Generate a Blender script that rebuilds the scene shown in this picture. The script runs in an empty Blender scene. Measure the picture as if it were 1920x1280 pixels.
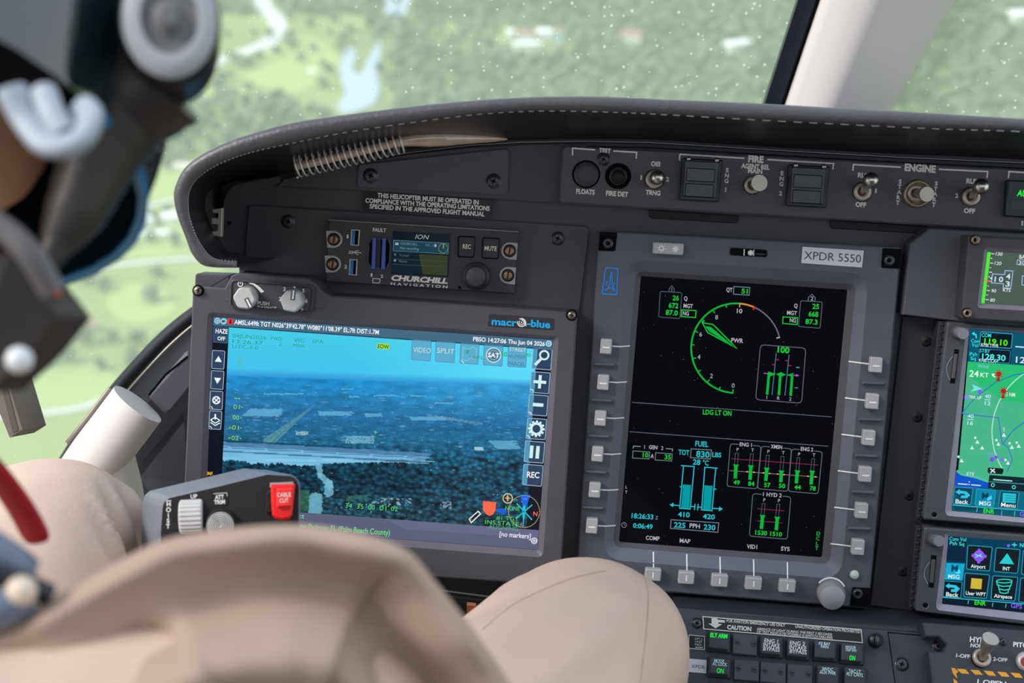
import bpy, bmesh, math, random
from mathutils import Vector, Matrix, noise

random.seed(7)
sc = bpy.context.scene
COL = sc.collection

# ------------------------------------------------------------------ camera, sky, sun, exposure
F = 2400.0                                   # focal length in pixels of the 1920 px wide frame
PITCH = math.radians(27.0)                   # the camera looks down over the panel
EXPO = 0.55
cam = bpy.data.cameras.new('camera')
cam.sensor_width = 36.0
cam.lens = F / 1920.0 * 36.0
cam.clip_start, cam.clip_end = 0.02, 20000.0
cam.dof.use_dof = True
cam.dof.focus_distance = 0.945
cam.dof.aperture_fstop = 6.5
cam_ob = bpy.data.objects.new('camera', cam)
cam_ob.rotation_euler = (math.pi / 2 - PITCH, 0, 0)
COL.objects.link(cam_ob)
sc.camera = cam_ob

sc.view_settings.view_transform = 'Standard'
sc.view_settings.look = 'None'
sc.view_settings.gamma = 1.0
sc.view_settings.use_curve_mapping = False
sc.view_settings.exposure = EXPO

world = bpy.data.worlds.new('sky')
sc.world = world
world.use_nodes = True
wn = world.node_tree
bg = wn.nodes['Background']
grad = wn.nodes.new('ShaderNodeValToRGB')
tc = wn.nodes.new('ShaderNodeTexCoord')
sep = wn.nodes.new('ShaderNodeSeparateXYZ')
wn.links.new(tc.outputs['Generated'], sep.inputs[0])
wn.links.new(sep.outputs['Z'], grad.inputs[0])
wn.links.new(grad.outputs[0], bg.inputs[0])
grad.color_ramp.elements[0].position = 0.0
grad.color_ramp.elements[0].color = (0.88, 0.94, 1.0, 1)
grad.color_ramp.elements[1].position = 0.7
grad.color_ramp.elements[1].color = (0.72, 0.84, 1.0, 1)
bg.inputs[1].default_value = 0.95

sun = bpy.data.lights.new('sun', 'SUN')
sun.energy = 2.2
sun.angle = math.radians(22)
sun.color = (1.0, 0.95, 0.88)
sun_ob = bpy.data.objects.new('sun', sun)
sun_ob.rotation_euler = Vector((-0.70, -0.22, 0.68)).to_track_quat('Z', 'Y').to_euler()
sun_ob.location = (-3, -3, 6)
COL.objects.link(sun_ob)

# ------------------------------------------------------------------ frames
RT = Vector((1, 0, 0))
UP = Vector((0, math.sin(PITCH), math.cos(PITCH)))
FW = Vector((0, math.cos(PITCH), -math.sin(PITCH)))


def cw(x, y, d):
    return RT * x + UP * y + FW * d


def W(px, py, d):
    """world point that stands at depth d in the direction of a photo pixel"""
    return cw((px - 960) / F * d, (640 - py) / F * d, d)


class Plane:
    """a flat working face: local x to the right, y up, z (h) towards the pilot"""
    def __init__(s, px, py, d, a, b, theta):
        x0, y0 = (px - 960) / F * d, (640 - py) / F * d
        t = math.radians(theta)
        X = Vector((math.cos(t), -math.sin(t), a * math.cos(t) - b * math.sin(t))).normalized()
        N = Vector((a, b, -1)).normalized()
        Xw, Nw = cw(*X).normalized(), cw(*N).normalized()
        Yw = Nw.cross(Xw).normalized()
        M = Matrix.Identity(4)
        for i in range(3):
            M[i][0], M[i][1], M[i][2], M[i][3] = Xw[i], Yw[i], Nw[i], cw(x0, y0, d)[i]
        s.M, s.I = M, M.inverted()
        s.O = s.I @ Vector((0, 0, 0))
        s.k = d / F

    def at(s, px, py, h=0.0):
        r = s.I.to_3x3() @ W(px, py, 1.0)
        t = (h - s.O.z) / r.z
        p = s.O + r * t
        return Vector((p.x, p.y, h))

    def loc(s, w):
        return s.I @ w


class WorldPlane:
    M = Matrix.Identity(4)
    k = 0.0004

    def at(s, px, py, h):
        return W(px, py, h)

    def loc(s, w):
        return w


PANEL = Plane(960, 640, 0.948, -0.043, -0.1224, 3.936)
WORLD = WorldPlane()


# ------------------------------------------------------------------ materials
def lin(c):
    c = c / 255.0
    return c / 12.92 if c <= 0.04045 else ((c + 0.055) / 1.055) ** 2.4


def srgb(r, g, b, k=1.0):
    return (lin(r) * k, lin(g) * k, lin(b) * k, 1.0)


MATS = {}


def P(name, col, rough=0.5, metal=0.0, spec=0.4, scale=60.0, var=0.12, bump=0.0, coat=0.0, coords='Object'):
    """surface paint, rubber, cloth or metal with a little procedural unevenness"""
    if name in MATS:
        return MATS[name]
    m = bpy.data.materials.new(name)
    m.use_nodes = True
    nt = m.node_tree
    b = nt.nodes['Principled BSDF']
    co = nt.nodes.new('ShaderNodeTexCoord')
    no = nt.nodes.new('ShaderNodeTexNoise')
    no.inputs['Scale'].default_value = scale
    no.inputs['Detail'].default_value = 4
    nt.links.new(co.outputs[coords], no.inputs['Vector'])
    mx = nt.nodes.new('ShaderNodeMix')
    mx.data_type = 'RGBA'
    mx.inputs[6].default_value = tuple(c * (1 - var) for c in col[:3]) + (1,)
    mx.inputs[7].default_value = tuple(min(1, c * (1 + var)) for c in col[:3]) + (1,)
    nt.links.new(no.outputs['Fac'], mx.inputs[0])
    nt.links.new(mx.outputs[2], b.inputs['Base Color'])
    b.inputs['Roughness'].default_value = rough
    b.inputs['Metallic'].default_value = metal
    b.inputs['Specular IOR Level'].default_value = spec
    b.inputs['Coat Weight'].default_value = coat
    if bump:
        bn = nt.nodes.new('ShaderNodeTexNoise')
        bn.inputs['Scale'].default_value = scale * 12
        bn.inputs['Detail'].default_value = 2
        nt.links.new(co.outputs[coords], bn.inputs['Vector'])
        bp = nt.nodes.new('ShaderNodeBump')
        bp.inputs['Strength'].default_value = bump
        bp.inputs['Distance'].default_value = 0.0006
        nt.links.new(bn.outputs['Fac'], bp.inputs['Height'])
        nt.links.new(bp.outputs[0], b.inputs['Normal'])
    MATS[name] = m
    return m


def E(r, g, b, k=1.0):
    """a lit patch of a display in the given display colour"""
    name = 'display_%d_%d_%d_%d' % (r, g, b, round(k * 100))
    if name in MATS:
        return MATS[name]
    m = bpy.data.materials.new(name)
    m.use_nodes = True
    nt = m.node_tree
    p = nt.nodes['Principled BSDF']
    p.inputs['Base Color'].default_value = (0.002, 0.002, 0.003, 1)
    p.inputs['Roughness'].default_value = 0.12
    p.inputs['Specular IOR Level'].default_value = 0.12
    p.inputs['Emission Color'].default_value = srgb(r, g, b)
    p.inputs['Emission Strength'].default_value = k / (2 ** EXPO)
    MATS[name] = m
    return m


def attr_display(name, k=1.0):
    """a lit display whose picture is stored as a colour attribute"""
    m = bpy.data.materials.new(name)
    m.use_nodes = True
    nt = m.node_tree
    p = nt.nodes['Principled BSDF']
    p.inputs['Base Color'].default_value = (0.002, 0.002, 0.003, 1)
    p.inputs['Roughness'].default_value = 0.12
    p.inputs['Specular IOR Level'].default_value = 0.12
    a = nt.nodes.new('ShaderNodeAttribute')
    a.attribute_name = 'picture'
    nt.links.new(a.outputs['Color'], p.inputs['Emission Color'])
    p.inputs['Emission Strength'].default_value = k / (2 ** EXPO)
    return m


BLACK = P('black_paint', srgb(46, 44, 49), 0.55, bump=0.15)
PANELM = P('panel_charcoal_paint', srgb(74, 72, 78), 0.55, bump=0.15)
PLATEM = P('plate_charcoal_paint', srgb(84, 82, 90), 0.5, bump=0.12)
GREY = P('bezel_grey_paint', srgb(84, 87, 96), 0.5, bump=0.1)
MONM = P('monitor_grey_paint', srgb(78, 77, 84), 0.5, bump=0.15)
DARK = P('matt_black', srgb(22, 22, 25), 0.6)
PIT = P('recess_black', srgb(10, 10, 11), 0.8, spec=0.1)
WHITE = P('white_print', srgb(236, 234, 232), 0.5, var=0.03)
CREAMP = P('cream_print', srgb(238, 230, 222), 0.5, var=0.03)
KEYM = P('grey_key_plastic', srgb(172, 170, 172), 0.45, var=0.05)
SCREWM = P('black_steel', srgb(78, 78, 82), 0.35, metal=0.7)
STEEL = P('brushed_steel', srgb(205, 200, 195), 0.28, metal=1.0)
SATIN = P('satin_nickel', srgb(190, 182, 172), 0.42, metal=0.85)
RUBBER = P('black_rubber', srgb(38, 40, 46), 0.65)
KNOBM = P('knob_grey_plastic', srgb(190, 190, 188), 0.4, var=0.05)


# ------------------------------------------------------------------ mesh builder
class MB:
    def __init__(s, pl=PANEL):
        s.pl = pl
        s.v, s.f, s.mi, s.sm, s.mats = [], [], [], [], []
        s.cols = None

    def mat(s, m):
        if m not in s.mats:
            s.mats.append(m)
        return s.mats.index(m)

    def add(s, verts, faces, m, smooth=False):
        n, k = len(s.v), s.mat(m)
        s.v += [Vector(p) for p in verts]
        for f in faces:
            s.f.append([i + n for i in f])
            s.mi.append(k)
            s.sm.append(smooth)
        return n

    # ---- shapes
    def loft(s, loops, m, cap0=False, cap1=False, smooth=False, closed=True):
        n = len(loops[0])
        vs, fs = [], []
        for L in loops:
            vs += L
        for a in range(len(loops) - 1):
            for i in range(n if closed else n - 1):
                j = (i + 1) % n
                fs.append([a * n + i, a * n + j, (a + 1) * n + j, (a + 1) * n + i])
        s.add(vs, fs, m, smooth)
        if cap0:
            s.add(loops[0], [list(range(n))[::-1]], m)
        if cap1:
            s.add(loops[-1], [list(range(n))], m)

    def L(s, pts, h):
        return [s.pl.at(x, y, h) for x, y in pts]

    def plate(s, pts, h0, h1, m, bev=0.0006, top=None):
        """slab whose upper outline is given in photo pixels"""
        uv = s.L(pts, h1)
        lo = [Vector((p.x, p.y, h0)) for p in uv]
        if bev:
            mid = [Vector((p.x, p.y, h1 - bev)) for p in uv]
            inn = inset(uv, bev)
            s.loft([lo, mid, inn], m)
            s.add(inn, [list(range(len(inn)))], top or m)
        else:
            s.loft([lo, uv], m)
            s.add(uv, [list(range(len(uv)))], top or m)

    def poly(s, pts, m, h):
        s.add(s.L(pts, h), [list(range(len(pts)))], m)

    def stroke(s, pts, w, m, h, closed=False):
        """flat line of width w (pixels)"""
        n = len(pts)
        A, B = [], []
        for i in range(n):
            p = Vector(pts[i])
            if closed:
                a, b = Vector(pts[i - 1]), Vector(pts[(i + 1) % n])
            else:
                a, b = Vector(pts[max(i - 1, 0)]), Vector(pts[min(i + 1, n - 1)])
            d1 = (p - a).normalized() if (p - a).length > 1e-6 else (b - p).normalized()
            d2 = (b - p).normalized() if (b - p).length > 1e-6 else d1
            n1, n2 = Vector((-d1.y, d1.x)), Vector((-d2.y, d2.x))
            q = n1 + n2
            q = n1 if q.length < 0.3 else q.normalized()
            q = q / max(0.5, q.dot(n1))
            A.append(p + q * w / 2)
            B.append(p - q * w / 2)
        vs = s.L(A, h) + s.L(B, h)
        fs = []
        for i in range(n if closed else n - 1):
            j = (i + 1) % n
            fs.append([i, j, n + j, n + i])
        s.add(vs, fs, m)

    def disc(s, cx, cy, r, m, h, seg=20, ry=None):
        s.poly([(cx + r * math.cos(2 * math.pi * i / seg), cy + (ry or r) * math.sin(2 * math.pi * i / seg)) for i in range(seg)], m, h)

    def lathe(s, cx, cy, h, prof, m, seg=24, cap=True, smooth=True, kpx=True, flute=0.0, nf=0):
        """turned part standing on the face; profile of (radius px, height m)"""
        c = s.pl.at(cx, cy, h)
        k = s.pl.k if kpx else 1.0
        loops = []
        for r, z in prof:
            L = []
            for i in range(seg):
                t = 2 * math.pi * i / seg
                rr = r * k * (1 + flute * math.cos(nf * t))
                L.append(c + Vector((rr * math.cos(t), rr * math.sin(t), z)))
            loops.append(L)
        s.loft(loops, m, smooth=smooth)
        if cap:
            s.add(loops[-1], [list(range(seg))], m)

    def tube(s, pts, radii, m, seg=12, caps=True, smooth=True, squash=None):
        """round bar through local points"""
        pts = [Vector(p) for p in pts]
        if not hasattr(radii, '__len__'):
            radii = [radii] * len(pts)
        t0 = (pts[1] - pts[0]).normalized()
        ref = Vector((0, 0, 1)) if abs(t0.z) < 0.9 else Vector((1, 0, 0))
        u = t0.cross(ref).normalized()
        loops = []
        for i, p in enumerate(pts):
            t = (pts[min(i + 1, len(pts) - 1)] - pts[max(i - 1, 0)]).normalized()
            u = (u - t * u.dot(t)).normalized()
            w = t.cross(u)
            q = squash or 1.0
            loops.append([p + (u * math.cos(2 * math.pi * k / seg) + w * q * math.sin(2 * math.pi * k / seg)) * radii[i] for k in range(seg)])
        s.loft(loops, m, cap0=caps, cap1=caps, smooth=smooth)

    def ball(s, c, r, m, seg=16, rings=10, scale=(1, 1, 1)):
        c = Vector(c)
        vs = [c + Vector((0, 0, r * scale[2]))]
        for i in range(1, rings):
            t = math.pi * i / rings
            for k in range(seg):
                f = 2 * math.pi * k / seg
                vs.append(c + Vector((r * scale[0] * math.sin(t) * math.cos(f), r * scale[1] * math.sin(t) * math.sin(f), r * scale[2] * math.cos(t))))
        vs.append(c - Vector((0, 0, r * scale[2])))
        fs = [[0, 1 + k, 1 + (k + 1) % seg] for k in range(seg)]
        for i in range(rings - 2):
            for k in range(seg):
                a, b = 1 + i * seg + k, 1 + i * seg + (k + 1) % seg
                fs.append([a, a + seg, b + seg, b])
        e = len(vs) - 1
        o = 1 + (rings - 2) * seg
        fs += [[e, o + (k + 1) % seg, o + k] for k in range(seg)]
        s.add(vs, fs, m, True)

    def text(s, body, p0, p1, cap, m, h, bold=0.0, slant=0.0):
        """lettering whose baseline runs from p0 to p1 (pixels), cap = capital height in pixels"""
        vs, fs, x0, x1 = glyphs(body, bold)
        a, b = Vector(p0), Vector(p1)
        d = b - a
        up = Vector((d.y, -d.x)).normalized()
        k = cap / CAPH
        w = max(x1 - x0, 1e-4)
        out = []
        for x, y in vs:
            q = a + d * ((x - x0) / w) + up * (y * k) + d.normalized() * (slant * y * k)
            out.append(s.pl.at(q.x, q.y, h))
        s.add(out, fs, m)

    def letter(s, ch, cx, cy, cap, m, h, bold=0.02, slope=0.068, wid=1.0):
        vs, fs, x0, x1 = glyphs(ch, bold)
        w = (x1 - x0) * cap / CAPH * wid
        s.text(ch, (cx - w / 2, cy + cap / 2 - w / 2 * slope), (cx + w / 2, cy + cap / 2 + w / 2 * slope), cap, m, h, bold)

    # ---- finish
    def build(s, name, parent=None, c=None):
        off = Vector(parent['_c']) if parent is not None and '_c' in parent else (c if c is not None else Vector((0, 0, 0)))
        me = bpy.data.meshes.new(name)
        me.from_pydata([p - off for p in s.v], [], s.f)
        for m in s.mats:
            me.materials.append(m)
        me.polygons.foreach_set('material_index', s.mi)
        me.polygons.foreach_set('use_smooth', s.sm)
        if s.cols is not None:
            at = me.color_attributes.new('picture', 'FLOAT_COLOR', 'POINT')
            flat = []
            for cc in s.cols:
                flat += [cc[0], cc[1], cc[2], 1.0]
            at.data.foreach_set('color', flat)
        me.update()
        o = bpy.data.objects.new(name, me)
        COL.objects.link(o)
        if parent is not None:
            o.parent = parent
            o['_c'] = list(off)
        else:
            o.matrix_world = s.pl.M @ Matrix.Translation(off)
            o['_c'] = list(off)
        return o


def inset(uv, d):
    """shrink a planar outline by d"""
    n = len(uv)
    area = sum(uv[i].x * uv[(i + 1) % n].y - uv[(i + 1) % n].x * uv[i].y for i in range(n))
    sg = 1 if area > 0 else -1
    out = []
    for i in range(n):
        a, p, b = uv[i - 1], uv[i], uv[(i + 1) % n]
        d1, d2 = (p - a), (b - p)
        d1, d2 = Vector((d1.x, d1.y)).normalized(), Vector((d2.x, d2.y)).normalized()
        n1, n2 = Vector((-d1.y, d1.x)) * sg, Vector((-d2.y, d2.x)) * sg
        q = n1 + n2
        q = n1 if q.length < 0.2 else q.normalized()
        q = q * (d / max(0.5, q.dot(n1)))
        out.append(Vector((p.x + q.x, p.y + q.y, p.z + 0)))
    return out


_txt = bpy.data.curves.new('lettering', 'FONT')
_txo = bpy.data.objects.new('lettering', _txt)
_gl = {}


def glyphs(body, bold=0.0):
    key = (body, bold)
    if key not in _gl:
        _txt.body = body
        _txt.offset = bold
        _txt.resolution_u = 3
        me = bpy.data.meshes.new_from_object(_txo)
        vs = [(v.co.x, v.co.y) for v in me.vertices]
        fs = [list(p.vertices) for p in me.polygons]
        bpy.data.meshes.remove(me)
        _gl[key] = (vs, fs, min(v[0] for v in vs), max(v[0] for v in vs))
    return _gl[key]


CAPH = 1.0
CAPH = max(v[1] for v in glyphs('H')[0])


def rr(q, r, n=4):
    """four corners (TL, TR, BR, BL) in pixels with rounded corners"""
    out = []
    rs = r if hasattr(r, '__len__') else [r] * 4
    for i in range(4):
        p, a, b = Vector(q[i]), Vector(q[i - 1]), Vector(q[(i + 1) % 4])
        r_ = max(rs[i], 0.05)
        s, e = p + (a - p).normalized() * r_, p + (b - p).normalized() * r_
        for k in range(n + 1):
            t = k / n
            # circular-looking corner
            w = (1 - t) ** 2 * s + 2 * t * (1 - t) * (p * 0.92 + (s + e) * 0.04) + t * t * e
            out.append((w.x, w.y))
    return out


def arc(cx, cy, r, a0, a1, n=24, ry=None):
    """angles in degrees, clockwise from the right as seen on the picture"""
    return [(cx + r * math.cos(math.radians(a0 + (a1 - a0) * i / n)), cy + (ry or r) * math.sin(math.radians(a0 + (a1 - a0) * i / n))) for i in range(n + 1)]


def spline(pts, m=4):
    """Catmull-Rom through 2-D or 3-D points"""
    pts = [Vector(p) for p in pts]
    out = []
    for i in range(len(pts) - 1):
        p0, p1, p2, p3 = pts[max(i - 1, 0)], pts[i], pts[i + 1], pts[min(i + 2, len(pts) - 1)]
        for k in range(m):
            t = k / m
            out.append(0.5 * ((2 * p1) + (p2 - p0) * t + (2 * p0 - 5 * p1 + 4 * p2 - p3) * t * t + (3 * p1 - p0 - 3 * p2 + p3) * t ** 3))
    out.append(pts[-1])
    return out


def thing(name, label, cat, pl, c, group=None):
    o = bpy.data.objects.new(name, None)
    o.empty_display_size = 0.02
    COL.objects.link(o)
    o.matrix_world = pl.M @ Matrix.Translation(c)
    o['_c'] = list(c)
    o['label'], o['category'] = label, cat
    if group:
        o['group'] = group
    return o


def tag(o, label, cat, group=None):
    o['label'], o['category'] = label, cat
    if group:
        o['group'] = group
    return o


def structure(o):
    o['kind'] = 'structure'
    return o


def screw(parent, cx, cy, h, r=11, m=None, dome=0.0016, slot='cross', dark=None, name='screw'):
    m, dark = m or SCREWM, dark or PIT
    b = MB(PANEL if parent is None else PL_OF[parent.name])
    b.lathe(cx, cy, h, [(r * 1.22, 0.0), (r * 1.18, 0.0003), (r * 1.0, 0.0003), (r * 0.97, dome * 0.5), (r * 0.75, dome * 0.9), (r * 0.45, dome)], m, seg=18)
    hh = h + dome + 0.00015
    if slot == 'cross':
        for an in (25, 115):
            c, s_ = math.cos(math.radians(an)), math.sin(math.radians(an))
            l, w = r * 0.42, r * 0.11
            b.poly([(cx + c * l - s_ * w, cy + s_ * l + c * w), (cx - c * l - s_ * w, cy - s_ * l + c * w), (cx - c * l + s_ * w, cy - s_ * l - c * w), (cx + c * l + s_ * w, cy + s_ * l - c * w)], dark, hh)
    elif slot == 'hex':
        b.disc(cx, cy, r * 0.42, dark, hh, seg=6)
    else:
        c, s_ = math.cos(math.radians(slot)), math.sin(math.radians(slot))
        l, w = r * 0.8, r * 0.13
        b.poly([(cx + c * l - s_ * w, cy + s_ * l + c * w), (cx - c * l - s_ * w, cy - s_ * l + c * w), (cx - c * l + s_ * w, cy - s_ * l - c * w), (cx + c * l + s_ * w, cy + s_ * l - c * w)], dark, hh)
    return b.build(name, parent)


PL_OF = {}


def pthing(name, label, cat, px, py, h, pl=PANEL, group=None):
    """an Empty on a working face at a photo pixel"""
    o = thing(name, label, cat, pl, pl.at(px, py, h), group)
    PL_OF[o.name] = pl
    return o
# ------------------------------------------------------------------ the land far below
GZ = -200.0


def gp(px, py, z=0.0):
    r = W(px, py, 1.0)
    t = (GZ + z) / r.z
    return Vector((r.x * t, r.y * t, GZ + z))


GRASS = P('grass', srgb(158, 168, 104), 0.9, spec=0.1, scale=0.02, var=0.3)
SCRUB = P('dry_grass', srgb(140, 152, 100), 0.9, spec=0.1, scale=0.03, var=0.35)
FAIR = P('fairway_grass', srgb(174, 190, 118), 0.9, spec=0.1, scale=0.02, var=0.14)
SANDM = P('sand', srgb(235, 226, 205), 0.9, spec=0.1, scale=0.1, var=0.06)
ROADM = P('pale_concrete_road', srgb(222, 220, 214), 0.85, spec=0.1, scale=0.1, var=0.06)
WATERM = P('pond_water', srgb(178, 196, 210), 0.25, spec=1.0, scale=0.02, var=0.05)  # sky reflection is put into the pale base colour
LEAF = P('tree_leaves', srgb(122, 136, 102), 0.9, spec=0.05, scale=0.25, var=0.45)
LEAF2 = P('tree_leaves_dark', srgb(100, 116, 90), 0.9, spec=0.05, scale=0.25, var=0.45)
BARK = P('tree_bark', srgb(96, 82, 66), 0.9, spec=0.05)
HOUSEW = P('house_white_wall', srgb(240, 238, 232), 0.8, spec=0.1)
ROOFW = P('house_white_roof', srgb(246, 244, 240), 0.7, spec=0.1)
ROOFR = P('house_brown_roof', srgb(176, 140, 124), 0.8, spec=0.1)
ROOFB = P('house_blue_roof', srgb(90, 160, 190), 0.7, spec=0.1)


def flat_world(name, pts, mat, z):
    b = MB(WORLD)
    b.add([gp(x, y, z) for x, y in pts], [list(range(len(pts)))], mat)
    return structure(b.build(name))


g = MB(WORLD)
g.add([Vector((-6000, -500, GZ)), Vector((6000, -500, GZ)), Vector((6000, 9000, GZ)), Vector((-6000, 9000, GZ))], [[0, 1, 2, 3]], SCRUB)
structure(g.build('ground'))


def blob(cx, cy, rx, ry, n=28, wob=0.18, seed=0):
    out = []
    for i in range(n):
        t = 2 * math.pi * i / n
        k = 1 + wob * noise.noise(Vector((math.cos(t) * 1.5 + seed * 7.1, math.sin(t) * 1.5, seed * 3.3)))
        out.append((cx + rx * k * math.cos(t), cy + ry * k * math.sin(t)))
    return out


flat_world('lawn', [(-300, 30), (660, 20), (640, 215), (300, 240), (-300, 330)], GRASS, 0.15)
flat_world('lawn', [(-400, 330), (330, 300), (420, 420), (420, 900), (-400, 1000)], GRASS, 0.15)
flat_world('fairway', blob(545, 120, 90, 55, seed=1), FAIR, 0.3)
flat_world('fairway', blob(400, 190, 120, 24, seed=2), FAIR, 0.3)
flat_world('fairway', blob(262, 345, 120, 34, seed=3), FAIR, 0.3)
flat_world('fairway', blob(265, 450, 130, 32, seed=4), FAIR, 0.3)
flat_world('fairway', blob(262, 570, 62, 38, seed=5), FAIR, 0.3)
flat_world('fairway', blob(120, 720, 110, 46, seed=6), FAIR, 0.3)
flat_world('sand_bunker', blob(340, 311, 32, 7, seed=7), SANDM, 0.4)
flat_world('sand_bunker', blob(585, 132, 9, 5, seed=8), SANDM, 0.4)
flat_world('clearing', blob(880, 65, 75, 26, seed=9), GRASS, 0.3)
flat_world('clearing', blob(700, 35, 55, 22, seed=10), GRASS, 0.3)
flat_world('clearing', blob(745, 150, 22, 60, seed=12), GRASS, 0.3)


def road(name, pts, wpx):
    cl = spline(pts, 6)
    A, B = [], []
    G = [gp(p.x, p.y, 0.5) for p in cl]
    for i, p in enumerate(G):
        t = (G[min(i + 1, len(G) - 1)] - G[max(i - 1, 0)]).normalized()
        nrm = Vector((-t.y, t.x, 0))
        w = wpx
        A.append(p + nrm * w / 2)
        B.append(p - nrm * w / 2)
    n = len(G)
    b = MB(WORLD)
    b.add(A + B, [[i, i + 1, n + i + 1, n + i] for i in range(n - 1)], ROADM)
    return structure(b.build(name))


road('road', [(486, -30), (494, 10), (520, 40), (505, 78), (440, 102), (350, 135), (295, 155), (240, 190), (190, 225)], 13)
road('path', [(60, 470), (150, 420), (230, 396), (330, 374), (420, 362)], 3.6)
road('path', [(60, 640), (95, 560), (108, 525), (130, 508), (240, 494), (360, 484), (450, 480)], 3.2)
road('path', [(-60, 790), (40, 777), (100, 772), (150, 764), (210, 745)], 3.0)

flat_world('pond', [(712, 72), (716, 80), (708, 130), (712, 170), (700, 196), (668, 208), (640, 214), (632, 196), (648, 175), (636, 140), (640, 105), (655, 84), (668, 100), (660, 130), (676, 140), (690, 110)], WATERM, 0.35)
flat_world('pond', [(724, -30), (776, -30), (766, 12), (752, 40), (734, 44), (720, 40)], WATERM, 0.35)
flat_world('pond', blob(1376, 92, 26, 8, seed=13), SANDM, 0.35)


# ---- trees
def tree_mesh(name, seed, mat):
    rnd = random.Random(seed)
    b = MB(WORLD)
    for k in range(6):
        a, rr_ = rnd.uniform(0, 6.28), rnd.uniform(0, 2.2) if k else 0
        c = Vector((rr_ * math.cos(a), rr_ * math.sin(a), 4.2 + rnd.uniform(-0.9, 1.6)))
        n0 = len(b.v)
        b.ball(c, rnd.uniform(1.7, 2.6), mat, seg=9, rings=6, scale=(1, 1, 0.8))
        for i in range(n0, len(b.v)):
            d = b.v[i] - c
            b.v[i] = c + d * (1 + 0.35 * noise.noise(b.v[i] * 0.9 + Vector((seed, 0, 0))))
    b.tube([(0, 0, 0), (0.1, 0, 2), (0, 0.1, 4)], [0.3, 0.25, 0.15], BARK, seg=6)
    me_o = b.build(name)
    return me_o


PROTO = [tree_mesh('tree', i, LEAF if i % 2 else LEAF2) for i in range(6)]
ROADPX = [(494, 10, 26), (515, 45, 24), (470, 92, 20), (400, 118, 18), (330, 142, 18), (270, 170, 18)]


def density(px, py):
    """how wooded the land is at a photo pixel"""
    for x, y, r in ROADPX:
        if (px - x) ** 2 + (py - y) ** 2 < r * r:
            return 0
    if 615 < px < 735 and 66 < py < 232:
        return 0.008
    if 715 < px < 780 and py < 48:
        return 0.02
    nz = noise.noise(Vector((px * 0.012, py * 0.022, 3)))
    if px > 700 + 10 * nz:
        d = 0.95 + 0.4 * nz
        if 805 < px < 950 and 40 < py < 92:
            d *= 0.18
        if 938 < px < 1075 and 52 < py < 116:
            d *= 0.02
        if 1355 < px < 1405 and 84 < py < 118 or 1160 < px < 1206 and 62 < py < 92 or 1880 < px < 1935 and 25 < py < 60:
            d = 0
        if 1130 < px < 1200 and 40 < py < 95:
            d *= 0.35
        return d
    if py < 28 + 8 * nz:
        return 0.5 + nz
    if 200 + 40 * nz < py < 305 + 10 * nz and px < 720:
        return 0.75 + nz
    if 180 < px < 340 and 405 < py < 465:
        return 0.5 if (py < 420 or py > 448 or px < 225) else 0.12
    if 120 < px < 330 and 640 < py < 700:
        return 0.55 + nz
    if px < 160 and 560 < py < 690:
        return 0.45 + nz
    if px < 620 and 30 < py < 200:
        return 0.012 if nz < 0.2 else 0.07
    return 0.02


tr = random.Random(11)
spots = []
cells = {}
tries = 0
while len(spots) < 3000 and tries < 90000:
    tries += 1
    px, py = tr.uniform(-60, 2000), tr.uniform(-15, 720)
    # even scatter over the ground, so far land gets as many trees as near land
    p = gp(px, py)
    far = p.length / 950.0
    if tr.random() > far ** 3:
        continue
    if tr.random() > density(px, py):
        continue
    hidden = (px > 345 and py > 290) or py > 720
    if hidden:
        continue
    cell = (int(p.x // 7), int(p.y // 7))
    if any((p - q).length < 7.0 for cx in (-1, 0, 1) for cy in (-1, 0, 1) for q in cells.get((cell[0] + cx, cell[1] + cy), ())):
        continue
    cells.setdefault(cell, []).append(p)
    spots.append((p, px, py))
spots.sort(key=lambda q: q[0].length)


def tree_words(px, py):
    if py > 600:
        return 'round green tree beside the lowest golf cart path'
    if py > 380:
        return 'green tree in the clump around the white houses by the golf course'
    if px < 630 and py > 195:
        return 'green tree in the belt between the golf course and the road'
    if px < 640:
        return 'lone dark green tree on the golf course near the curving road'
    if px < 800:
        return 'green tree on the bank of the pale ponds'
    if px < 1440:
        return 'green tree in the wood seen over the middle of the glareshield'
    return 'green tree in the wood seen past the cream windscreen post'


seen_first = False
protos_used = set()
for i, (p, px, py) in enumerate(spots[:300]):
    k = tr.randrange(6)
    pr = PROTO[k]
    if k in protos_used:
        o = pr.copy()
        COL.objects.link(o)
    else:
        o = pr
        protos_used.add(k)
    s_ = tr.uniform(0.65, 1.2)
    o.matrix_world = Matrix.Translation(p) @ Matrix.Rotation(tr.uniform(0, 6.28), 4, 'Z') @ Matrix.Diagonal((s_, s_, s_ * tr.uniform(0.8, 1.1), 1))
    words = tree_words(px, py)
    tag(o, words, 'tree', 'trees: ' + words)

wood = MB(WORLD)
low = []
for k in range(4):
    rnd = random.Random(50 + k)
    b = MB(WORLD)
    for q in range(4):
        a = rnd.uniform(0, 6.28)
        b.ball((1.8 * math.cos(a) * (q > 0), 1.8 * math.sin(a) * (q > 0), 4 + rnd.uniform(-0.8, 1.2)), rnd.uniform(1.8, 2.8), LEAF, seg=7, rings=5, scale=(1, 1, 0.8))
    low.append(b)
for p, px, py in spots[300:]:
    b = tr.choice(low)
    s_, a = tr.uniform(0.7, 1.35), tr.uniform(0, 6.28)
    c, sn = math.cos(a) * s_, math.sin(a) * s_
    wood.add([p + Vector((v.x * c - v.y * sn, v.x * sn + v.y * c, v.z * s_)) for v in b.v], b.f, tr.choice((LEAF, LEAF2, LEAF)), True)
if wood.v:
    o = wood.build('woodland')
    o['kind'] = 'stuff'
    tag(o, 'dense green woodland spreading over the far land below', 'woodland')


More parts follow.
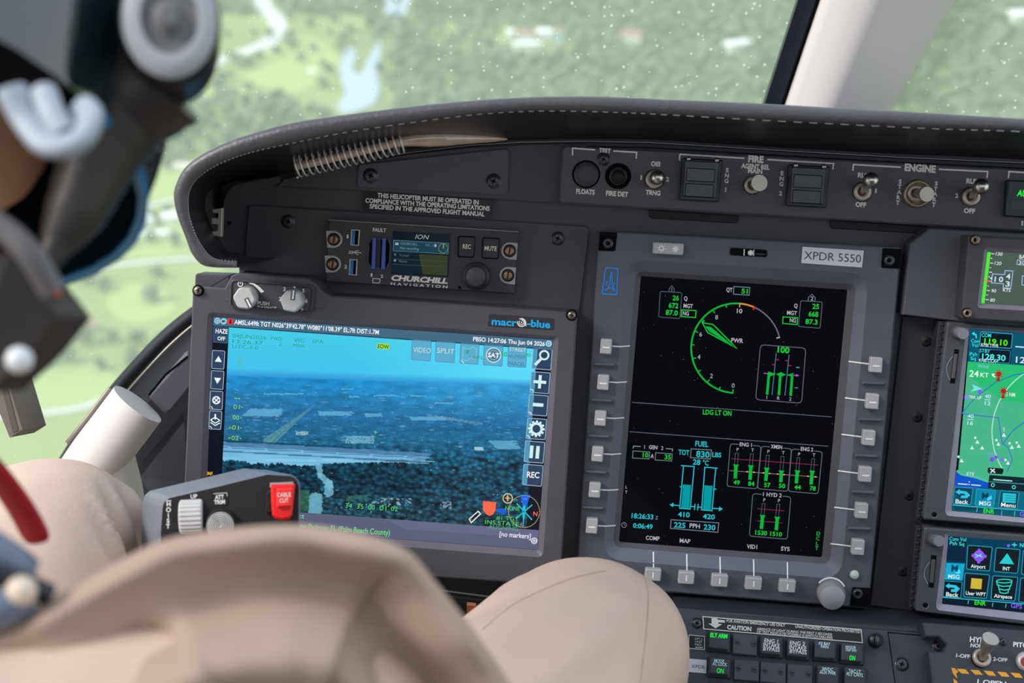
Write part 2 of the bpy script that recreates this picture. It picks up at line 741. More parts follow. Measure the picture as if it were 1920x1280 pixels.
# ---- houses
def house(px, py, w, l, hgt, roof, rot, label, wall=HOUSEW):
    base = gp(px, py)
    root = bpy.data.objects.new('house', None)
    COL.objects.link(root)
    root.matrix_world = Matrix.Translation(base) @ Matrix.Rotation(rot, 4, 'Z')
    root['_c'] = [0, 0, 0]
    tag(root, label, 'house', 'houses on the land below')
    b = MB(WORLD)
    x, y = w / 2, l / 2
    b.add([(-x, -y, 0), (x, -y, 0), (x, y, 0), (-x, y, 0), (-x, -y, hgt), (x, -y, hgt), (x, y, hgt), (-x, y, hgt)],
          [[0, 1, 5, 4], [1, 2, 6, 5], [2, 3, 7, 6], [3, 0, 4, 7]], wall)
    b.build('wall', root)
    r = MB(WORLD)
    e, t = 0.6, hgt + min(w, l) * 0.22
    r.add([(-x - e, -y - e, hgt), (x + e, -y - e, hgt), (x + e, y + e, hgt), (-x - e, y + e, hgt), (-x * 0.6, 0, t), (x * 0.6, 0, t)],
          [[0, 1, 5, 4], [1, 2, 5], [2, 3, 4, 5], [3, 0, 4]], roof)
    r.build('roof', root)
    return root


house(957, 72, 4.4, 9, 5, ROOFW, 0.15, 'small white roofed house left of the brown roofed one')
house(985, 74, 10, 9, 5, ROOFR, 0.05, 'brown roofed house in the middle of the cluster above the glareshield')
house(1021, 72, 10, 9, 5, ROOFW, 0.05, 'white roofed house right of the brown roofed one')
house(988, 94, 17, 7, 4.5, ROOFW, 0.05, 'long low white roofed house in front of the brown roofed one')
house(1048, 80, 4.5, 4.5, 3, ROOFB, 0.0, 'small house with a pale blue roof beside the cluster')
house(1058, 64, 9, 6, 3.5, ROOFR, 0.1, 'reddish roofed house just behind the blue roofed one')
house(1184, 74, 14, 12, 4, ROOFR, -0.3, 'pinkish roofed house standing alone among trees above the panel')
house(1382, 97, 17, 9, 6, ROOFW, 0.5, 'bright white roofed house left of the windscreen post')
house(1907, 38, 12, 14, 5, ROOFW, 0.2, 'bright white roofed house at the far right beyond the post')
house(1310, 12, 9, 8, 4, ROOFR, 0.2, 'small pale pink roofed house high up left of the post')
house(266, 424, 11, 6, 4, ROOFW, 0.1, 'wide white roofed house among trees on the golf course')
house(322, 418, 7, 6, 4, ROOFW, 0.3, 'white roofed house beside the glareshield on the golf course')
house(246, 446, 4, 3, 2.6, ROOFW, 0.0, 'small white roofed house in front, left of its pair')
house(272, 447, 4, 3, 2.6, ROOFW, 0.0, 'small white roofed house in front, middle of the golf course group')
house(306, 445, 5, 3.4, 2.6, ROOFW, 0.0, 'small white roofed house in front, nearest the glareshield')
house(160, 622, 7, 5, 3, ROOFR, 0.4, 'small brown roofed house near the lowest golf cart path')


# ------------------------------------------------------------------ the windscreen: clear panes with a haze and dust film and rain specks
def glass_mat():
    m = bpy.data.materials.new('hazy_dusty_windscreen')
    m.use_nodes = True
    nt = m.node_tree
    nt.nodes.clear()
    out = nt.nodes.new('ShaderNodeOutputMaterial')
    tr_ = nt.nodes.new('ShaderNodeBsdfTransparent')
    tr_.inputs[0].default_value = (0.93, 0.97, 0.95, 1)
    film = nt.nodes.new('ShaderNodeBsdfTranslucent')  # pale film puts air haze over the land as well as dirt
    film.inputs[0].default_value = (0.95, 0.97, 1.0, 1)
    spec = nt.nodes.new('ShaderNodeBsdfTranslucent')
    spec.inputs[0].default_value = (1, 1, 1, 1)
    co = nt.nodes.new('ShaderNodeTexCoord')
    vo = nt.nodes.new('ShaderNodeTexVoronoi')
    vo.inputs['Scale'].default_value = 165.0
    # turn the pane's own axes so that specks lie in the glass, not in slices of it
    m_a = nt.nodes.new('ShaderNodeMapping')
    m_a.inputs['Rotation'].default_value = (PITCH, 0, 0)
    m_b = nt.nodes.new('ShaderNodeMapping')
    m_b.inputs['Scale'].default_value = (1, 0.12, 1)
    nt.links.new(co.outputs['Object'], m_a.inputs['Vector'])
    nt.links.new(m_a.outputs[0], m_b.inputs['Vector'])
    nt.links.new(m_b.outputs[0], vo.inputs['Vector'])
    # speck size varies from cell to cell; many cells have none
    sx = nt.nodes.new('ShaderNodeSeparateXYZ')
    nt.links.new(vo.outputs['Color'], sx.inputs[0])
    big = nt.nodes.new('ShaderNodeTexNoise')
    big.inputs['Scale'].default_value = 2.2
    nt.links.new(co.outputs['Object'], big.inputs['Vector'])
    mr = nt.nodes.new('ShaderNodeMapRange')
    mr.inputs[1].default_value = 0.15
    mr.inputs[2].default_value = 1.0
    mr.inputs[3].default_value = 0.0
    mr.inputs[4].default_value = 0.24
    nt.links.new(sx.outputs[0], mr.inputs[0])
    mu = nt.nodes.new('ShaderNodeMath')
    mu.operation = 'MULTIPLY'
    nt.links.new(mr.outputs[0], mu.inputs[0])
    # the right side is more spotted than the left
    sp = nt.nodes.new('ShaderNodeSeparateXYZ')
    nt.links.new(co.outputs['Object'], sp.inputs[0])
    side = nt.nodes.new('ShaderNodeMapRange')
    side.inputs[1].default_value = -0.45
    side.inputs[2].default_value = 0.05
    side.inputs[3].default_value = 0.45
    side.inputs[4].default_value = 1.0
    nt.links.new(sp.outputs[0], side.inputs[0])
    nt.links.new(side.outputs[0], mu.inputs[1])
    lt = nt.nodes.new('ShaderNodeMath')
    lt.operation = 'LESS_THAN'
    nt.links.new(vo.outputs['Distance'], lt.inputs[0])
    nt.links.new(mu.outputs[0], lt.inputs[1])
    fa = nt.nodes.new('ShaderNodeMath')
    fa.operation = 'MULTIPLY'
    nt.links.new(lt.outputs[0], fa.inputs[0])
    fa.inputs[1].default_value = 0.9
    m1 = nt.nodes.new('ShaderNodeMixShader')
    fr = nt.nodes.new('ShaderNodeMapRange')
    fr.inputs[3].default_value = 0.30
    fr.inputs[4].default_value = 0.42
    nt.links.new(big.outputs['Fac'], fr.inputs[0])
    nt.links.new(fr.outputs[0], m1.inputs[0])
    nt.links.new(tr_.outputs[0], m1.inputs[1])
    nt.links.new(film.outputs[0], m1.inputs[2])
    m2 = nt.nodes.new('ShaderNodeMixShader')
    nt.links.new(fa.outputs[0], m2.inputs[0])
    nt.links.new(m1.outputs[0], m2.inputs[1])
    nt.links.new(spec.outputs[0], m2.inputs[2])
    nt.links.new(m2.outputs[0], out.inputs['Surface'])
    return m


GLASSM = glass_mat()


def pane(name, x0, x1, y0, y1, depth):
    b = MB(WORLD)
    nx, ny = 24, 14
    vs = []
    for j in range(ny + 1):
        for i in range(nx + 1):
            py = y0 + (y1 - y0) * j / ny
            xa, xb = (q(py) if callable(q) else q for q in (x0, x1))
            px = xa + (xb - xa) * i / nx
            vs.append(W(px, py, depth(px, py)))
    b.add(vs, [[j * (nx + 1) + i, j * (nx + 1) + i + 1, (j + 1) * (nx + 1) + i + 1, (j + 1) * (nx + 1) + i] for j in range(ny) for i in range(nx)], GLASSM, True)
    return structure(b.build(name))


def wdepth(px, py):
    return 1.23 - 0.07 * (640 - py) / 640 - 0.05 * ((px - 1000) / 1000) ** 2


pane('window_1', -500, lambda y: 1436 + (205 - y) * 0.323, -320, 900, wdepth)
pane('window_2', lambda y: 1664 + (205 - y) * 0.596, 2500, -320, 330, wdepth)
# ------------------------------------------------------------------ glareshield (leather hood over the panel)
HOOD = [((445, 502), (445, 490), (447, 480)), ((400, 501), (410, 487), (436, 474)), ((377, 495), (392, 477), (428, 462)),
        ((360, 475), (379, 460), (420, 442)), ((350, 450), (368, 440), (411, 425)), ((335, 410), (357, 408), (403, 404)),
        ((327, 377), (354, 383), (400, 388)), ((329, 350), (356, 360), (402, 371)), ((345, 317), (368, 338), (411, 354)),
        ((375, 292), (398, 315), (435, 342)), ((425, 267), (440, 296), (475, 336)), ((475, 250), (487, 282), (520, 330)),
        ((550, 230), (556, 267), (575, 316)), ((650, 215), (652, 248), (660, 297)), ((787, 198), (780, 229), (775, 279)),
        ((920, 186), (905, 214), (880, 267.5)), ((1037, 181), (1020, 208.5), (980, 262)), ((1153, 182), (1140, 210.5), (1100, 260)),
        ((1260, 187), (1250, 215.5), (1217, 261.6)), ((1425, 194), (1415, 225), (1360, 270)), ((1604, 204.5), (1590, 234), (1520, 279.5)),
        ((1776, 214), (1760, 242), (1690, 288.5)), ((1920, 223), (1910, 247), (1860, 296)), ((2150, 238), (2140, 260), (2100, 310))]
LEATHER = P('dark_leather', srgb(70, 68, 72), 0.42, spec=0.6, scale=25, var=0.25, bump=0.6)
LINER = P('black_vinyl_liner', srgb(40, 41, 45), 0.3, spec=0.6, scale=90, var=0.3, bump=0.3)
HH = 0.115
hood = pthing('glareshield', 'long black leather glareshield arching over the top of the instrument panel', 'glareshield', 1000, 230, 0.06)
so = spline([h[0] for h in HOOD], 5)
ss = spline([h[1] for h in HOOD], 5)
se = spline([h[2] for h in HOOD], 5)
b = MB()
loops = []
for o_, s_ in zip(so, ss):
    A, B = PANEL.at(o_.x, o_.y, HH), PANEL.at(s_.x, s_.y, HH)
    c, e = (A + B) / 2, (A - B) / 2
    r = e.length
    L = []
    for k in range(13):
        t = math.pi * k / 12
        L.append(c + e * math.cos(t) + Vector((0, 0, 1)) * r * 0.75 * math.sin(t))
    loops.append(L)
b.loft(loops, LEATHER, smooth=True, closed=False)
b.build('padded_rim', hood)
b = MB()
loops = []
for i, o_ in enumerate(so):
    A = PANEL.at(o_.x, o_.y, HH)
    f = min(1, i / 40)
    loops.append([A, A + Vector((0, 0.0, -0.10)), A + Vector((0.0, 0.02 * f, -0.34))])
b.loft(loops, LEATHER, smooth=True, closed=False)
b.build('top_deck', hood)
b = MB()
loops = []
for s_, e_ in zip(ss, se):
    A, B = PANEL.at(s_.x, s_.y, HH), PANEL.at(e_.x, e_.y, 0.004)
    mid = A.lerp(B, 0.45) + Vector((0, 0.004, 0))
    loops.append([A, mid, B])
b.loft(loops, LINER, smooth=True, closed=False)
b.build('liner', hood)
b = MB()
THREAD = P('grey_thread', srgb(150, 146, 144), 0.7)
fine = spline([h[1] for h in HOOD], 24)
for i in range(2, len(fine) - 3, 4):
    A, B = PANEL.at(fine[i].x, fine[i].y, HH), PANEL.at(fine[i + 2].x, fine[i + 2].y, HH)
    A.z += 0.0015
    B.z += 0.0015
    b.tube([A, B], 0.0003, THREAD, seg=5)
o = b.build('stitching', hood)
o['kind'] = 'stuff'
# latch plate on the inside of the left end
b = MB()
LATCH = P('latch_metal', srgb(176, 168, 155), 0.45, metal=0.3)
b.plate([(398, 392), (417, 390), (415, 444), (396, 442), (397, 434), (407, 432), (408, 421), (396, 420), (396, 408), (408, 409), (409, 400), (398, 399)], 0.055, 0.06, LATCH, 0.0005)
b.build('latch_plate', hood)
# inner frame of the hood: moulded flange round the top-left corner of the panel
b = MB()
FLANGE = P('moulded_flange', srgb(62, 62, 66), 0.55, bump=0.3)
outer = spline([(442, 500), (424, 468), (416, 440), (417, 405), (421, 375), (434, 352), (460, 342), (525, 331)], 4)
inner = spline([(444, 500), (446, 468), (446, 440), (449, 408), (455, 385), (470, 363), (492, 351), (525, 343)], 4)
lo = [[PANEL.at(a.x, a.y, 0.004), PANEL.at(a.x, a.y, 0.03), PANEL.at(q.x, q.y, 0.03), PANEL.at(q.x, q.y, 0.0)] for a, q in zip(outer, inner)]
b.loft(lo, FLANGE, closed=False)
b.disc(430, 418, 4, PIT, 0.0303, 12)
b.build('end_flange', hood)

# ------------------------------------------------------------------ coil-wrapped tube lying under the glareshield
coil = pthing('coiled_tube', 'clear tube wrapped in a shiny wire coil tucked under the glareshield', 'tube', 680, 290, 0.04)
PLASTIC = P('clear_tan_plastic', srgb(205, 180, 160), 0.12, spec=0.9, scale=120, var=0.3, coat=0.6)
WIRE = P('bright_wire', srgb(225, 222, 222), 0.3, metal=0.5)
path = [(553, 312, 0.045), (600, 302, 0.045), (650, 290, 0.045), (700, 278, 0.045), (750, 266, 0.045), (790, 260, 0.04), (850, 258, 0.03), (910, 259, 0.018), (950, 260, 0.008)]
pp = spline([PANEL.at(*p) for p in path], 8)
b = MB()
rad = [0.0030 + 0.0030 * min(1, max(0, (i - 30) / 12)) - 0.005 * max(0, (i - 46) / 18) for i in range(len(pp))]
b.tube(pp, [max(0.0008, r) for r in rad], PLASTIC, seg=12)
b.build('tube', coil)
b = MB()
hel = []
N_ = 33
for i in range(N_ * 14 + 1):
    t = i / 14 / N_ * 33.0
    k = min(int(t), 32)
    q = pp[k].lerp(pp[k + 1], t - k)
    d = (pp[k + 1] - pp[k]).normalized()
    u = d.cross(Vector((0, 0, 1))).normalized()
    w = d.cross(u)
    a = 2 * math.pi * i / 14 * 0.55
    hel.append(q + (u * math.cos(a) + w * math.sin(a)) * 0.0078)
b.tube(hel, 0.00075, WIRE, seg=6)
b.build('wire_coil', coil)

# ------------------------------------------------------------------ unseen cabin behind the camera, added to darken screen reflections: roof, rear wall, floor
HEAD = P('pale_headliner', srgb(205, 200, 196), 0.8, scale=20)
def slab(name, lo, hi, mat):
    b = MB(WORLD)
    (x0, y0, z0), (x1, y1, z1) = lo, hi
    v = [(x, y, z) for x in (x0, x1) for y in (y0, y1) for z in (z0, z1)]
    b.add(v, [[0, 1, 3, 2], [4, 6, 7, 5], [0, 4, 5, 1], [2, 3, 7, 6], [0, 2, 6, 4], [1, 5, 7, 3]], mat)
    return structure(b.build(name))
slab('unseen_ceiling', (-0.85, -0.45, 0.52), (1.6, 0.08, 0.56), HEAD)
slab('unseen_wall_back', (-0.85, -0.79, -1.1), (1.6, -0.75, 0.16), P('dark_bulkhead', srgb(84, 82, 82), 0.8))
slab('floor', (-0.85, -0.75, -1.14), (1.6, 1.15, -1.10), P('cabin_floor', srgb(60, 60, 62), 0.8))

# ------------------------------------------------------------------ windscreen centre post
CREAM = P('cream_trim', srgb(208, 200, 196), 0.5, spec=0.3, scale=8, var=0.03)
post = bpy.data.objects.new('trim_1', None)
COL.objects.link(post)
post.location = W(1600, 205, 1.15)
post['_c'] = list(post.location)
structure(post)
post['label'], post['category'] = 'broad cream centre post between the two windscreen panes', 'windscreen post'


def seg_post(t):
    """bottom (t=0) to top (t=1): left edge, crease, right edge in pixels and depth"""
    return ((1466 + (1545 - 1466) * t, 205 - 235 * t), (1552 + (1655 - 1552) * t, 210 - 240 * t), (1668 + (1808 - 1668) * t, 213 - 243 * t), 1.13 - 0.05 * t)


b = MB(WORLD)
loops = []
for i in range(13):
    t = -0.25 + i * 0.16
    l, c, r, d = seg_post(t)
    L = [W(*l, d + 0.035), W(l[0] + 6, l[1], d + 0.008)]
    for k in range(7):
        f = k / 6
        x = l[0] + 10 + (c[0] + 6 - l[0] - 10) * f
        L.append(W(x, l[1] + (c[1] - l[1]) * f, d - 0.018 * math.sin(f * math.pi / 2)))
    L.append(W(c[0] + 16, c[1], d - 0.016))
    L.append(W(c[0] + 34, c[1], d - 0.006))
    for k in range(1, 6):
        f = k / 5
        L.append(W(c[0] + 34 + (r[0] - c[0] - 34) * f, c[1] + (r[1] - c[1]) * f, d - 0.006 + 0.035 * f))
    L.append(W(*r, d + 0.07))
    L.append(W(*l, d + 0.07))
    loops.append(L)
b.loft(loops, CREAM, smooth=True)
b.build('post_cover', post)
b = MB(WORLD)
loops = []
SEAL = P('dark_window_seal', srgb(26, 32, 42), 0.4, spec=0.3)
for i in range(9):
    t = -0.25 + i * 0.24
    l, c, r, d = seg_post(t)
    x0, x1 = 1428 + (1504 - 1428) * t, l[0] + 2
    y = l[1]
    L = [W(x0, y - 6, d + 0.045), W(x0 + 4, y - 6, d + 0.02), W(x1 - 8, y, d + 0.02), W(x1, y, d + 0.03), W(x1, y, d + 0.06)]
    loops.append(L)
b.loft(loops, SEAL, closed=True)
b.build('rubber_seal', post)

# ------------------------------------------------------------------ left window frame: dark seal, grey trim, cream post
frame = bpy.data.objects.new('trim_2', None)
COL.objects.link(frame)
frame.location = W(240, 690, 1.08)
frame['_c'] = list(frame.location)
structure(frame)
frame['label'], frame['category'] = 'curved dark window frame running down left of the wide screen', 'window frame'
curve = [(470, 520), (410, 548), (352, 585), (300, 628), (252, 678), (205, 732), (165, 785), (128, 838), (80, 920), (40, 1010)]
c2 = spline(curve, 4)
b = MB(WORLD)
lo = []
for i, p in enumerate(c2):
    t = (c2[min(i + 1, len(c2) - 1)] - c2[max(i - 1, 0)]).normalized()
    n = Vector((t.y, -t.x))
    n = n if n.x > 0 else -n
    d = 1.10
    q = lambda k, dd: W(p.x + n.x * k, p.y + n.y * k, d + dd)
    lo.append([q(-4, 0.03), q(-3, 0.0), q(6, -0.008), q(17, -0.006), q(24, 0.004), q(24, 0.05)])
b.loft(lo, RUBBER, smooth=True)
b.build('rubber_seal', frame)
b = MB(WORLD)
GTRIM = P('grey_side_trim', srgb(92, 92, 100), 0.5, bump=0.1)
lo = []
for i, p in enumerate(c2):
    t = (c2[min(i + 1, len(c2) - 1)] - c2[max(i - 1, 0)]).normalized()
    n = Vector((t.y, -t.x))
    n = n if n.x > 0 else -n
    q = lambda k, dd: W(p.x + n.x * k, p.y + n.y * k, 1.09 + dd)
    lo.append([q(24, 0.01), q(27, -0.004), q(70, 0.0), q(140, 0.02), q(260, 0.05)])
b.loft(lo, GTRIM, smooth=False, closed=False)
b.build('side_trim', frame)
b = MB(WORLD)
EDGE = P('bright_edge_strip', srgb(150, 142, 134), 0.4, metal=0.5)
b.tube([W(p.x + 24, p.y + 14, 1.084) for p in c2[4:]], 0.0012, EDGE, seg=6)
b.build('edge_strip', frame)

# grey plastic pocket with a slot beside the screen
PK = Plane(315, 700, 1.03, 0.25, 0.05, -38)
PL_OF['x'] = PK
pocket = thing('side_pocket', 'grey plastic pocket with a dark slot left of the wide screen', 'pocket', PK, PK.at(318, 700, 0.0))
PL_OF[pocket.name] = PK
b = MB(PK)
b.plate(rr([(276, 741), (352, 655), (390, 690), (316, 782)], [10, 6, 6, 14]), -0.02, 0.012, P('pocket_grey', srgb(88, 88, 97), 0.5, bump=0.1), 0.003)
b.build('shell', pocket)
b = MB(PK)
b.stroke([(279, 741), (310, 703), (352, 668)], 4.5, PIT, 0.0123)
b.build('slot', pocket)

# dark bay behind the pilot's left knee
bay = MB(WORLD)
bay.add([W(200, 860, 1.12), W(400, 640, 1.14), W(470, 640, 1.16), (W(470, 1250, 1.16)), W(150, 1250, 1.10)], [[0, 1, 2, 3, 4]], P('bay_dark_grey', srgb(50, 50, 56), 0.5))
bay.add([W(254, 880, 1.085), W(345, 772, 1.095), W(345, 790, 1.095), W(262, 895, 1.085)], [[0, 1, 2, 3]], BLACK)
bay.add([W(262, 895, 1.08), W(345, 790, 1.09), W(352, 905, 1.09), W(285, 930, 1.08)], [[0, 1, 2, 3]], GTRIM)
structure(bay.build('wall_left'))

# cream door post with a rounded cover
dp = bpy.data.objects.new('trim_3', None)
COL.objects.link(dp)
dp.location = W(200, 850, 1.02)
dp['_c'] = list(dp.location)
structure(dp)
dp['label'], dp['category'] = 'cream tubular door post behind the left knee', 'door post'
b = MB(WORLD)
pa = spline([W(258, 757, 1.0), W(222, 805, 1.0), W(186, 852, 1.0), W(160, 890, 1.0)], 6)
b.tube(pa, 0.0262, CREAM, seg=28, squash=0.8)
b.build('upper_cover', dp)
b = MB(WORLD)
pa = spline([W(200, 835, 1.005), W(205, 880, 1.005), W(213, 930, 1.005), W(220, 1000, 1.0), W(222, 1080, 0.99)], 5)
b.tube(pa, [0.019 + 0.004 * math.sin(i / len(pa) * 3.1) for i in range(len(pa))], CREAM, seg=24)
b.build('lower_cover', dp)
b = MB(WORLD)
b.tube([W(206, 728, 1.005), W(166, 780, 1.005), W(126, 830, 1.005)], 0.0018, EDGE, seg=8)
b.build('edge_strip', dp)

# grey-brown frame piece at the far left edge
b = MB(WORLD)
BR = P('taupe_trim', srgb(112, 102, 94), 0.5)
loA = [W(-78, 530, 0.98), W(-44, 520, 0.98), W(42, 805, 0.98), (W(18, 820, 0.98)), W(-2, 770, 0.98)]
b.loft([[p + FW * 0.05 for p in loA], loA], BR, cap1=True)
b.add([W(-10, 672, 0.9795), W(-1, 669, 0.9795), W(34, 806, 0.9795), W(24, 812, 0.9795)], [[0, 1, 2, 3]], P('taupe_trim_dark', srgb(84, 76, 70), 0.5))
o = structure(b.build('trim_4'))
# ------------------------------------------------------------------ instrument panel
ip = pthing('dashboard', 'black main instrument panel carrying all the displays and switches', 'dashboard', 900, 600, -0.02)
b = MB()
edge = []
for i, h_ in enumerate(HOOD):
    s2, e2 = Vector(h_[1]), Vector(h_[2])
    edge.append(tuple(e2.lerp(s2, 0.35)))
b.plate([(450, 520)] + edge + [(2150, 320), (2120, 1230), (1760, 1160), (1320, 1118), (380, 1050), (350, 1020), (352, 880), (372, 560), (440, 540)], -0.03, 0.0, PANELM, 0.0)
b.build('base_plate', ip)
b = MB()
b.plate([(519, 349), (532, 335), (660, 305), (775, 287), (880, 276), (980, 270), (1100, 268), (1110, 386), (1040, 381), (670, 357), (557, 352)], -0.001, 0.005, PANELM, 0.0008)
b.build('upper_section', ip)
b = MB()
b.stroke([(552, 325), (660, 302.5), (775, 285), (880, 272.5), (980, 266.5), (1100, 265), (1217, 267), (1480, 283), (1690, 295), (1915, 305), (2100, 316)], 1.2, EDGE, 0.0045)
b.plate([(551, 326), (660, 303.5), (775, 286), (880, 273.5), (980, 267.5), (1100, 266), (1217, 268), (1480, 284), (1690, 296), (1915, 306), (2100, 317), (2100, 326), (1915, 316), (1690, 305), (1480, 293), (1217, 277), (1100, 275), (980, 275), (880, 281), (775, 292), (660, 309), (551, 331)], 0.0, 0.004, P('lip_blue_black', srgb(40, 42, 50), 0.45), 0.0006)
b.build('top_lip', ip)
b = MB()
b.plate(rr([(466, 384), (1106, 424), (1080, 640), (452, 560)], [6, 12, 3, 3]), 0.0, 0.0024, PANELM, 0.0006)
b.build('mounting_plate', ip)
for x, y in ((540, 415), (1046, 447)):
    screw(ip, x, y, 0.0024, 11)
# column of dark panel between the two display stacks
b = MB()
b.plate([(1693, 592), (1766, 597), (1712, 1146), (1632, 1135)], 0.0, 0.004, P('charcoal_strip', srgb(52, 49, 54), 0.6, bump=0.1), 0.0006)
b.build('centre_strip', ip)
for x, y in ((1737, 640), (1720, 782), (1705, 929), (1693, 1071)):
    screw(ip, x, y, 0.004, 8, DARK, 0.0008)
for q in ([(1216, 393), (1386, 404), (1384, 419), (1218, 409)], [(1556, 412), (1740, 424), (1728, 438), (1558, 428)]):
    b = MB()
    b.plate(rr(q, [2, 2, 6, 6]), 0.0, 0.0015, DARK, 0.0004)
    b.build('finger_recess', ip)

# ---- blank cover plate
cp = pthing('cover_plate', 'blank charcoal cover plate with two screws under the wire coil', 'cover plate', 810, 325, 0.005)
b = MB()
b.plate(rr([(671, 308), (954.6, 277.5), (951.5, 366), (669, 351)], [8, 10, 10, 6], 5), 0.005, 0.0072, PLATEM, 0.0007)
b.build('plate', cp)
screw(cp, 695, 329.4, 0.0072, 12)
screw(cp, 925.4, 339.8, 0.0072, 12)

# ---- warning placard
pc = pthing('placard', 'black placard of white capitals saying the helicopter must be operated in compliance', 'placard', 800, 385, 0.002)
b = MB()
q = [(682.4, 361), (923.3, 375.6), (920, 408), (680.3, 393.4)]
b.plate(q, 0.0, 0.0034, P('placard_black', srgb(34, 30, 33), 0.35), 0.0)
b.text('THIS HELICOPTER MUST BE OPERATED IN', (707.4, 369.8), (897.2, 383.2), 8, WHITE, 0.0036, 0.035)
b.text('COMPLIANCE WITH THE OPERATING LIMITATIONS', (685, 379.4), (918, 394.8), 8, WHITE, 0.0036, 0.035)
b.text('SPECIFIED IN THE APPROVED FLIGHT MANUAL', (692.8, 390.4), (908.6, 405.6), 8, WHITE, 0.0036, 0.035)
b.build('sign', pc)

# ---- video recorder unit
vr = pthing('video_recorder', 'charcoal recorder unit with memory card slots, small screen and round knob', 'recorder unit', 790, 482, 0.003)
H = 0.010
b = MB()
b.plate([(615.6, 411.7), (971.6, 434), (965, 550.8), (610.4, 527.9)], 0.0, H, P('recorder_face', srgb(58, 57, 62), 0.5, bump=0.1), 0.0006)
b.stroke([(615.6, 412.2), (971.6, 434.5)], 1.6, EDGE, H - 0.0002)
T = CREAMP
hh = H + 0.0002
b.text('1', (650, 446.5), (653, 446.7), 6.5, T, hh, 0.02)
b.text('2', (645.5, 503), (650.5, 503.4), 6.5, T, hh, 0.02)
b.text('FAULT', (699, 433.8), (723.7, 435.3), 6.8, T, hh, 0.02)
b.text('CHURCHILL', (732.4, 525), (838.8, 531.3), 9.2, T, hh, 0.05, slant=0.25)
b.text('N A V I G A T I O N', (732.4, 533.8), (838.8, 540), 4.6, T, hh, 0.02)
b.text('1', (695, 518), (698, 518.2), 5.5, T, hh, 0.02)
b.text('2', (713.5, 520.4), (718.5, 520.7), 5.5, T, hh, 0.02)
b.stroke([(699, 522), (712.5, 522.8), (712, 528.5), (709.5, 530.5), (698.8, 529.8)], 1.2, T, hh, True)
# trident mark between the two ports
b.text('SS', (653, 475), (662, 475.6), 5, T, hh, 0.01, slant=0.2)
b.stroke([(662, 473), (677, 474)], 1.2, T, hh)
b.stroke([(664, 473), (668, 470), (673, 470.3)], 1.0, T, hh)
b.stroke([(665, 473.2), (669, 477), (672, 477.2)], 1.0, T, hh)
b.disc(686.5, 429.5, 4.2, P('dull_red_lens', srgb(70, 46, 46), 0.3), hh, 12)
b.disc(861.7, 539, 3, PIT, hh, 12)
b.build('faceplate', vr)
for cx, cy, sgn in ((626, 448.6, -1), (623.4, 495, -1), (955.6, 470, 1), (952.4, 516, 1)):
    b = MB()
    lug = [(cx + sgn * 15, cy - 15.5 + sgn * 0.9), (cx - sgn * 3, cy - 16)] + [(cx + sgn * 16 * -math.cos(math.radians(a)), cy + 16 * math.sin(math.radians(a))) for a in range(-80, 81, 16)] + [(cx - sgn * 3, cy + 16), (cx + sgn * 13, cy + 16.5 + sgn * 0.9)]
    b.plate(lug, H - 0.001, H + 0.0008, P('lug_silver', srgb(168, 166, 166), 0.45, metal=0.2), 0.0003)
    COPPER = P('worn_bronze', srgb(150, 118, 98), 0.35, metal=0.7)
    b.lathe(cx, cy, H + 0.0008, [(12, 0), (11.5, 0.0012), (9, 0.0012)], DARK, seg=18)
    b.lathe(cx, cy, H + 0.0008, [(9, 0.0), (8.6, 0.0026), (6, 0.003)], COPPER, seg=18)
    c_, s_ = math.cos(math.radians(100)), math.sin(math.radians(100))
    b.poly([(cx + c_ * 7 - s_, cy + s_ * 7 + c_), (cx - c_ * 7 - s_, cy - s_ * 7 + c_), (cx - c_ * 7 + s_, cy - s_ * 7 - c_), (cx + c_ * 7 + s_, cy + s_ * 7 - c_)], PIT, H + 0.0042)
    b.build('fastener', vr)
BLUEU = P('port_blue', srgb(30, 110, 190), 0.4)
for q in ([(658, 429.5), (675, 430.5), (673, 461), (656.5, 460)], [(655, 485), (670.5, 486), (669, 516.5), (653.5, 515.5)]):
    b = MB()
    b.plate(q, H - 0.002, H + 0.0004, SATIN, 0.0002)
    qi = [(q[0][0] + 2.2, q[0][1] + 2.2), (q[1][0] - 2.2, q[1][1] + 2), (q[2][0] - 2.2, q[2][1] - 2), (q[3][0] + 2.2, q[3][1] - 2)]
    b.poly(qi, PIT, H + 0.0005)
    x0, x1 = qi[0][0], qi[0][0] + 6
    b.poly([(qi[0][0], qi[0][1]), (qi[0][0] + 6, qi[0][1] + 0.3), (qi[3][0] + 6, qi[3][1] + 0.3), (qi[3][0], qi[3][1])], BLUEU, H + 0.0007)
    b.build('usb_port', vr)
b = MB()
oct_ = lambda k: [(697 - k, 446.5 - k), (727.5 + k * 0.6, 448.5 - k), (732 + k, 458), (730.5 + k, 490), (724 + k, 504.5 + k), (696 - k, 502.7 + k), (690 - k, 492), (691.5 - k, 456)]
b.loft([b.L(oct_(1.5), H), b.L(oct_(0.8), H + 0.0012), b.L(oct_(-0.8), H + 0.0010), b.L(oct_(-1.2), H + 0.0002)], GREY)
b.poly(oct_(-1.0), PIT, H + 0.00035)
b.poly([(706, 447), (714, 447.5), (712, 503), (704, 502.5)], P('slot_bar', srgb(52, 54, 62), 0.5), H + 0.0006)
b.build('card_slot', vr)
BLUEC = P('memory_card_blue', srgb(78, 92, 178), 0.4)
for q in ([(698, 445), (704.5, 445.4), (702.5, 504.5), (696, 504)], [(716.5, 446), (723, 446.4), (721, 505.5), (714, 505)]):
    b = MB()
    b.plate(q, H, H + 0.004, BLUEC, 0.0006)
    b.build('memory_card', vr)
b = MB()
HZ = H + 0.0006
b.plate([(736.6, 433), (843.6, 439), (839.8, 518.5), (733.5, 513.3)], H - 0.001, HZ, E(14, 22, 30), 0.0)
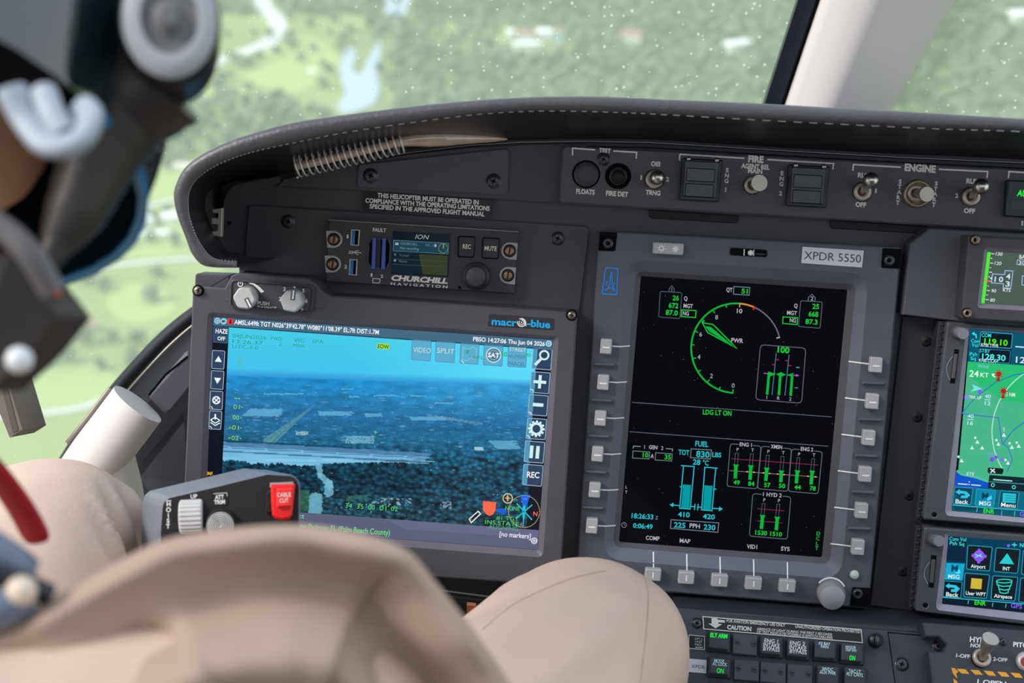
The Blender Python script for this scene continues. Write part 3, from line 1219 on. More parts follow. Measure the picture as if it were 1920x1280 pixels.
b.poly([(738, 449.5), (840.5, 455.5), (840, 476), (737, 470)], E(22, 62, 80), HZ + 0.0001)
b.poly([(785, 476), (840, 479), (838.3, 517), (793, 514)], E(52, 60, 40), HZ + 0.0001)
b.poly([(737, 471), (785, 474), (793, 514), (734, 511)], E(16, 32, 44), HZ + 0.00012)
b.stroke([(738, 450), (841, 456), (840, 476), (737, 470)], 0.8, E(90, 130, 140), HZ + 0.0002, True)
b.text('ION', (778.3, 447.4), (802, 448.6), 8, E(150, 158, 160), HZ + 0.0003, 0.0, slant=0.3)
b.text('CHURCHILL', (751, 458.6), (783, 460.4), 4.6, E(110, 140, 150), HZ + 0.0003)
b.text('Not recording', (750, 466.8), (785, 468.8), 4.4, E(110, 150, 120), HZ + 0.0003)
b.text('Total', (748, 480), (766, 481), 4.2, E(80, 105, 110), HZ + 0.0003)
b.text('None', (748, 491), (763, 492), 4.2, E(90, 110, 110), HZ + 0.0003)
b.poly([(741, 454.5), (747.5, 455), (747.2, 459.5), (740.8, 459)], E(150, 160, 165), HZ + 0.0003)
b.disc(741, 477, 2, E(80, 105, 110), HZ + 0.0003, 10)
b.disc(740.5, 488, 2.2, E(130, 140, 140), HZ + 0.0003, 10)
b.text('NC 1', (798, 461), (812, 461.8), 4.2, E(90, 130, 150), HZ + 0.0003)
b.poly([(814.5, 457.5), (818.5, 457.8), (818.3, 463), (814.3, 462.8)], E(150, 160, 165), HZ + 0.0003)
b.stroke(arc(831, 465.5, 8.6, 0, 345, 20), 1.3, E(104, 124, 60), HZ + 0.0003)
b.stroke([(831, 465.5), (832, 458)], 1.0, E(190, 200, 120), HZ + 0.0003)
b.stroke([(737, 485), (785, 487.5), (838, 490)], 0.5, E(70, 90, 80), HZ + 0.0002)
b.stroke([(736, 495), (785, 497.5), (838, 500)], 0.5, E(70, 90, 80), HZ + 0.0002)
b.build('screen', vr)
for name, q, tx, a_, c_ in (('record_button', [(860.5, 443), (890, 444.7), (887.5, 482), (859, 480.3)], 'REC', (867.4, 465.6), (882.6, 466.6)),
                            ('mute_button', [(906, 445.8), (936, 447.5), (933, 484.7), (904, 483)], 'MUTE', (908.4, 469), (931, 470.3))):
    b = MB()
    b.plate(rr([(q[0][0] - 1.5, q[0][1] - 1.5), (q[1][0] + 1.5, q[1][1] - 1.5), (q[2][0] + 1.5, q[2][1] + 1.5), (q[3][0] - 1.5, q[3][1] + 1.5)], 4), H - 0.001, H + 0.0003, PIT, 0.0)
    b.plate(rr(q, 3.5), H, H + 0.0022, P('button_black', srgb(50, 49, 54), 0.45), 0.0006)
    b.text(tx, a_, c_, 8, P('cream_legend', srgb(226, 216, 190), 0.5), H + 0.0024, 0.02)
    b.build(name, vr)
b = MB()
b.lathe(893.5, 517, H, [(26, 0), (25.5, 0.004), (24, 0.005), (20.5, 0.005), (19.5, 0.006)], P('knob_black', srgb(44, 44, 48), 0.45), seg=32, flute=0.0)
b.lathe(893.5, 517, H + 0.005, [(19, 0), (18.2, 0.008), (16, 0.009), (0.5, 0.0088)], P('knob_cap', srgb(64, 63, 68), 0.45), seg=32)
b.build('knob', vr)

# ------------------------------------------------------------------ long switch strip
sw = pthing('switch_panel', 'long charcoal switch strip with TEST, FIRE and ENGINE legends', 'switch panel', 1480, 350, 0.006)
H = 0.012
b = MB()
face = rr([(1053, 277), (1460, 297), (2150, 336), (2140, 447), (1480, 406.6), (1047, 380.5)][:2] + [(2150, 336)][:0] + [(2140, 447), (1047, 380.5)], [12, 1, 1, 10], 5)
face = rr([(1054, 272), (2150, 329), (2140, 447), (1047, 380.3)], [12, 1, 1, 10], 5)
b.plate(face, 0.001, H, PLATEM, 0.0012)
T = CREAMP
hh = H + 0.0002
tx = lambda s, a, c, cap, w=0.045: b.text(s, a, c, cap, T, hh, w)
tx('TEST', (1123, 285.3), (1145, 286.8), 7.6)
tx('FLOATS', (1080, 362.4), (1115, 364.8), 8.4)
tx('FIRE DET', (1136, 366), (1177.6, 368.8), 8.4)
tx('OEI', (1220.3, 310.6), (1237.4, 311.8), 8)
tx('TRNG', (1210.5, 364.4), (1238, 366.3), 8.2)
tx('1', (1200.5, 336.6), (1203.6, 336.8), 8)
tx('2', (1248.6, 339.6), (1254.4, 340), 8)
tx('FIRE', (1402.6, 303.2), (1431.4, 305), 11.5, 0.05)
tx('AGENT REL', (1389.7, 314.8), (1443, 318), 8.4)
tx('MAIN', (1402, 323.8), (1429.4, 325.6), 8.4)
tx('RUN', (1608, 332.4), (1633, 334), 8.6)
tx('OFF', (1603.8, 387), (1623.8, 388.4), 8.2)
tx('1', (1640.3, 361.4), (1643.6, 361.6), 7.6)
tx('ENGINE', (1695.7, 319.6), (1754.2, 323.4), 12.5, 0.05)
tx('RUN', (1811.7, 343.3), (1836, 345), 8.6)
tx('OFF', (1807, 398.6), (1828, 400), 8.2)
tx('2', (1790.6, 370.2), (1796.6, 370.6), 7.6)
tx('1', (1915, 422), (1918, 422.2), 8)
for chs, pts in (('ENG1', ((1363.6, 318.8), (1362.6, 329), (1361.8, 339), (1360.4, 355.6))), ('ENG2', ((1466.3, 324.6), (1465.6, 334.8), (1464.8, 345), (1463.4, 362.4))),
                 ('START', ((1687.6, 340.4), (1686.6, 350), (1685.6, 360), (1684.4, 370), (1683, 380))), ('START', ((1755.4, 344), (1754.2, 354), (1753.2, 363.6), (1752, 373.4), (1750.6, 383.6)))):
    for ch, (x, y) in zip(chs, pts):
        b.letter(ch, x, y, 7.4, T, hh, 0.045)
for ln in ([(1073.4, 291), (1073.6, 277.8), (1116, 280.8)], [(1150, 283), (1193.8, 285.6), (1192.6, 297.5)], [(1273.7, 301.5), (1275, 289.2), (1395.6, 296.6)], [(1439, 299), (1563, 306.6), (1561.4, 317.5)],
           [(1599, 320), (1600.4, 308.4), (1689, 313.4)], [(1760.6, 317.2), (1852, 321.6), (1850.4, 333.5)], [(1890.7, 334), (1892, 321.6), (1990, 327)]):
    b.stroke(ln, 2.8, T, hh)
b.build('faceplate', sw)
b = MB()
b.lathe(1099, 326.7, H, [(25.5, 0.0003), (24.5, 0.0004), (24, -0.004), (23, -0.0045)], PIT, seg=32)
b.lathe(1099, 326.7, H, [(24.8, 0.0005), (23, 0.0005)], PIT, seg=32, cap=False)
b.disc(1099, 326.7, 24, PIT, H + 0.0003, 28)
b.lathe(1099, 326.7, H + 0.0003, [(22.5, 0.0), (21, 0.0006), (12, 0.001), (1, 0.0009)], P('push_button_dark', srgb(62, 62, 67), 0.45), seg=28)
b.build('push_button', sw)
b = MB()
b.disc(1159, 330, 24.6, PIT, H + 0.0003, 28)
b.lathe(1159, 330, H + 0.0003, [(17, 0), (16, 0.002), (13.5, 0.002), (12.5, 0.0008)], P('gloss_black', srgb(30, 28, 30), 0.2), seg=28)
b.lathe(1159, 330, H + 0.0006, [(12.5, 0), (11.5, 0.0014), (1, 0.0018)], DARK, seg=24)
b.build('push_button', sw)
screw(sw, 1131.5, 298.6, H, 10.5)


def toggle(parent, base, tip, htip, rn, style, face=None, h0=0.012, ring=None, pl=PANEL, rb=13.5):
    """metal toggle: nut and lever; style 'ball' or 'flat'"""
    b = MB(pl)
    b.disc(base[0], base[1], rn * 1.12, PIT, h0 + 0.0003, 24)
    nut = P('nut_nickel', srgb(196, 184, 172), 0.4, metal=0.6)
    b.lathe(base[0], base[1], h0 + 0.0003, [(rn, 0), (rn * 0.98, 0.002), (rn * 0.85, 0.0028), (rn * 0.55, 0.0028), (rn * 0.5, 0.001)], nut, seg=24)
    b.disc(base[0], base[1], rn * 0.5, P('lever_boot_red', srgb(92, 34, 30), 0.5) if ring else PIT, h0 + 0.0016, 16)
    t = b.build('toggle_switch', parent)
    m = MB(pl)
    A = pl.at(base[0], base[1], h0 + 0.001)
    Bp = pl.at(tip[0], tip[1], h0 + htip)
    k = pl.k
    d = Bp - A
    if style == 'ball':
        m.tube([A, A + d * 0.35, A + d * 0.75, A + d * 0.95], [rb * 0.42 * k, rb * 0.45 * k, rb * 0.62 * k, rb * 0.7 * k], STEEL, seg=16)
        n0 = len(m.v)
        m.ball(Bp, rb * k, STEEL, 20, 14)
    else:
        m.tube([A, A + d * 0.4, A + d * 0.42, A + d * 0.96, Bp], [rb * 0.45 * k, rb * 0.5 * k, rb * 0.62 * k, rb * k, rb * 0.94 * k], SATIN, seg=24)
    o = m.build('lever', t)
    return t


toggle(sw, (1227, 336), (1232, 332.6), 0.016, 17, 'ball')
toggle(sw, (1411, 347), (1424, 342.8), 0.018, 16, 'flat', rb=15.5)
toggle(sw, (1616.5, 359.5), (1633, 337.5), 0.022, 16.5, 'ball', ring=True, rb=14)
toggle(sw, (1820, 369), (1839.5, 349.5), 0.022, 16.5, 'ball', ring=True, rb=14)
b = MB()
b.lathe(1719.6, 363, H, [(26, 0), (25.4, 0.002), (21, 0.003), (19, 0.0015), (12, 0.001)], P('brass_ring', srgb(160, 146, 122), 0.35, metal=0.8), seg=30)
b.build('switch_bezel', sw)
toggle(sw, (1716, 362), (1738, 364), 0.022, 15, 'flat', rb=14, h0=0.0125)
GUARD = P('guard_black', srgb(38, 40, 46), 0.35, spec=0.5)
GWIN = P('guard_window', srgb(56, 56, 62), 0.25, spec=0.5)
for q in ([(1279, 296), (1355, 300), (1348, 379), (1274, 375)], [(1480, 308), (1556, 312), (1549, 390), (1475, 386)]):
    b = MB()
    b.plate(rr(q, 3), H, H + 0.007, GUARD, 0.001)
    x, y = q[0]
    b.plate(rr([(x + 4, y + 4), (x + 71, y + 7.5), (x + 65, y + 76), (x, y + 73)], 2), H + 0.006, H + 0.0085, P('guard_lid', srgb(48, 50, 57), 0.3, spec=0.5), 0.0008)
    for dy in (18, 47):
        b.poly(rr([(x + 10 - dy * 0.07, y + dy), (x + 63 - dy * 0.07, y + dy + 3.2), (x + 62 - dy * 0.08, y + dy + 28), (x + 8.5 - dy * 0.07, y + dy + 25)], 1.5), PIT, H + 0.0087)
        b.poly(rr([(x + 11 - dy * 0.07, y + dy + 1.5), (x + 62 - dy * 0.07, y + dy + 4.4), (x + 61 - dy * 0.08, y + dy + 26.5), (x + 9.5 - dy * 0.07, y + dy + 23.8)], 1.5), GWIN, H + 0.0089)
    for dx in (12, 65):
        A = PANEL.at(x + dx, y + 1 + dx * 0.05, H + 0.009)
        b.ball(A, 0.0018, STEEL, 10, 8)
    b.build('guarded_switch', sw)
b = MB()
b.plate(rr([(1890, 337), (1985, 342), (1980, 411), (1886, 406)], 4), H, H + 0.006, GUARD, 0.001)
b.poly([(1900, 352), (1980, 356), (1978, 374), (1898, 370)], E(28, 44, 40), H + 0.0062)
b.poly([(1897, 376), (1978, 380), (1976, 396), (1895, 391)], P('annunciator_grey', srgb(58, 64, 64), 0.3), H + 0.0062)
b.text('AUTO', (1906.4, 367), (1943, 369.2), 11, E(20, 235, 60), H + 0.0064, 0.03, slant=0.15)
b.build('annunciator', sw)
# ------------------------------------------------------------------ tall multi-function display
mf = pthing('display_unit', 'tall grey multi-function display with engine dials and grey side keys', 'display', 1385, 780, 0.003)
H, HI, HS = 0.016, 0.010, 0.0075
b = MB()
out_q = [(1124, 432.5), (1690, 464), (1628, 1140), (1079, 1096)]
in_q = [(1175, 486), (1629, 513), (1577, 1086), (1130, 1048)]
in2_q = [(1192, 508), (1605, 533), (1556, 1058), (1149, 1025)]
scr_q = [(1201.7, 517.3), (1588.7, 543), (1541, 1044.5), (1160.6, 1015.4)]
R0 = rr(out_q, [6, 5, 4, 10], 6)
R1 = rr(in_q, 36, 6)
R2 = rr(in2_q, 16, 6)
R3 = rr(scr_q, 4, 6)
lo = [b.L(R0, 0.0), b.L(R0, H - 0.001), [p for p in inset(b.L(R0, H), 0.001)], b.L(R1, H), b.L(R2, HI), b.L(R3, HS)]
lo[0] = [Vector((p.x, p.y, 0.0)) for p in lo[1]]
b.loft(lo[:4], GREY)
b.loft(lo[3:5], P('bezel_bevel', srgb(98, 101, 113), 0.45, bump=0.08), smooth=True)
b.loft(lo[4:6], P('bezel_inner', srgb(78, 76, 82), 0.5), smooth=False)
hh = H + 0.0002
# leader lines beside the keys
LEAD = WHITE
for k in range(6):
    dx, dy = -5.35 * k, 67.3 * k
    b.stroke([(1147.8 + dx, 648.7 + dy), (1163.5 + dx, 649.6 + dy)], 2.6, LEAD, hh)
    A, B = PANEL.at(1163.3 + dx, 649.6 + dy, hh), PANEL.at(1181 + dx, 648.2 + dy, HI + 0.0012)
    b.add([A + Vector((0, 0.0005, 0)), B + Vector((0, 0.0005, 0)), B - Vector((0, 0.0005, 0)), A - Vector((0, 0.0005, 0))], [[0, 1, 2, 3]], LEAD)
    dx, dy = -6.75 * k, 68.3 * k
    b.stroke([(1614 + dx, 680.2 + dy), (1631 + dx, 682.2 + dy)], 2.6, LEAD, hh)
    A, B = PANEL.at(1614.3 + dx, 680.2 + dy, hh), PANEL.at(1591 + dx, 677.3 + dy, HI + 0.0012)
    b.add([A + Vector((0, 0.0005, 0)), B + Vector((0, 0.0005, 0)), B - Vector((0, 0.0005, 0)), A - Vector((0, 0.0005, 0))], [[0, 1, 2, 3]], LEAD)
for x, y0, y1, y2 in ((1225, 1034, 1057, 1067), (1287.6, 1038.6, 1062, 1072), (1350, 1043.6, 1067, 1077), (1413, 1048.4, 1072, 1082), (1476.3, 1053.6, 1077, 1087)):
    b.stroke([(x + 0.3, y1), (x + 0.6, y2)], 2.6, LEAD, hh)
    A, B = PANEL.at(x, y0, HI + 0.0012), PANEL.at(x + 0.4, y1 + 0.3, hh)
    b.add([A + Vector((0.0005, 0, 0)), B + Vector((0.0005, 0, 0)), B - Vector((0.0005, 0, 0)), A - Vector((0.0005, 0, 0))], [[0, 1, 2, 3]], LEAD)
b.stroke([(x, y) for x, y in arc(1557, 1112, 29, 222, 335, 16)], 3.2, LEAD, hh)
# blue maker's mark
BL = P('mark_blue', srgb(20, 140, 245), 0.5, var=0.02)
b.stroke(rr([(1135.5, 502), (1158.5, 503), (1156.5, 552), (1128.8, 550.5)], 1.5, 2), 2.2, BL, hh, True)
b.stroke([(1146.3, 508), (1144, 523), (1143.5, 530)], 2.0, BL, hh)
b.stroke([(1146.7, 508), (1148, 523), (1148, 530)], 2.0, BL, hh)
b.stroke([(1144, 530), (1140, 540), (1133, 545)], 2.0, BL, hh)
b.stroke([(1148, 530), (1150, 540), (1154, 546)], 2.0, BL, hh)
b.stroke([(1132.5, 545.5), (1140, 542), (1145, 538.5), (1148.5, 542.5), (1154, 546)], 1.6, BL, hh)
b.stroke([(1137, 536), (1136.5, 529), (1140, 528)], 1.6, BL, hh)
b.stroke([(1151, 529), (1152, 532), (1149.5, 536)], 1.4, BL, hh)
b.build('bezel', mf)
# corner pockets with socket screws
for q, c in (([(1124.5, 434), (1157.5, 435.8), (1153.5, 471), (1121.5, 470)], (1140, 456)), ([(1655, 465), (1691, 467), (1688, 504), (1652, 502)], (1667, 488)), ([(1598, 1100), (1633, 1102), (1630, 1139), (1593, 1136)], (1607.5, 1112))):
    b = MB()
    b.poly(rr(q, 3), PIT, H + 0.0003)
    b.lathe(c[0], c[1], H + 0.0003, [(10, 0), (9.5, 0.0022), (7, 0.003), (5, 0.0028)], SCREWM, seg=20)
    b.disc(c[0], c[1], 4.8, PIT, H + 0.0033, 6)
    b.build('corner_screw', mf)


def key(x0, y0, x1, y1, vertical, lean=-2.4):
    b = MB()
    q = [(x0 + 1.2, y0 - 0.8), (x1 + 1.2, y0 + 0.8), (x1 - 1.2, y1 + 0.8), (x0 - 1.2, y1 - 0.8)]
    b.plate(rr(q, 2.6, 3), H - 0.0008, H + 0.0055, KEYM, 0.0007)
    cx, cy = (x0 + x1) / 2, (y0 + y1) / 2
    if vertical:
        b.stroke([(cx + 0.3, cy - 5.5), (cx - 0.3, cy + 5.5)], 3, WHITE, H + 0.0057)
    else:
        b.stroke([(cx - 6.8, cy + 1), (cx + 6.8, cy + 1.8)], 3, WHITE, H + 0.0057)
    return b.build('soft_key', mf)


for k in range(6):
    dx, dy = -5.35 * k, 67.3 * k
    key(1125.8 + dx, 636 + dy, 1147.3 + dx, 664 + dy, False)
    dx, dy = -6.75 * k, 68.4 * k
    key(1631.8 + dx, 670.3 + dy, 1655 + dx, 698.8 + dy, False)
for x0, y0, x1, y1 in ((1209.5, 1067, 1239.5, 1089.5), (1272.3, 1072.4, 1301.8, 1095.2), (1334.4, 1077.8, 1365, 1100.5), (1398, 1083, 1428.5, 1106), (1461.6, 1088.2, 1492, 1111)):
    key(x0, y0, x1, y1, True)
RIDGE = P('ridge_grey', srgb(84, 86, 94), 0.45)
for k in range(5):
    for x0, y0, w in ((1112.8 - 5.4 * k, 680 + 67.2 * k, 41), (1617.6 - 6.7 * k, 715 + 68.1 * k, 43)):
        b = MB()
        b.plate([(x0, y0), (x0 + w, y0 + 2.4), (x0 + w - 1, y0 + 8.6), (x0 - 1, y0 + 6)], H - 0.001, H + 0.0036, RIDGE, 0.0012)
        b.build('divider_ridge', mf)
b = MB()
b.plate(rr([(1225, 454), (1282.7, 456.8), (1281, 478.5), (1224, 475.4)], 2.5), H - 0.001, H + 0.004, KEYM, 0.0006)
for cx, full in ((1240, 0), (1266.5, 1)):
    cy = 465.3 + (cx - 1240) * 0.05
    for i in range(8):
        a = math.radians(45 * i + 10)
        b.stroke([(cx + 3 * math.cos(a), cy + 3 * math.sin(a)), (cx + 7 * math.cos(a), cy + 7 * math.sin(a))], 1.8, WHITE, H + 0.0042)
    b.stroke(arc(cx, cy, 3.6, 0, 350, 14), 1.6, WHITE, H + 0.0043)
    if full:
        b.disc(cx, cy, 3.6, WHITE, H + 0.0043, 12)
b.build('brightness_rocker', mf)
b = MB()
b.loft([b.L(rr([(1367.5, 463.5), (1439.5, 468), (1438.8, 482.5), (1367.5, 478.5)], 5, 5), H + 0.0002), b.L(rr([(1369, 465), (1438, 469.3), (1437.3, 481), (1369, 477)], 5, 5), H + 0.0006)], DARK)
b.poly(rr([(1369, 465), (1438, 469.3), (1437.3, 481), (1369, 477)], 5, 5), PIT, H + 0.0006)
b.stroke([(1395.6, 467), (1395, 479)], 2, WHITE, H + 0.0009)
b.stroke([(1413.5, 468), (1413, 480)], 1.5, WHITE, H + 0.0009)
b.ball(PANEL.at(1407.4, 474, H + 0.0012), 0.0021, WHITE, 12, 8)
b.stroke([(1415, 475.5), (1434, 476.8)], 1.2, GREY, H + 0.0009)
b.build('slip_indicator', mf)
b = MB()
LAB = P('white_label_tape', srgb(214, 210, 218), 0.5, var=0.03)
b.plate([(1505, 462.5), (1619.7, 469.8), (1616.3, 501.3), (1502.4, 493)], H - 0.0002, H + 0.0006, LAB, 0.0)
b.text('XPDR 5550', (1507.5, 485.6), (1613.8, 492.6), 15, P('label_ink', srgb(62, 60, 68), 0.6), H + 0.0008, -0.005)
o = b.build('label_tape', mf)
o['label'] = 'white tape strip with dark lettering'
b = MB()
b.lathe(1557, 1111, H, [(26, 0), (25.5, 0.006), (23, 0.007)], P('knob_skirt', srgb(128, 128, 133), 0.45), seg=32)
b.lathe(1556, 1113, H + 0.006, [(23.5, 0), (23, 0.009), (21.5, 0.0102), (1, 0.0104)], P('knob_grey', srgb(150, 148, 154), 0.4), seg=32)
b.build('brightness_knob', mf)
b = MB()
b.lathe(1602, 1077, H, [(8.6, 0), (8, 0.0016), (5, 0.0024), (0.5, 0.0026)], P('sensor_lens', srgb(186, 196, 186), 0.3), seg=20)
b.build('light_sensor', mf)

# ---- the picture on the screen
b = MB()
G, CY, WH, GR, RD, AM = E(18, 205, 62), E(38, 190, 205), E(178, 172, 186), E(104, 116, 128), E(190, 30, 60), E(224, 150, 50)
GD, MG = E(8, 178, 62), E(190, 80, 220)
b.poly(scr_q, E(4, 5, 9), HS)
h1, h2, h3 = HS + 0.0002, HS + 0.0004, HS + 0.0006
tx = lambda s, a, c, cap, m, w=0.02: b.text(s, a, c, cap, m, h2, w)
bx = lambda q, m, w=1.5, r=0: b.stroke(rr(q, r, 3) if r else q, w, m, h1, True)
b.stroke([(1185, 754), (1559, 781.3)], 1.4, E(92, 96, 112), h1)
b.stroke([(1180, 809), (1552.5, 836.2)], 1.4, E(92, 96, 112), h1)
bx([(1238, 546), (1278.5, 548.5), (1274.8, 597), (1235, 594)], E(72, 90, 104), 1.4, 3)
b.stroke([(1254, 546.5), (1255, 541), (1259.8, 535.5), (1264, 541.5), (1264, 547)], 1.3, E(90, 96, 110), h1)
tx('1', (1258.5, 546), (1260.5, 546.1), 6, E(90, 96, 110))
tx('26', (1261, 562.6), (1272.6, 563.3), 9, G)
tx('672', (1253.6, 576.6), (1271.3, 577.8), 9, G)
tx('87.0', (1248, 589.8), (1270.5, 591.2), 9, G)
tx('Q', (1282.2, 562.8), (1288.6, 563.2), 7.4, WH)
tx('MGT', (1281.3, 576.6), (1298.8, 577.8), 7.4, WH)
bx([(1278, 580.6), (1305, 582.2), (1304, 595), (1277.3, 593.2)], G, 1.6)
tx('NG', (1280, 590.6), (1291.4, 591.3), 7.4, WH)
tx('QT', (1361.7, 546.4), (1373, 547.2), 7.4, WH)
bx([(1376, 537), (1405.8, 538.8), (1404.6, 553.2), (1375, 551.3)], E(110, 122, 136), 1.5)
tx('51', (1390, 549.6), (1401.8, 550.4), 8.6, G)
bx([(1501.3, 563.5), (1541.8, 566), (1537.6, 615.2), (1497, 611.8)], E(84, 98, 112), 1.4, 3)
b.stroke([(1515, 564), (1516, 557), (1522.5, 551.5), (1528.5, 558), (1528, 565)], 1.3, E(110, 114, 130), h1)
tx('2', (1519.6, 563), (1525, 563.4), 7.4, E(150, 148, 165))
tx('25', (1523, 578.4), (1535.6, 579.3), 9, G)
tx('668', (1515.8, 592.6), (1534, 593.8), 9, G)
tx('87.3', (1510, 606.8), (1532.5, 608.4), 9, G)
tx('Q', (1488.7, 576.4), (1495.2, 576.9), 7.4, WH)
tx('MGT', (1475.5, 589.6), (1494, 590.9), 7.4, WH)
bx([(1468.2, 593.8), (1495.4, 595.4), (1494.6, 608.2), (1467.6, 606.2)], G, 1.6)
tx('NG', (1480.5, 603.6), (1492.2, 604.4), 7.4, WH)
# power dial
CX, CYc, RR = 1380, 652.6, 84
b.stroke(arc(CX, CYc, RR, 94, 275, 60), 3, GD, h1)
b.stroke(arc(CX, CYc, RR, 275, 294, 10), 3, E(215, 140, 50), h1)
b.stroke(arc(CX, CYc, RR, 294, 346, 20), 2.6, E(104, 98, 118), h1)
p = arc(CX, CYc, 1, 294, 294, 1)[0]
ux, uy = p[0] - CX, p[1] - CYc
b.stroke([(CX + ux * 79, CYc + uy * 79), (CX + ux * 86, CYc + uy * 86)], 3, E(205, 40, 30), h2)
ux, uy = math.cos(math.radians(346)), math.sin(math.radians(346))
b.stroke([(CX + ux * 78, CYc + uy * 78), (CX + ux * 85, CYc + uy * 85)], 2.4, E(170, 170, 176), h2)
for i in range(11):
    an = math.radians(94 + 18.1 * i)
    ux, uy = math.cos(an), math.sin(an)
    col = AM if i == 10 else GD
    b.stroke([(CX + ux * (78 if i % 2 else 77), CYc + uy * (78 if i % 2 else 77)), (CX + ux * 85, CYc + uy * 85)], 2, col, h2)
for s_, x, y in (('0', 1374.4, 722.5), ('2', 1333.6, 704.6), ('4', 1310.3, 669), ('6', 1313.6, 626.5), ('8', 1343.4, 594.5)):
    b.letter(s_, x, y, 8, WH, h2, 0.0)
tx('10', (1381.4, 586.6), (1391.6, 587.2), 8, WH)
b.stroke([(1317, 605), (1336.7, 608), (1372, 643), (1381.4, 653), (1360, 641), (1326.5, 623)], 1.8, G, h2, True)
b.poly([(1322, 611), (1333.5, 613), (1374, 648), (1330, 621.5)], GD, h2)
b.disc(1317.5, 603.5, 2, G, h2, 10)
tx('PWR', (1370.8, 641.2), (1393, 642.8), 7.8, WH)
# rotor rpm box
bx([(1426, 646), (1511, 652.4), (1503, 755.6), (1416.8, 749)], E(98, 98, 116), 1.5, 7)
tx('100', (1457.6, 660.2), (1479.8, 662), 10.5, G, 0.03)
b.stroke([(1455.5, 662), (1447.4, 740)], 1.2, E(70, 140, 165), h1)
b.stroke([(1479.5, 664.5), (1471.8, 741)], 1.2, E(70, 140, 165), h1)
for x0, x1, y0, y1 in ((1441.8, 1438.4, 700, 739.5), (1463.2, 1460.4, 702, 740.6), (1485.4, 1482.4, 703.5, 741.8)):
    b.stroke([(x0, y0), (x1, y1)], 4.8, GD, h2)
b.poly([(1440, 696), (1455, 701), (1441.5, 706.5)], GD, h2)
b.poly([(1455.5, 701.3), (1464.4, 697.4), (1473.5, 702.2), (1464, 706.6)], GD, h3)
b.poly([(1488.4, 698.8), (1475.5, 703), (1484.5, 706)], GD, h2)
b.stroke([(1432, 699.6), (1440, 700)], 1.6, MG, h1)
b.stroke([(1488, 703), (1494, 703.6)], 1.6, MG, h1)
b.poly([(1493, 701), (1498.6, 703.6), (1493, 706)], MG, h1)
for x, y in ((1457.5, 674), (1451, 683), (1475.5, 675.5), (1481, 685)):
    b.stroke([(x - 3, y), (x + 3, y + 0.4)], 2, E(160, 30, 60), h1)
b.stroke([(1493, 688.4), (1499, 689)], 1.6, E(90, 170, 190), h1)
b.stroke([(1490, 726.6), (1496, 727)], 1.4, E(110, 150, 150), h1)
for s_, x, y in (('1', 1437.6, 744.6), ('R', 1459.4, 746), ('2', 1481.6, 747.6)):
    b.letter(s_, x, y, 6.4, WH, h2, 0.0)
tx('LDG LT ON', (1317.5, 776.4), (1371.4, 779.4), 9, G)
# generators
b.letter('1', 1208.3, 837.6, 6.6, WH, h2, 0)
tx('GEN', (1216.7, 841.2), (1232.3, 842.2), 6.8, WH)
b.letter('2', 1241.5, 839.8, 6.6, WH, h2, 0)
b.stroke([(1187, 840.6), (1187.8, 836), (1201.5, 837)], 1.4, E(140, 150, 160), h1)
b.stroke([(1248.5, 840.6), (1261, 841.6), (1260.6, 846)], 1.4, E(140, 150, 160), h1)
bx([(1187, 845), (1218, 847), (1217, 860), (1186, 858.4)], E(112, 120, 130), 1.4)
bx([(1229.2, 848.4), (1260.4, 850.6), (1259.4, 864), (1228.4, 862)], E(112, 120, 130), 1.4)
tx('10', (1204.8, 856.6), (1215.4, 857.3), 8.4, G)
tx('35', (1246, 860.4), (1257.6, 861.2), 8.4, G)
tx('A', (1219.6, 858.2), (1225.6, 858.6), 7.4, WH)
# fuel
tx('FUEL', (1303.4, 836), (1328, 837.6), 9.4, CY)
tx('TOT', (1272, 851.8), (1292, 853), 9, CY)
bx([(1296, 841.2), (1334, 843.4), (1331.8, 860.4), (1294.5, 857.6)], E(116, 122, 134), 1.5)
tx('830', (1305, 856), (1330, 857.8), 11, CY, 0.02)
tx('LBS', (1335.2, 856), (1352, 857.2), 8.4, CY)
tx('28', (1298.8, 870.4), (1313, 871.4), 9.6, CY)
tx('\u00b0C', (1317.5, 871.6), (1328.2, 872.4), 9, CY)
b.stroke([(1277, 872.6), (1301.6, 874.4), (1294, 954), (1274.4, 952.6), (1281.6, 873)], 1.8, CY, h1)
b.stroke([(1345.6, 877.4), (1321.6, 875.6), (1315.4, 955.6), (1335, 957.2), (1342, 877)], 1.8, CY, h1)
b.poly([(1280.6, 908), (1295.5, 909), (1292, 952.6), (1277, 951.6)], E(0, 152, 160), h1)
b.poly([(1320.8, 909.4), (1336, 910.6), (1332.4, 955.6), (1318, 954.6)], E(0, 152, 160), h1)
for ln in ([(1259, 946.3), (1275, 947.6)], [(1295, 949), (1303, 949.6)], [(1309, 950.2), (1316, 950.8)], [(1335, 952.5), (1352, 953.6)], [(1303.2, 944), (1302.2, 956)], [(1309, 944.4), (1308, 956.4)], [(1274.5, 912), (1279, 912.3)], [(1338.5, 916.5), (1343, 916.8)]):
    b.stroke(ln, 1.8, CY, h1)
b.poly([(1255.6, 946), (1263, 942), (1262, 950.5)], CY, h1)
b.poly([(1355.6, 953.8), (1348.6, 949.6), (1347.6, 958)], CY, h1)
tx('410', (1271, 968.2), (1293, 969.6), 9, CY)
tx('420', (1317.6, 972), (1340, 973.6), 9, CY)
tx('18:26:33', (1184, 970.6), (1224.6, 973.4), 8.8, CY)
tx('Z', (1229, 973.2), (1233.6, 973.5), 6, E(90, 150, 160))
tx('0:06:49', (1186.8, 989), (1223.4, 991.6), 8.6, CY)
b.stroke(arc(1170.2, 983.8, 4.6, 0, 350, 16), 1.2, E(120, 120, 140), h1)
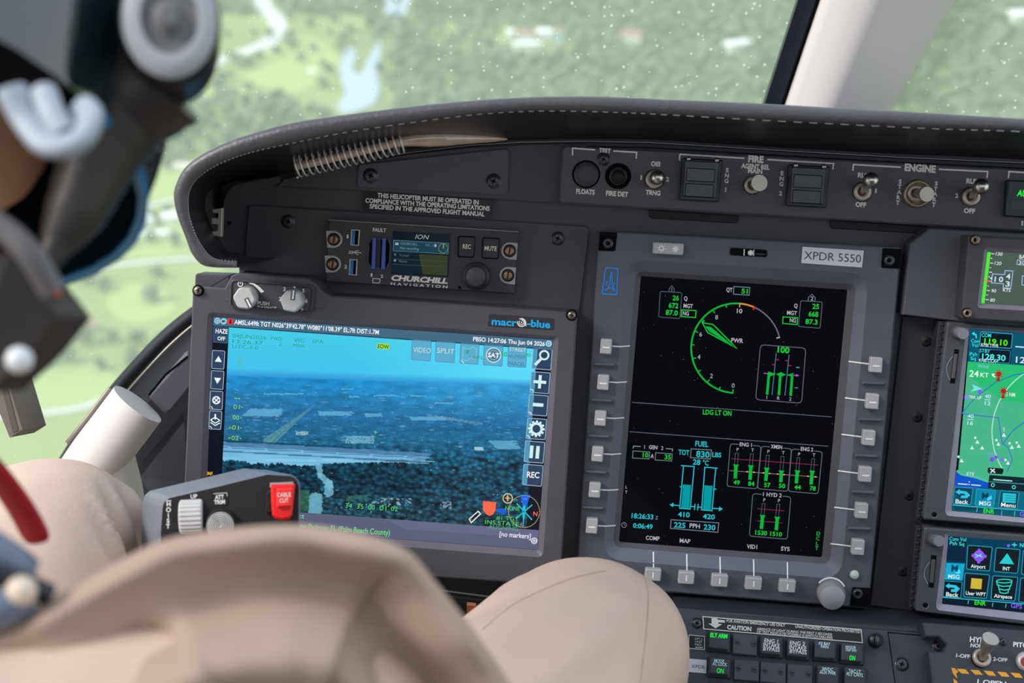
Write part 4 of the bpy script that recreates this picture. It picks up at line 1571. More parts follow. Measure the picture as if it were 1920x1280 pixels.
b.stroke([(1170.2, 980.8), (1170.2, 984), (1172.6, 984.4)], 1, E(120, 120, 140), h1)
bx([(1258.4, 974), (1347.6, 980), (1346, 997.6), (1257, 990)], E(118, 124, 136), 1.5)
tx('225', (1263.4, 988), (1284.8, 989.6), 9.4, CY, 0.02)
tx('PPH', (1292.6, 988.8), (1312, 990.4), 8, WH)
tx('230', (1319, 992.2), (1341, 993.8), 9.4, CY, 0.02)
b.letter('L', 1174.4, 912.8, 5.4, WH, h2, 0)
b.letter('T', 1174, 922.2, 5.4, WH, h2, 0)
tx('COMP', (1210.8, 1011.4), (1236.4, 1013.2), 7.4, WH)
tx('MAP', (1274.2, 1016.6), (1294.2, 1018.2), 7.4, WH)
tx('VID1', (1400, 1027.6), (1419.4, 1029), 7.4, WH)
tx('SYS', (1464, 1031.6), (1480.4, 1032.8), 7.4, WH)
for s_, x, y in (('D', 1534.2, 1000), ('C', 1533.2, 1009), ('L', 1532.2, 1018.4), ('T', 1531.2, 1027.4)):
    b.letter(s_, x, y, 7, G, h2, 0.0)
# oil and gearbox strips
for q in ([(1369.4, 831.6), (1427, 836.2), (1419.6, 916), (1363, 911.4)], [(1427.6, 836.2), (1484, 841), (1477.2, 921), (1420.2, 915.8)], [(1484.6, 841.2), (1542, 846.6), (1534, 925.6), (1478, 920.6)], [(1411.6, 925), (1483, 931.2), (1476, 1010.6), (1405, 1004.6)]):
    bx(q, E(92, 104, 112), 1.4, 5)
BK = E(4, 5, 9)
for s_, x0, y0, x1 in (('ENG 1', 1386.6, 835.8, 1409.4), ('XMSN', 1445, 840, 1466.4), ('ENG 2', 1501.2, 844.4, 1524.4), ('1 HYD 2', 1430.4, 929.4, 1465.4)):
    b.poly([(x0 - 2, y0 - 9), (x1 + 2, y0 - 7.5), (x1 + 2, y0 + 4), (x0 - 2, y0 + 2.4)], BK, h1 + 0.0001)
    tx(s_, (x0, y0), (x1, y0 + (x1 - x0) * 0.075), 6.8, WH)
b.stroke([(1371, 859.6), (1534.4, 871.6)], 1.5, E(120, 34, 62), h1)
b.stroke([(1368.4, 882), (1532.6, 894)], 1.3, E(130, 105, 92), h1)
b.stroke([(1420, 953), (1470, 957.4)], 1.5, E(120, 34, 62), h1)
b.stroke([(1420, 976.4), (1467, 980)], 1.3, E(110, 50, 80), h1)
BARS = (((180, 305), (172, 460), 'P', '49', (150, 527), (222, 530)), ((348, 313), (338, 475), 'T', '84', (315, 540), (385, 545)), ((527, 340), (515, 488), 'P', '57', (495, 555), (565, 560)),
        ((692, 372), (683, 502), 'T', '50', (660, 565), (732, 570)), ((872, 370), (858, 515), 'P', '44', (835, 580), (908, 585)), ((1038, 374), (1025, 528), 'T', '78', (1008, 592), (1075, 598)),
        ((480, 873), (465, 1027), 'P', '1530', (395, 1090), (528, 1100)), ((645, 892), (633, 1042), 'P', '1510', (563, 1103), (695, 1113)))
cv = lambda p: (1350 + p[0] / 6, 820 + p[1] / 6)
for i, (a_, c_, l_, n_, t0, t1) in enumerate(BARS):
    A, B = cv(a_), cv(c_)
    b.stroke([A, B], 6.4, GD, h2)
    b.poly([(A[0] - 5.5, A[1] - 0.6), (A[0] + 5.3, A[1] + 0.4), (A[0] + 2.4, A[1] + 5), (A[0] - 3, A[1] + 4.4)], GD, h2 + 0.0001)
    top = (A[0] + 2.2, A[1] - (22, 22, 24, 27, 24, 23, 22, 24)[i])
    b.stroke([(top[0] - 3, top[1]), (top[0] + 2.4, top[1] + 0.4), (A[0] + 2.6, A[1])], 0.9, E(80, 96, 104), h1)
    b.stroke([(top[0] - 3, top[1]), (A[0] - 3, A[1])], 0.9, E(80, 96, 104), h1)
    b.letter(l_, top[0] + 0.8, top[1] - 6.4, 6.2, WH, h2, 0)
    tx(n_, cv(t0), cv(t1), 7.8, G)
for x, y in ((1401, 884), (1413.5, 885), (1431.5, 886.4), (1443, 887.4), (1458, 888.4), (1470, 889.4), (1515, 892.6), (1529, 893.6)):
    b.poly([(x - 3, y), (x, y - 1.4), (x + 3, y), (x, y + 1.4)], E(206, 170, 120), h2)
# faint dust on the glass
dr = random.Random(3)
DUST = P('screen_dust', srgb(92, 96, 100), 0.9)
for i in range(90):
    u_, v_ = dr.random(), dr.random()
    x = scr_q[0][0] + (scr_q[1][0] - scr_q[0][0]) * u_ + (scr_q[3][0] - scr_q[0][0]) * v_
    y = scr_q[0][1] + (scr_q[1][1] - scr_q[0][1]) * u_ + (scr_q[3][1] - scr_q[0][1]) * v_
    b.disc(x, y, dr.uniform(0.4, 0.9), DUST, h3 + 0.0003, 6)
b.build('screen', mf)
# ------------------------------------------------------------------ wide mapping monitor
mo = pthing('monitor', 'wide grey-framed monitor showing a blue aerial view with buttons down both sides', 'monitor', 700, 830, 0.005)
H, HS = 0.030, 0.0255
b = MB()
out_q = [(361.5, 536), (1083, 586.5), (1050, 1098), (339, 1051)]
in_q = [(389, 585), (1048, 630), (1018, 1045), (372, 995)]
scr_q = [(400.4, 594), (1036, 637), (1007.6, 1030), (385, 983)]
R0, R1, R2 = rr(out_q, [3, 3, 6, 6], 5), rr(in_q, [9, 10, 12, 8], 5), rr(scr_q, 2, 5)
top = b.L(R0, H)
lo = [[Vector((p.x, p.y, 0.001)) for p in top], [Vector((p.x, p.y, H - 0.0012)) for p in top], inset(top, 0.0012), b.L(R1, H)]
b.loft(lo, MONM)
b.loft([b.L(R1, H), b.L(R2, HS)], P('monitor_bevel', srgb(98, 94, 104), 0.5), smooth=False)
b.plate([(421, 541), (427, 530), (433, 517), (446, 511.5), (575, 521), (590, 529), (603, 545), (620, 554), (610, 580), (425, 566)], 0.004, H + 0.0006, MONM, 0.001)
b.plate(rr([(366, 512.5), (432, 515), (428, 560), (364, 556)], [5, 1, 1, 1]), 0.004, H - 0.006, P('monitor_back_plate', srgb(74, 72, 80), 0.5), 0.001)
b.build('bezel', mo)
# control pod
b = MB()
q = [(430, 521.5), (591, 535), (585.5, 589), (428.5, 577.5)]
b.loft([b.L(rr(q, 12, 5), H + 0.0004), b.L(rr(q, 12, 5), H + 0.003), inset(b.L(rr(q, 12, 5), H + 0.0036), 0.0016), inset(b.L(rr(q, 12, 5), H + 0.0026), 0.0022)], P('pod_rim', srgb(60, 58, 64), 0.5))
uv = inset(b.L(rr(q, 12, 5), H + 0.0026), 0.0022)
b.add(uv, [list(range(len(uv)))], P('pod_face', srgb(72, 70, 77), 0.5, bump=0.1))
hh = H + 0.0029
tx = lambda s, a, c, cap, w=0.01: b.text(s, a, c, cap, WHITE, hh, w)
tx('PUSH', (482.8, 571), (504.6, 572.4), 6.6)
tx('DAY/NGT', (483, 580), (518, 582), 6.6)
for s_, x, y in (('1', 531.4, 579.4), ('2', 525, 560.3), ('3', 533, 541.8), ('4', 551.6, 537), ('5', 568.8, 545), ('6', 574.4, 564.2), ('7', 566, 581.6)):
    b.letter(s_, x, y, 6.8, WHITE, hh, 0.02)
b.stroke(arc(450.6, 532.3, 4.4, -55, 235, 16), 1.6, WHITE, hh)
b.stroke([(450.8, 527), (450.6, 532)], 1.6, WHITE, hh)
ar = [(466.5, 530), (476, 533.2), (484, 539), (490.5, 548)]
b.poly([(466.5, 529), (476, 531), (486, 537), (495.5, 546.5), (489.5, 549), (482.5, 540.6), (475, 534), (466.7, 531)], WHITE, hh)
b.build('control_pod', mo)


def pod_knob(cx, cy, tilt, ang):
    b = MB()
    b.lathe(cx + 4, cy - 2, H + 0.0029, [(20, 0), (19.5, 0.006), (17, 0.008)], P('knob_base_grey', srgb(150, 150, 150), 0.45), seg=30)  # lower knob base in a darker grey
    r = 20.5
    cxy = PANEL.at(cx, cy, H + 0.0109)
    k = PANEL.k
    L0, L1, L2 = [], [], []
    for i in range(36):
        t = 2 * math.pi * i / 36
        # two flats make the grip faceted
        rad = r * (0.955 + 0.045 * math.cos(6 * t + math.radians(ang)))
        L0.append(cxy + Vector((rad * k * math.cos(t), rad * k * math.sin(t), -0.003)))
        L1.append(cxy + Vector((rad * k * math.cos(t), rad * k * math.sin(t), 0.0035)))
        L2.append(cxy + Vector((rad * k * 0.86 * math.cos(t), rad * k * 0.86 * math.sin(t), 0.005)))
    b.loft([L0, L1, L2], KNOBM, cap1=True, smooth=False)
    a = math.radians(tilt)
    u, v = math.cos(a), math.sin(a)
    hh = H + 0.0109 + 0.0052
    b.poly([(cx + u * 1 - v * 4.3, cy + v * 1 + u * 4.3), (cx + u * 20 - v * 4.3, cy + v * 20 + u * 4.3), (cx + u * 20 + v * 4.3, cy + v * 20 - u * 4.3), (cx + u * 1 + v * 4.3, cy + v * 1 - u * 4.3)], P('knob_groove', srgb(84, 84, 88), 0.5), hh)
    b.stroke([(cx + u * 3, cy + v * 3), (cx + u * 19.5, cy + v * 19.5)], 3.2, WHITE, hh + 0.0002)
    return b.build('knob', mo)


pod_knob(461, 558, 63, 10)
pod_knob(548.5, 563.5, -84, 40)
b = MB()
b.plate(rr([(917, 588.5), (1039, 597.5), (1037.5, 618.5), (914, 611)], 3), H - 0.0004, H + 0.0005, P('logo_plate', srgb(52, 48, 52), 0.4), 0.0003)
b.text('macr', (921.5, 608.4), (969, 611.2), 12.6, P('logo_blue', srgb(20, 176, 240), 0.4, var=0.02), H + 0.0007, 0.03)
b.text('-blue', (987.5, 611.4), (1031.5, 615), 12.6, P('logo_blue', srgb(20, 176, 240)), H + 0.0007, 0.03)
b.stroke(arc(978, 604.5, 7.4, -120, 200, 24), 2, WHITE, H + 0.0007)
b.stroke(arc(978, 604.5, 4.4, -90, 230, 20), 1.4, WHITE, H + 0.0007)
b.disc(978, 604.5, 1.6, WHITE, H + 0.0007, 10)
b.poly([(972, 597), (980, 597.5), (986.5, 603), (987, 612), (983, 609), (982.6, 601)], WHITE, H + 0.0008)
b.build('logo_plate', mo)
for cx, cy in ((371.5, 544.5), (1071.8, 590.3)):
    b = MB()
    b.disc(cx, cy, 11, PIT, H + 0.0005, 20)
    b.lathe(cx, cy, H + 0.0005, [(8.2, 0), (7.6, 0.002), (4, 0.0028), (0.5, 0.003)], P('bronze_screw', srgb(150, 136, 120), 0.3, metal=0.9), seg=18)
    b.stroke([(cx - 4.6, cy - 1), (cx + 4.6, cy + 1)], 1.6, PIT, H + 0.0037)
    b.stroke([(cx - 1, cy + 4.6), (cx + 1, cy - 4.6)], 1.6, PIT, H + 0.0037)
    b.build('screw', mo)

# ---- the picture
b = MB()
AER = attr_display('aerial_picture')
v_q = [(429.4, 612), (1006, 652), (987, 992.5), (411.5, 986)]
NX, NY = 400, 260


def vpix(u, v):
    t = Vector(v_q[0]).lerp(Vector(v_q[1]), u)
    o = Vector(v_q[3]).lerp(Vector(v_q[2]), u)
    return t.lerp(o, v)


def nz(x, y, z=0.0):
    return noise.noise(Vector((x, y, z)))


def mixc(a, c, t):
    t = max(0.0, min(1.0, t))
    return tuple(p + (q - p) * t for p, q in zip(a, c))


def seg_d(px, py, x0, y0, x1, y1):
    dx, dy = x1 - x0, y1 - y0
    t = max(0, min(1, ((px - x0) * dx + (py - y0) * dy) / (dx * dx + dy * dy)))
    return math.hypot(px - x0 - t * dx, py - y0 - t * dy), t


def picture(px, py):
    """display colour of the camera picture at a pixel of the photograph"""
    yh = 704 + (px - 425) * 0.034            # horizon
    s = py - yh
    if s < 0:
        f = max(0, min(1, -s / 92))
        c = mixc((62, 190, 238), (66, 205, 232), f)
        c = mixc(c, (92, 218, 250), max(0, min(1, (px - 640) / 330)))
        if s > -14:
            c = mixc((52, 150, 214), c, (-s) / 14)
        return c
    y = py - (px - 425) * 0.055              # follow the tilt of the picture
    depth = min(1.0, s / 250.0)
    c = mixc((26, 140, 206), (34, 112, 162), s / 60)
    c = mixc(c, (34, 98, 132), (s - 60) / 70)
    c = mixc(c, (24, 74, 98), (s - 125) / 50)
    c = mixc(c, (36, 72, 84), (s - 190) / 80)
    c = mixc(c, (72, 166, 216), max(0, min(0.6, (px - 620) / 420)) * max(0, 1 - s / 75))
    # woods: fine grain far away, round crowns near the camera
    f1 = noise.fractal(Vector((px * 0.42, py * 0.8, 1)), 1.0, 2.0, 1) * (1 - depth) + noise.fractal(Vector((px * 0.12, py * 0.2, 7)), 1.0, 2.0, 2) * depth
    f2 = nz(px * 0.035, py * 0.10, 4)
    c = tuple(q * (1 + (0.10 + 0.34 * depth) * f1 + 0.16 * f2) for q in c)
    if s > 105:
        v = noise.voronoi(Vector((px * 0.092, y * 0.15, 3)))[0][0]
        g_ = min(1, (s - 105) / 40)
        c = tuple(q * (1 + g_ * (0.50 - 1.15 * v)) for q in c)
    # clearings and pale roofs in streaks
    n2 = nz(px * 0.055, py * 0.42, 5) + 0.35 * nz(px * 0.3, py * 0.9, 6)
    if 8 < s < 122 and n2 > 0.30:
        c = mixc(c, (112, 172, 204), (n2 - 0.30) * 1.7)
    n3 = nz(px * 0.42, py * 0.62, 9)
    if 22 < s < 128 and n3 > 0.60 and f2 > -0.1:
        c = mixc(c, (190, 218, 226), (n3 - 0.60) * 4)
    if s > 140 and nz(px * 0.21, py * 0.34, 15) > 0.66 and nz(px * 0.012, py * 0.03, 8) > 0.0:
        c = mixc(c, (176, 200, 208), 0.7)
    # ponds with soft ragged ends
    for x0, x1, y0, y1, sk in ((468, 532, 766, 780, -14), (597, 661, 771, 779, 0), (685, 716, 775, 781, 0), (768, 834, 781, 788, 4), (915, 965, 826, 842, 18), (700, 748, 740, 742.5, 0), (495, 570, 737, 739.5, 0), (655, 676, 742, 745, 0), (816, 850, 754, 757, 0), (640, 668, 728, 730, 0), (770, 800, 741, 743, 0)):
        f = (py - y0 + 1.2 * nz(px * 0.12, 3, y0)) / (y1 - y0)
        if 0 < f < 1 and x0 + sk * f + 3 * nz(px * .2, py * .4, 1) < px < x1 + sk * f * 0.6 + 9 * nz(px * .1, py * .4, 2):
            c = mixc(c, (112, 190, 224), 0.66)
    if 800 < px < 905 and abs(py - (778 + (px - 800) * 0.16)) < 2.6 and n3 > -0.25:
        c = mixc(c, (128, 160, 176), 0.55)
    # straight road running away to the upper right
    d, t = seg_d(px, py, 503, 829, 590, 758)
    w = 9.0 * (1 - t) ** 1.5 + 1.2
    if d < w:
        c = mixc(c, (106, 156, 164), (0.75 if abs(d - w * 0.45) > 0.8 else 0.35) * (1 + 0.3 * f1))
    if 648 < px < 702 and 817 < py < 831 and f1 > -0.25:
        c = mixc(c, (140, 200, 222), 0.65)
    if 555 < px < 578 and 809 < py < 815 and f1 > -0.3:
        c = mixc(c, (190, 214, 214), 0.7)
    if 890 < px < 906 and 838 < py < 844:
        c = mixc(c, (180, 220, 236), 0.8)
    # highway, levee and the broad water
    if 824 < y < 828 and px < 660:
        c = mixc(c, (20, 62, 96), 0.6)
    end = 806 + 30 * nz(py * 0.3, 1, 1)
    if 828 <= y < 836.5 and px < end:
        c = mixc((92, 142, 180), (66, 116, 156), 0.5 + 1.2 * nz(px * 0.03, py * 1.4, 3))
    if 836.5 <= y < 848.5 and px < end - 6:
        c = mixc((106, 172, 214), (126, 190, 224), 0.5 + nz(px * 0.02, py * .5, 2))
        if 838 < y < 839.3 or 844.6 < y < 847:
            c = (70, 116, 150)
    wob = 5 * nz(px * 0.045, 2, 4) + 4 * nz(px * 0.16, 8, 4) + 2 * nz(px * 0.4, 8, 1)
    if px < 540:
        shore = 866 + (px - 425) * 0.04 + wob
    elif px < 600:
        shore = 872 + wob
    else:
        shore = 868 - max(0, px - 606) * 0.012 + wob * 0.7
    if px < 462:
        shore -= 3
    lim = 800 - (shore - py) * 0.5
    if 848.5 <= y and py < shore and px < min(end, 785):
        c = mixc((112, 182, 220), (138, 200, 230), 0.5 + nz(px * 0.015, py * 0.2, 7))
        if px > 666 and py < 860 + (px - 666) * 0.02 and nz(px * 0.22, py * 0.15, 1) > -0.1:
            c = tuple(q * (1 + 0.3 * f1) for q in (36, 88, 108))
    elif py >= shore - 5 and py < shore + 60 and px < 790 and s > 120 and not 590 < px < 606:
        c = tuple(q * 0.82 for q in c)
    # canal leading towards the camera
    for x0, y0, x1, y1, w0, w1 in ((598, 866, 600, 892, 7, 4), (601, 890, 617, 908, 4, 8), (617, 906, 616, 924, 8, 8), (592, 936, 590, 985, 13, 11)):
        d, t = seg_d(px, py, x0, y0, x1, y1)
        if d < w0 + (w1 - w0) * t + 2.5 * nz(px * 0.15, py * 0.25, 3):
            c = mixc(c, (122, 186, 212), 0.8)
    if 560 < px < 580 and 918 < py < 958:
        c = mixc(c, (62, 122, 84), 0.6)
    if 650 < px < 688 and 928 < py < 940 and f1 > -0.3:
        c = mixc(c, (60, 118, 104), 0.6)
    if 692 < px < 772 and 933 < py < 947 and nz(px * 0.16, py * 0.3, 12) > 0.22:
        c = mixc(c, (176, 204, 214), 0.7)
    if 826 < px < 846 and 940 < py < 952 and nz(px * 0.16, py * 0.3, 2) > 0.0:
        c = mixc(c, (170, 200, 210), 0.6)
    return tuple(max(0, min(255, q)) for q in c)


rows = []
cols = []
vs = []
for j in range(NY + 1):
    for i in range(NX + 1):
        q = vpix(i / NX, j / NY)
        vs.append(PANEL.at(q.x, q.y, HS + 0.0002))
        c = picture(q.x, q.y)
        cols.append(tuple(lin(k) for k in c))
b.poly(scr_q, E(10, 16, 30), HS)
n0 = len(b.v)
b.add(vs, [[j * (NX + 1) + i, (j + 1) * (NX + 1) + i, (j + 1) * (NX + 1) + i + 1, j * (NX + 1) + i + 1] for j in range(NY) for i in range(NX)], AER)
h1, h2, h3, h4 = HS + 0.0004, HS + 0.0006, HS + 0.0008, HS + 0.001
WH, GN, GL = E(236, 244, 246), E(30, 150, 60), E(96, 226, 96)
YG, YL = E(150, 224, 40), E(216, 200, 120)
BT, BL_, BTL = E(46, 66, 94), E(150, 178, 196), E(92, 172, 206)
# status bar
b.poly([(400.4, 594), (1036, 637), (1034.6, 655), (399.6, 610.6)], E(68, 106, 132), h1)
b.poly([(399.6, 609.8), (1034.6, 654.2), (1034.5, 656), (399.5, 611.6)], E(24, 50, 70), h2)
for x, y, c in ((407.4, 601.2, E(150, 196, 214)), (419.4, 602.2, E(150, 200, 220)), (431.8, 602.6, E(232, 50, 46))):
    b.disc(x, y, 6, c, h2, 18)
b.stroke(arc(407.4, 601.2, 3, 0, 340, 10), 0.8, E(70, 110, 140), h3)
b.poly([(416, 600), (421, 600.4), (423.5, 603), (416, 604.4)], E(40, 70, 120), h3)
b.poly([(430.6, 598.5), (433, 598.6), (433, 604), (434.6, 604.2), (432, 607.6), (429, 604), (430.5, 604)], E(70, 10, 16), h3)
b.text('AMSL:649ft TGT N026\u00b039\'42.78" W080\u00b011\'08.39" EL:7ft DIST:1.7M', (439, 607.6), (710, 626.8), 8.2, WH, h3, 0.02)
b.text('PBSO 14:27:06 Thu Jun 04 2026', (886.8, 639), (1021.4, 648.6), 7.8, WH, h3, 0.02)
b.disc(1028.8, 644, 6, E(160, 214, 228), h2, 18)
b.stroke(arc(1028.8, 644, 2.6, 0, 340, 10), 1, E(60, 100, 140), h3)


def button(q, m=BT, line=BL_, hz=h1, w=1.3):
    b.poly(rr(q, 2, 2), m, hz)
    b.stroke(rr(q, 2, 2), w, line, hz + 0.0002, True)


button([(400.6, 611.6), (428.4, 613.4), (426, 643), (400, 641)], E(44, 70, 96), E(66, 96, 122))
b.text('HAZE', (404, 624), (426.6, 625.4), 8, WH, h3, 0.02)
b.text('OFF', (407.6, 637.4), (422, 638.4), 6.8, WH, h3, 0.02)
LB = ([(398.4, 656.4), (421.6, 658), (419.6, 692), (397, 690.4)], [(397, 694.4), (420, 696), (418, 730), (395, 728.4)], [(394.6, 732.4), (418, 734), (416.4, 768), (393, 766.6)], [(393, 769.6), (416, 771), (413.8, 805), (391.6, 803.6)])
for q in LB:
    button(q)
b.poly([(409.8, 667), (416, 678.6), (402.6, 677.6)], WH, h3)
b.poly([(401.4, 707.6), (414.6, 708.6), (407.4, 719.4)], WH, h3)
b.stroke(arc(405.6, 750, 6.4, 0, 350, 20), 2.6, WH, h3)
for a in (45, 135, 225, 315):
    b.stroke([(405.6, 750), (405.6 + 6 * math.cos(math.radians(a)), 750 + 6 * math.sin(math.radians(a)))], 2, WH, h3)
b.stroke([(403.6, 776), (403.6, 786)], 3, WH, h3)
for dy in (0, 4.5):
    b.stroke([(394.6, 787 + dy), (403.4, 793 + dy), (412.4, 788 + dy)], 1.8, WH, h3)
b.stroke([(394.6, 787), (403.6, 782), (412.4, 788)], 1.8, WH, h3)
for x, y in ((395.6, 765), (393.8, 802)):
    b.stroke(arc(x - 1, y + 1, 4, -90, 0, 6), 1.8, E(206, 200, 190), h3)
RB = ([(1000, 652.6), (1035.4, 655), (1032.6, 693.4), (997, 690.6)], [(996.6, 696.4), (1031.6, 699), (1028.6, 738), (993.6, 735)], [(993, 739.4), (1028, 742), (1025, 779.6), (990, 777)], [(989.4, 783.4), (1025, 786), (1022, 824), (986.4, 821.6)],
      [(985.6, 826.2), (1021.6, 829), (1018.4, 868), (982.4, 865)], [(982.2, 870), (1018.4, 872.8), (1015, 911.4), (979.8, 908.2)])
# dark column behind the right-hand buttons
b.poly([(1005.6, 653), (1035, 655), (1010, 995), (987, 993)], E(18, 20, 34), h1 - 0.0001)
for q in RB:
    x0 = Vector(q[0]).lerp(Vector(q[1]), 0.24)
    x1 = Vector(q[3]).lerp(Vector(q[2]), 0.24)
    b.poly([q[0], tuple(x0), tuple(x1), q[3]], E(80, 150, 184), h1)
    b.poly([tuple(x0), q[1], q[2], tuple(x1)], BT, h1)
    b.stroke(rr(q, 2, 2), 1.4, BL_, h2, True)
ICON = E(206, 238, 240)
b.stroke(arc(1020.4, 665.6, 8, 0, 360, 24), 3.4, ICON, h3)
b.stroke([(1014, 673), (1003.2, 684)], 5.4, ICON, h3)
b.stroke([(1000.4, 715), (1024, 716.8)], 5.6, ICON, h3)
b.stroke([(1013.2, 703), (1011.2, 728)], 5.6, ICON, h3)
b.stroke([(999, 758), (1018.8, 759.4)], 6.4, ICON, h3)
b.stroke(arc(1005.8, 803.6, 10, 0, 360, 28), 5, ICON, h3)
for i in range(12):
    a = math.radians(30 * i + 4)
    b.stroke([(1005.8 + 11 * math.cos(a), 803.6 + 11 * math.sin(a)), (1005.8 + 15.6 * math.cos(a), 803.6 + 15.6 * math.sin(a))], 4, ICON, h3)
b.stroke([(997.4, 835), (995.4, 858.6)], 6.6, ICON, h3)
b.stroke([(1009, 836), (1007, 859.4)], 6.6, ICON, h3)
b.text('REC', (987.8, 894.4), (1011, 896), 10.6, WH, h3, 0.02)
TB = ([(773, 636.4), (808.8, 639), (807, 676.6), (771.6, 674)], [(817.4, 640), (853.6, 642), (851.6, 680), (816.2, 677.4)], [(863.4, 643), (898.6, 645.6), (896.4, 683), (862, 680.4)], [(907.6, 646), (943.6, 648.4), (941.6, 686.4), (906, 684)], [(953, 649.4), (987.8, 652), (986, 689), (951.4, 686.6)])
for q in TB:
    button(q, E(92, 172, 205), E(70, 140, 172), h2, 1)
TXT = E(206, 226, 232)
b.text('VIDEO', (774.6, 659.6), (807.4, 662), 9.2, TXT, h3, -0.005)
b.text('SPLIT', (819.6, 661.2), (851.4, 663.6), 9.2, TXT, h3, -0.005)
b.text('SAT', (914.6, 669), (936, 670.6), 8.2, WH, h4, 0.03)
b.disc(925.4, 665.4, 14, E(74, 120, 150), h3 - 0.0001, 26)
b.stroke(arc(925.4, 665.4, 13.4, 0, 360, 28), 1.8, E(206, 232, 236), h3)
b.stroke(arc(925.4, 665.4, 9, 0, 360, 14), 1, E(150, 196, 214), h3)
for t_, y_, c_ in (('STREET', 658.4, TXT), ('NUMBER', 671.6, E(60, 124, 160)), ('PARCEL', 685.6, E(60, 124, 160))):
    b.text(t_, (955 - (y_ - 658) * 0.07, y_ - 1.2), (986.4 - (y_ - 658) * 0.07, y_ + 1), 6.6, c_, h3, 0.0)
b.stroke([(868.6, 651), (867, 673), (874, 676.4), (883, 671), (892.4, 673.6), (894, 654), (886, 650.4), (876, 655), (868.6, 651)], 1.4, E(130, 196, 220), h3)
b.text('3', (873.6, 662), (878.4, 662.4), 6.4, GN, h4, 0.02)
b.text('0FL', (887, 672.6), (907.6, 674), 6.4, E(60, 150, 100), h4, 0.0)
b.text('50', (938.4, 667), (951, 668), 8, E(50, 170, 110), h4, 0.02)
b.text('90', (984, 668), (995, 669), 6.4, E(60, 180, 90), h4, 0.02)
for x, y in ((866, 680), (996.6, 733), (993, 776), (989.6, 820)):
    b.stroke(arc(x - 1.6, y + 1, 4.6, -90, 0, 6), 2, E(206, 222, 226), h4)
# green camera legends
for s_, a_, c_ in (('04JUN2026', (436, 632.4), (499, 636.6)), ('FWD', (508, 637.4), (528, 638.8)), ('13:26:37', (436, 643), (492, 646.6)), ('UTC-5.0', (435.4, 652.4), (484, 655.4)), ('VIC', (550.4, 640.6), (571, 642)), ('SPA', (585.4, 643), (606.4, 644.6)), ('MAN', (549.6, 650.6), (570, 652)), ('2', (523, 647.6), (527.6, 648))):
    b.text(s_, a_, c_, 7, GN, h3, -0.01)
b.poly([(707, 643), (730.4, 644.6), (730, 655), (706.6, 653.4)], E(160, 226, 60), h3)
b.text('EOW', (708, 652.4), (729.4, 654), 7.4, E(40, 90, 40), h4, 0.02)
for ch, y in (('0', 671), ('N', 679.6), ('1', 690)):
    b.letter(ch, 449.4 - (y - 671) * 0.06, y, 6.6, E(120, 170, 60), h3, 0.0)
for s_, x0, x1, y in (('01', 437.6, 449, 766), ('00', 436.4, 448, 786), ('01', 435, 447.4, 805), ('02', 434, 447, 824.6)):
    b.text(s_, (x0, y), (x1, y + 0.8), 8, YG, h3, -0.01)
    b.stroke([(x1 + 3, y - 3), (x1 + 5.6, y - 2.8)], 1.3, YG, h3)
for x, y in ((429.6, 801.6), (428, 820.6)):
    b.stroke([(x, y), (x + 4, y + 0.3)], 1.6, YG, h3)
b.stroke([(440, 746), (444, 747)], 1.6, YG, h3)
b.stroke([(446, 746.6), (450, 747)], 1.6, YG, h3)
b.stroke([(701, 810), (708, 810.4)], 1, GL, h3)
b.stroke([(704.6, 807), (704, 813)], 1, GL, h3)
b.text('IMF.', (388, 890), (400, 891), 6, E(230, 170, 40), h3, 0.02)
for s_, x0, x1, y in (('34', 647.6, 659.6, 951.4), ('35', 669, 681, 953), ('00', 690.4, 702.4, 954.6), ('01', 711.6, 724, 956), ('02', 733, 745.6, 957.6)):
    b.text(s_, (x0, y), (x1, y + 0.8), 8.4, GL, h3, -0.01)
for x, y in ((654, 941), (675, 943), (687, 943.8), (696, 944), (718, 946), (729, 946.6), (740, 947.6)):
    b.stroke([(x, y), (x - 0.4, y + 3.4)], 1.3, GL, h3)
b.stroke([(696, 957.6), (695.6, 961)], 1.3, GL, h3)
# lower grey band and its lettering
b.poly([(387, 947), (1010.6, 993.6), (1007.6, 1030), (385, 983)], E(92, 96, 122), h1)
b.poly([(720, 972), (1010.2, 994), (1009, 1008), (760, 992)], E(102, 104, 136), h1 + 0.0001)
b.text('ine Parkway FL (Palm Beach County)', (561, 990.4), (730.8, 1003.2), 10.2, E(104, 226, 130), h3, 0.01)
b.text('ct', (560.6, 970.8), (570, 971.6), 8.6, E(104, 226, 130), h3, 0.01)
b.text('[no markers]', (936.4, 1004.8), (995, 1009.6), 8.8, E(226, 220, 232), h3, 0.02)
b.disc(1001.6, 1013.4, 6.4, E(202, 200, 218), h3, 18)
b.stroke(arc(1001.6, 1013.4, 3, 0, 340, 10), 1, E(110, 110, 150), h4)
# compass rose and symbols
cx, cy = 982.6, 958.6
for i in range(64):
    a = math.radians(5.625 * i)
    b.disc(cx + 29 * math.cos(a), cy + 30 * math.sin(a), 0.9, YL, h3, 6)
for i in range(7):
    a = math.radians(200 + 15 * i)
    b.disc(938 + 34 * math.cos(a) * 0.4 + 6 * i, 927 + 2.4 * i * i * 0.16, 0.8, YL, h3, 6)
b.poly([(976, 926.6), (994.6, 927.8), (986.4, 950), (980.2, 950)], E(24, 100, 226), h3)
b.letter('W', 984.4, 935, 6, E(80, 150, 240), h4, 0)
TEAL = E(36, 190, 216)
b.stroke([(969, 943.6), (997.4, 974)], 2.2, TEAL, h4)
b.stroke([(998, 946), (967, 972)], 2.2, TEAL, h4)
b.poly([(983, 945.6), (985.6, 950), (985, 962), (982.6, 975), (981.6, 987), (980.4, 987), (980.6, 975), (979.2, 962), (980, 950)], TEAL, h4)
b.disc(982, 958.8, 1.3, E(10, 40, 60), h4 + 0.0002, 8)
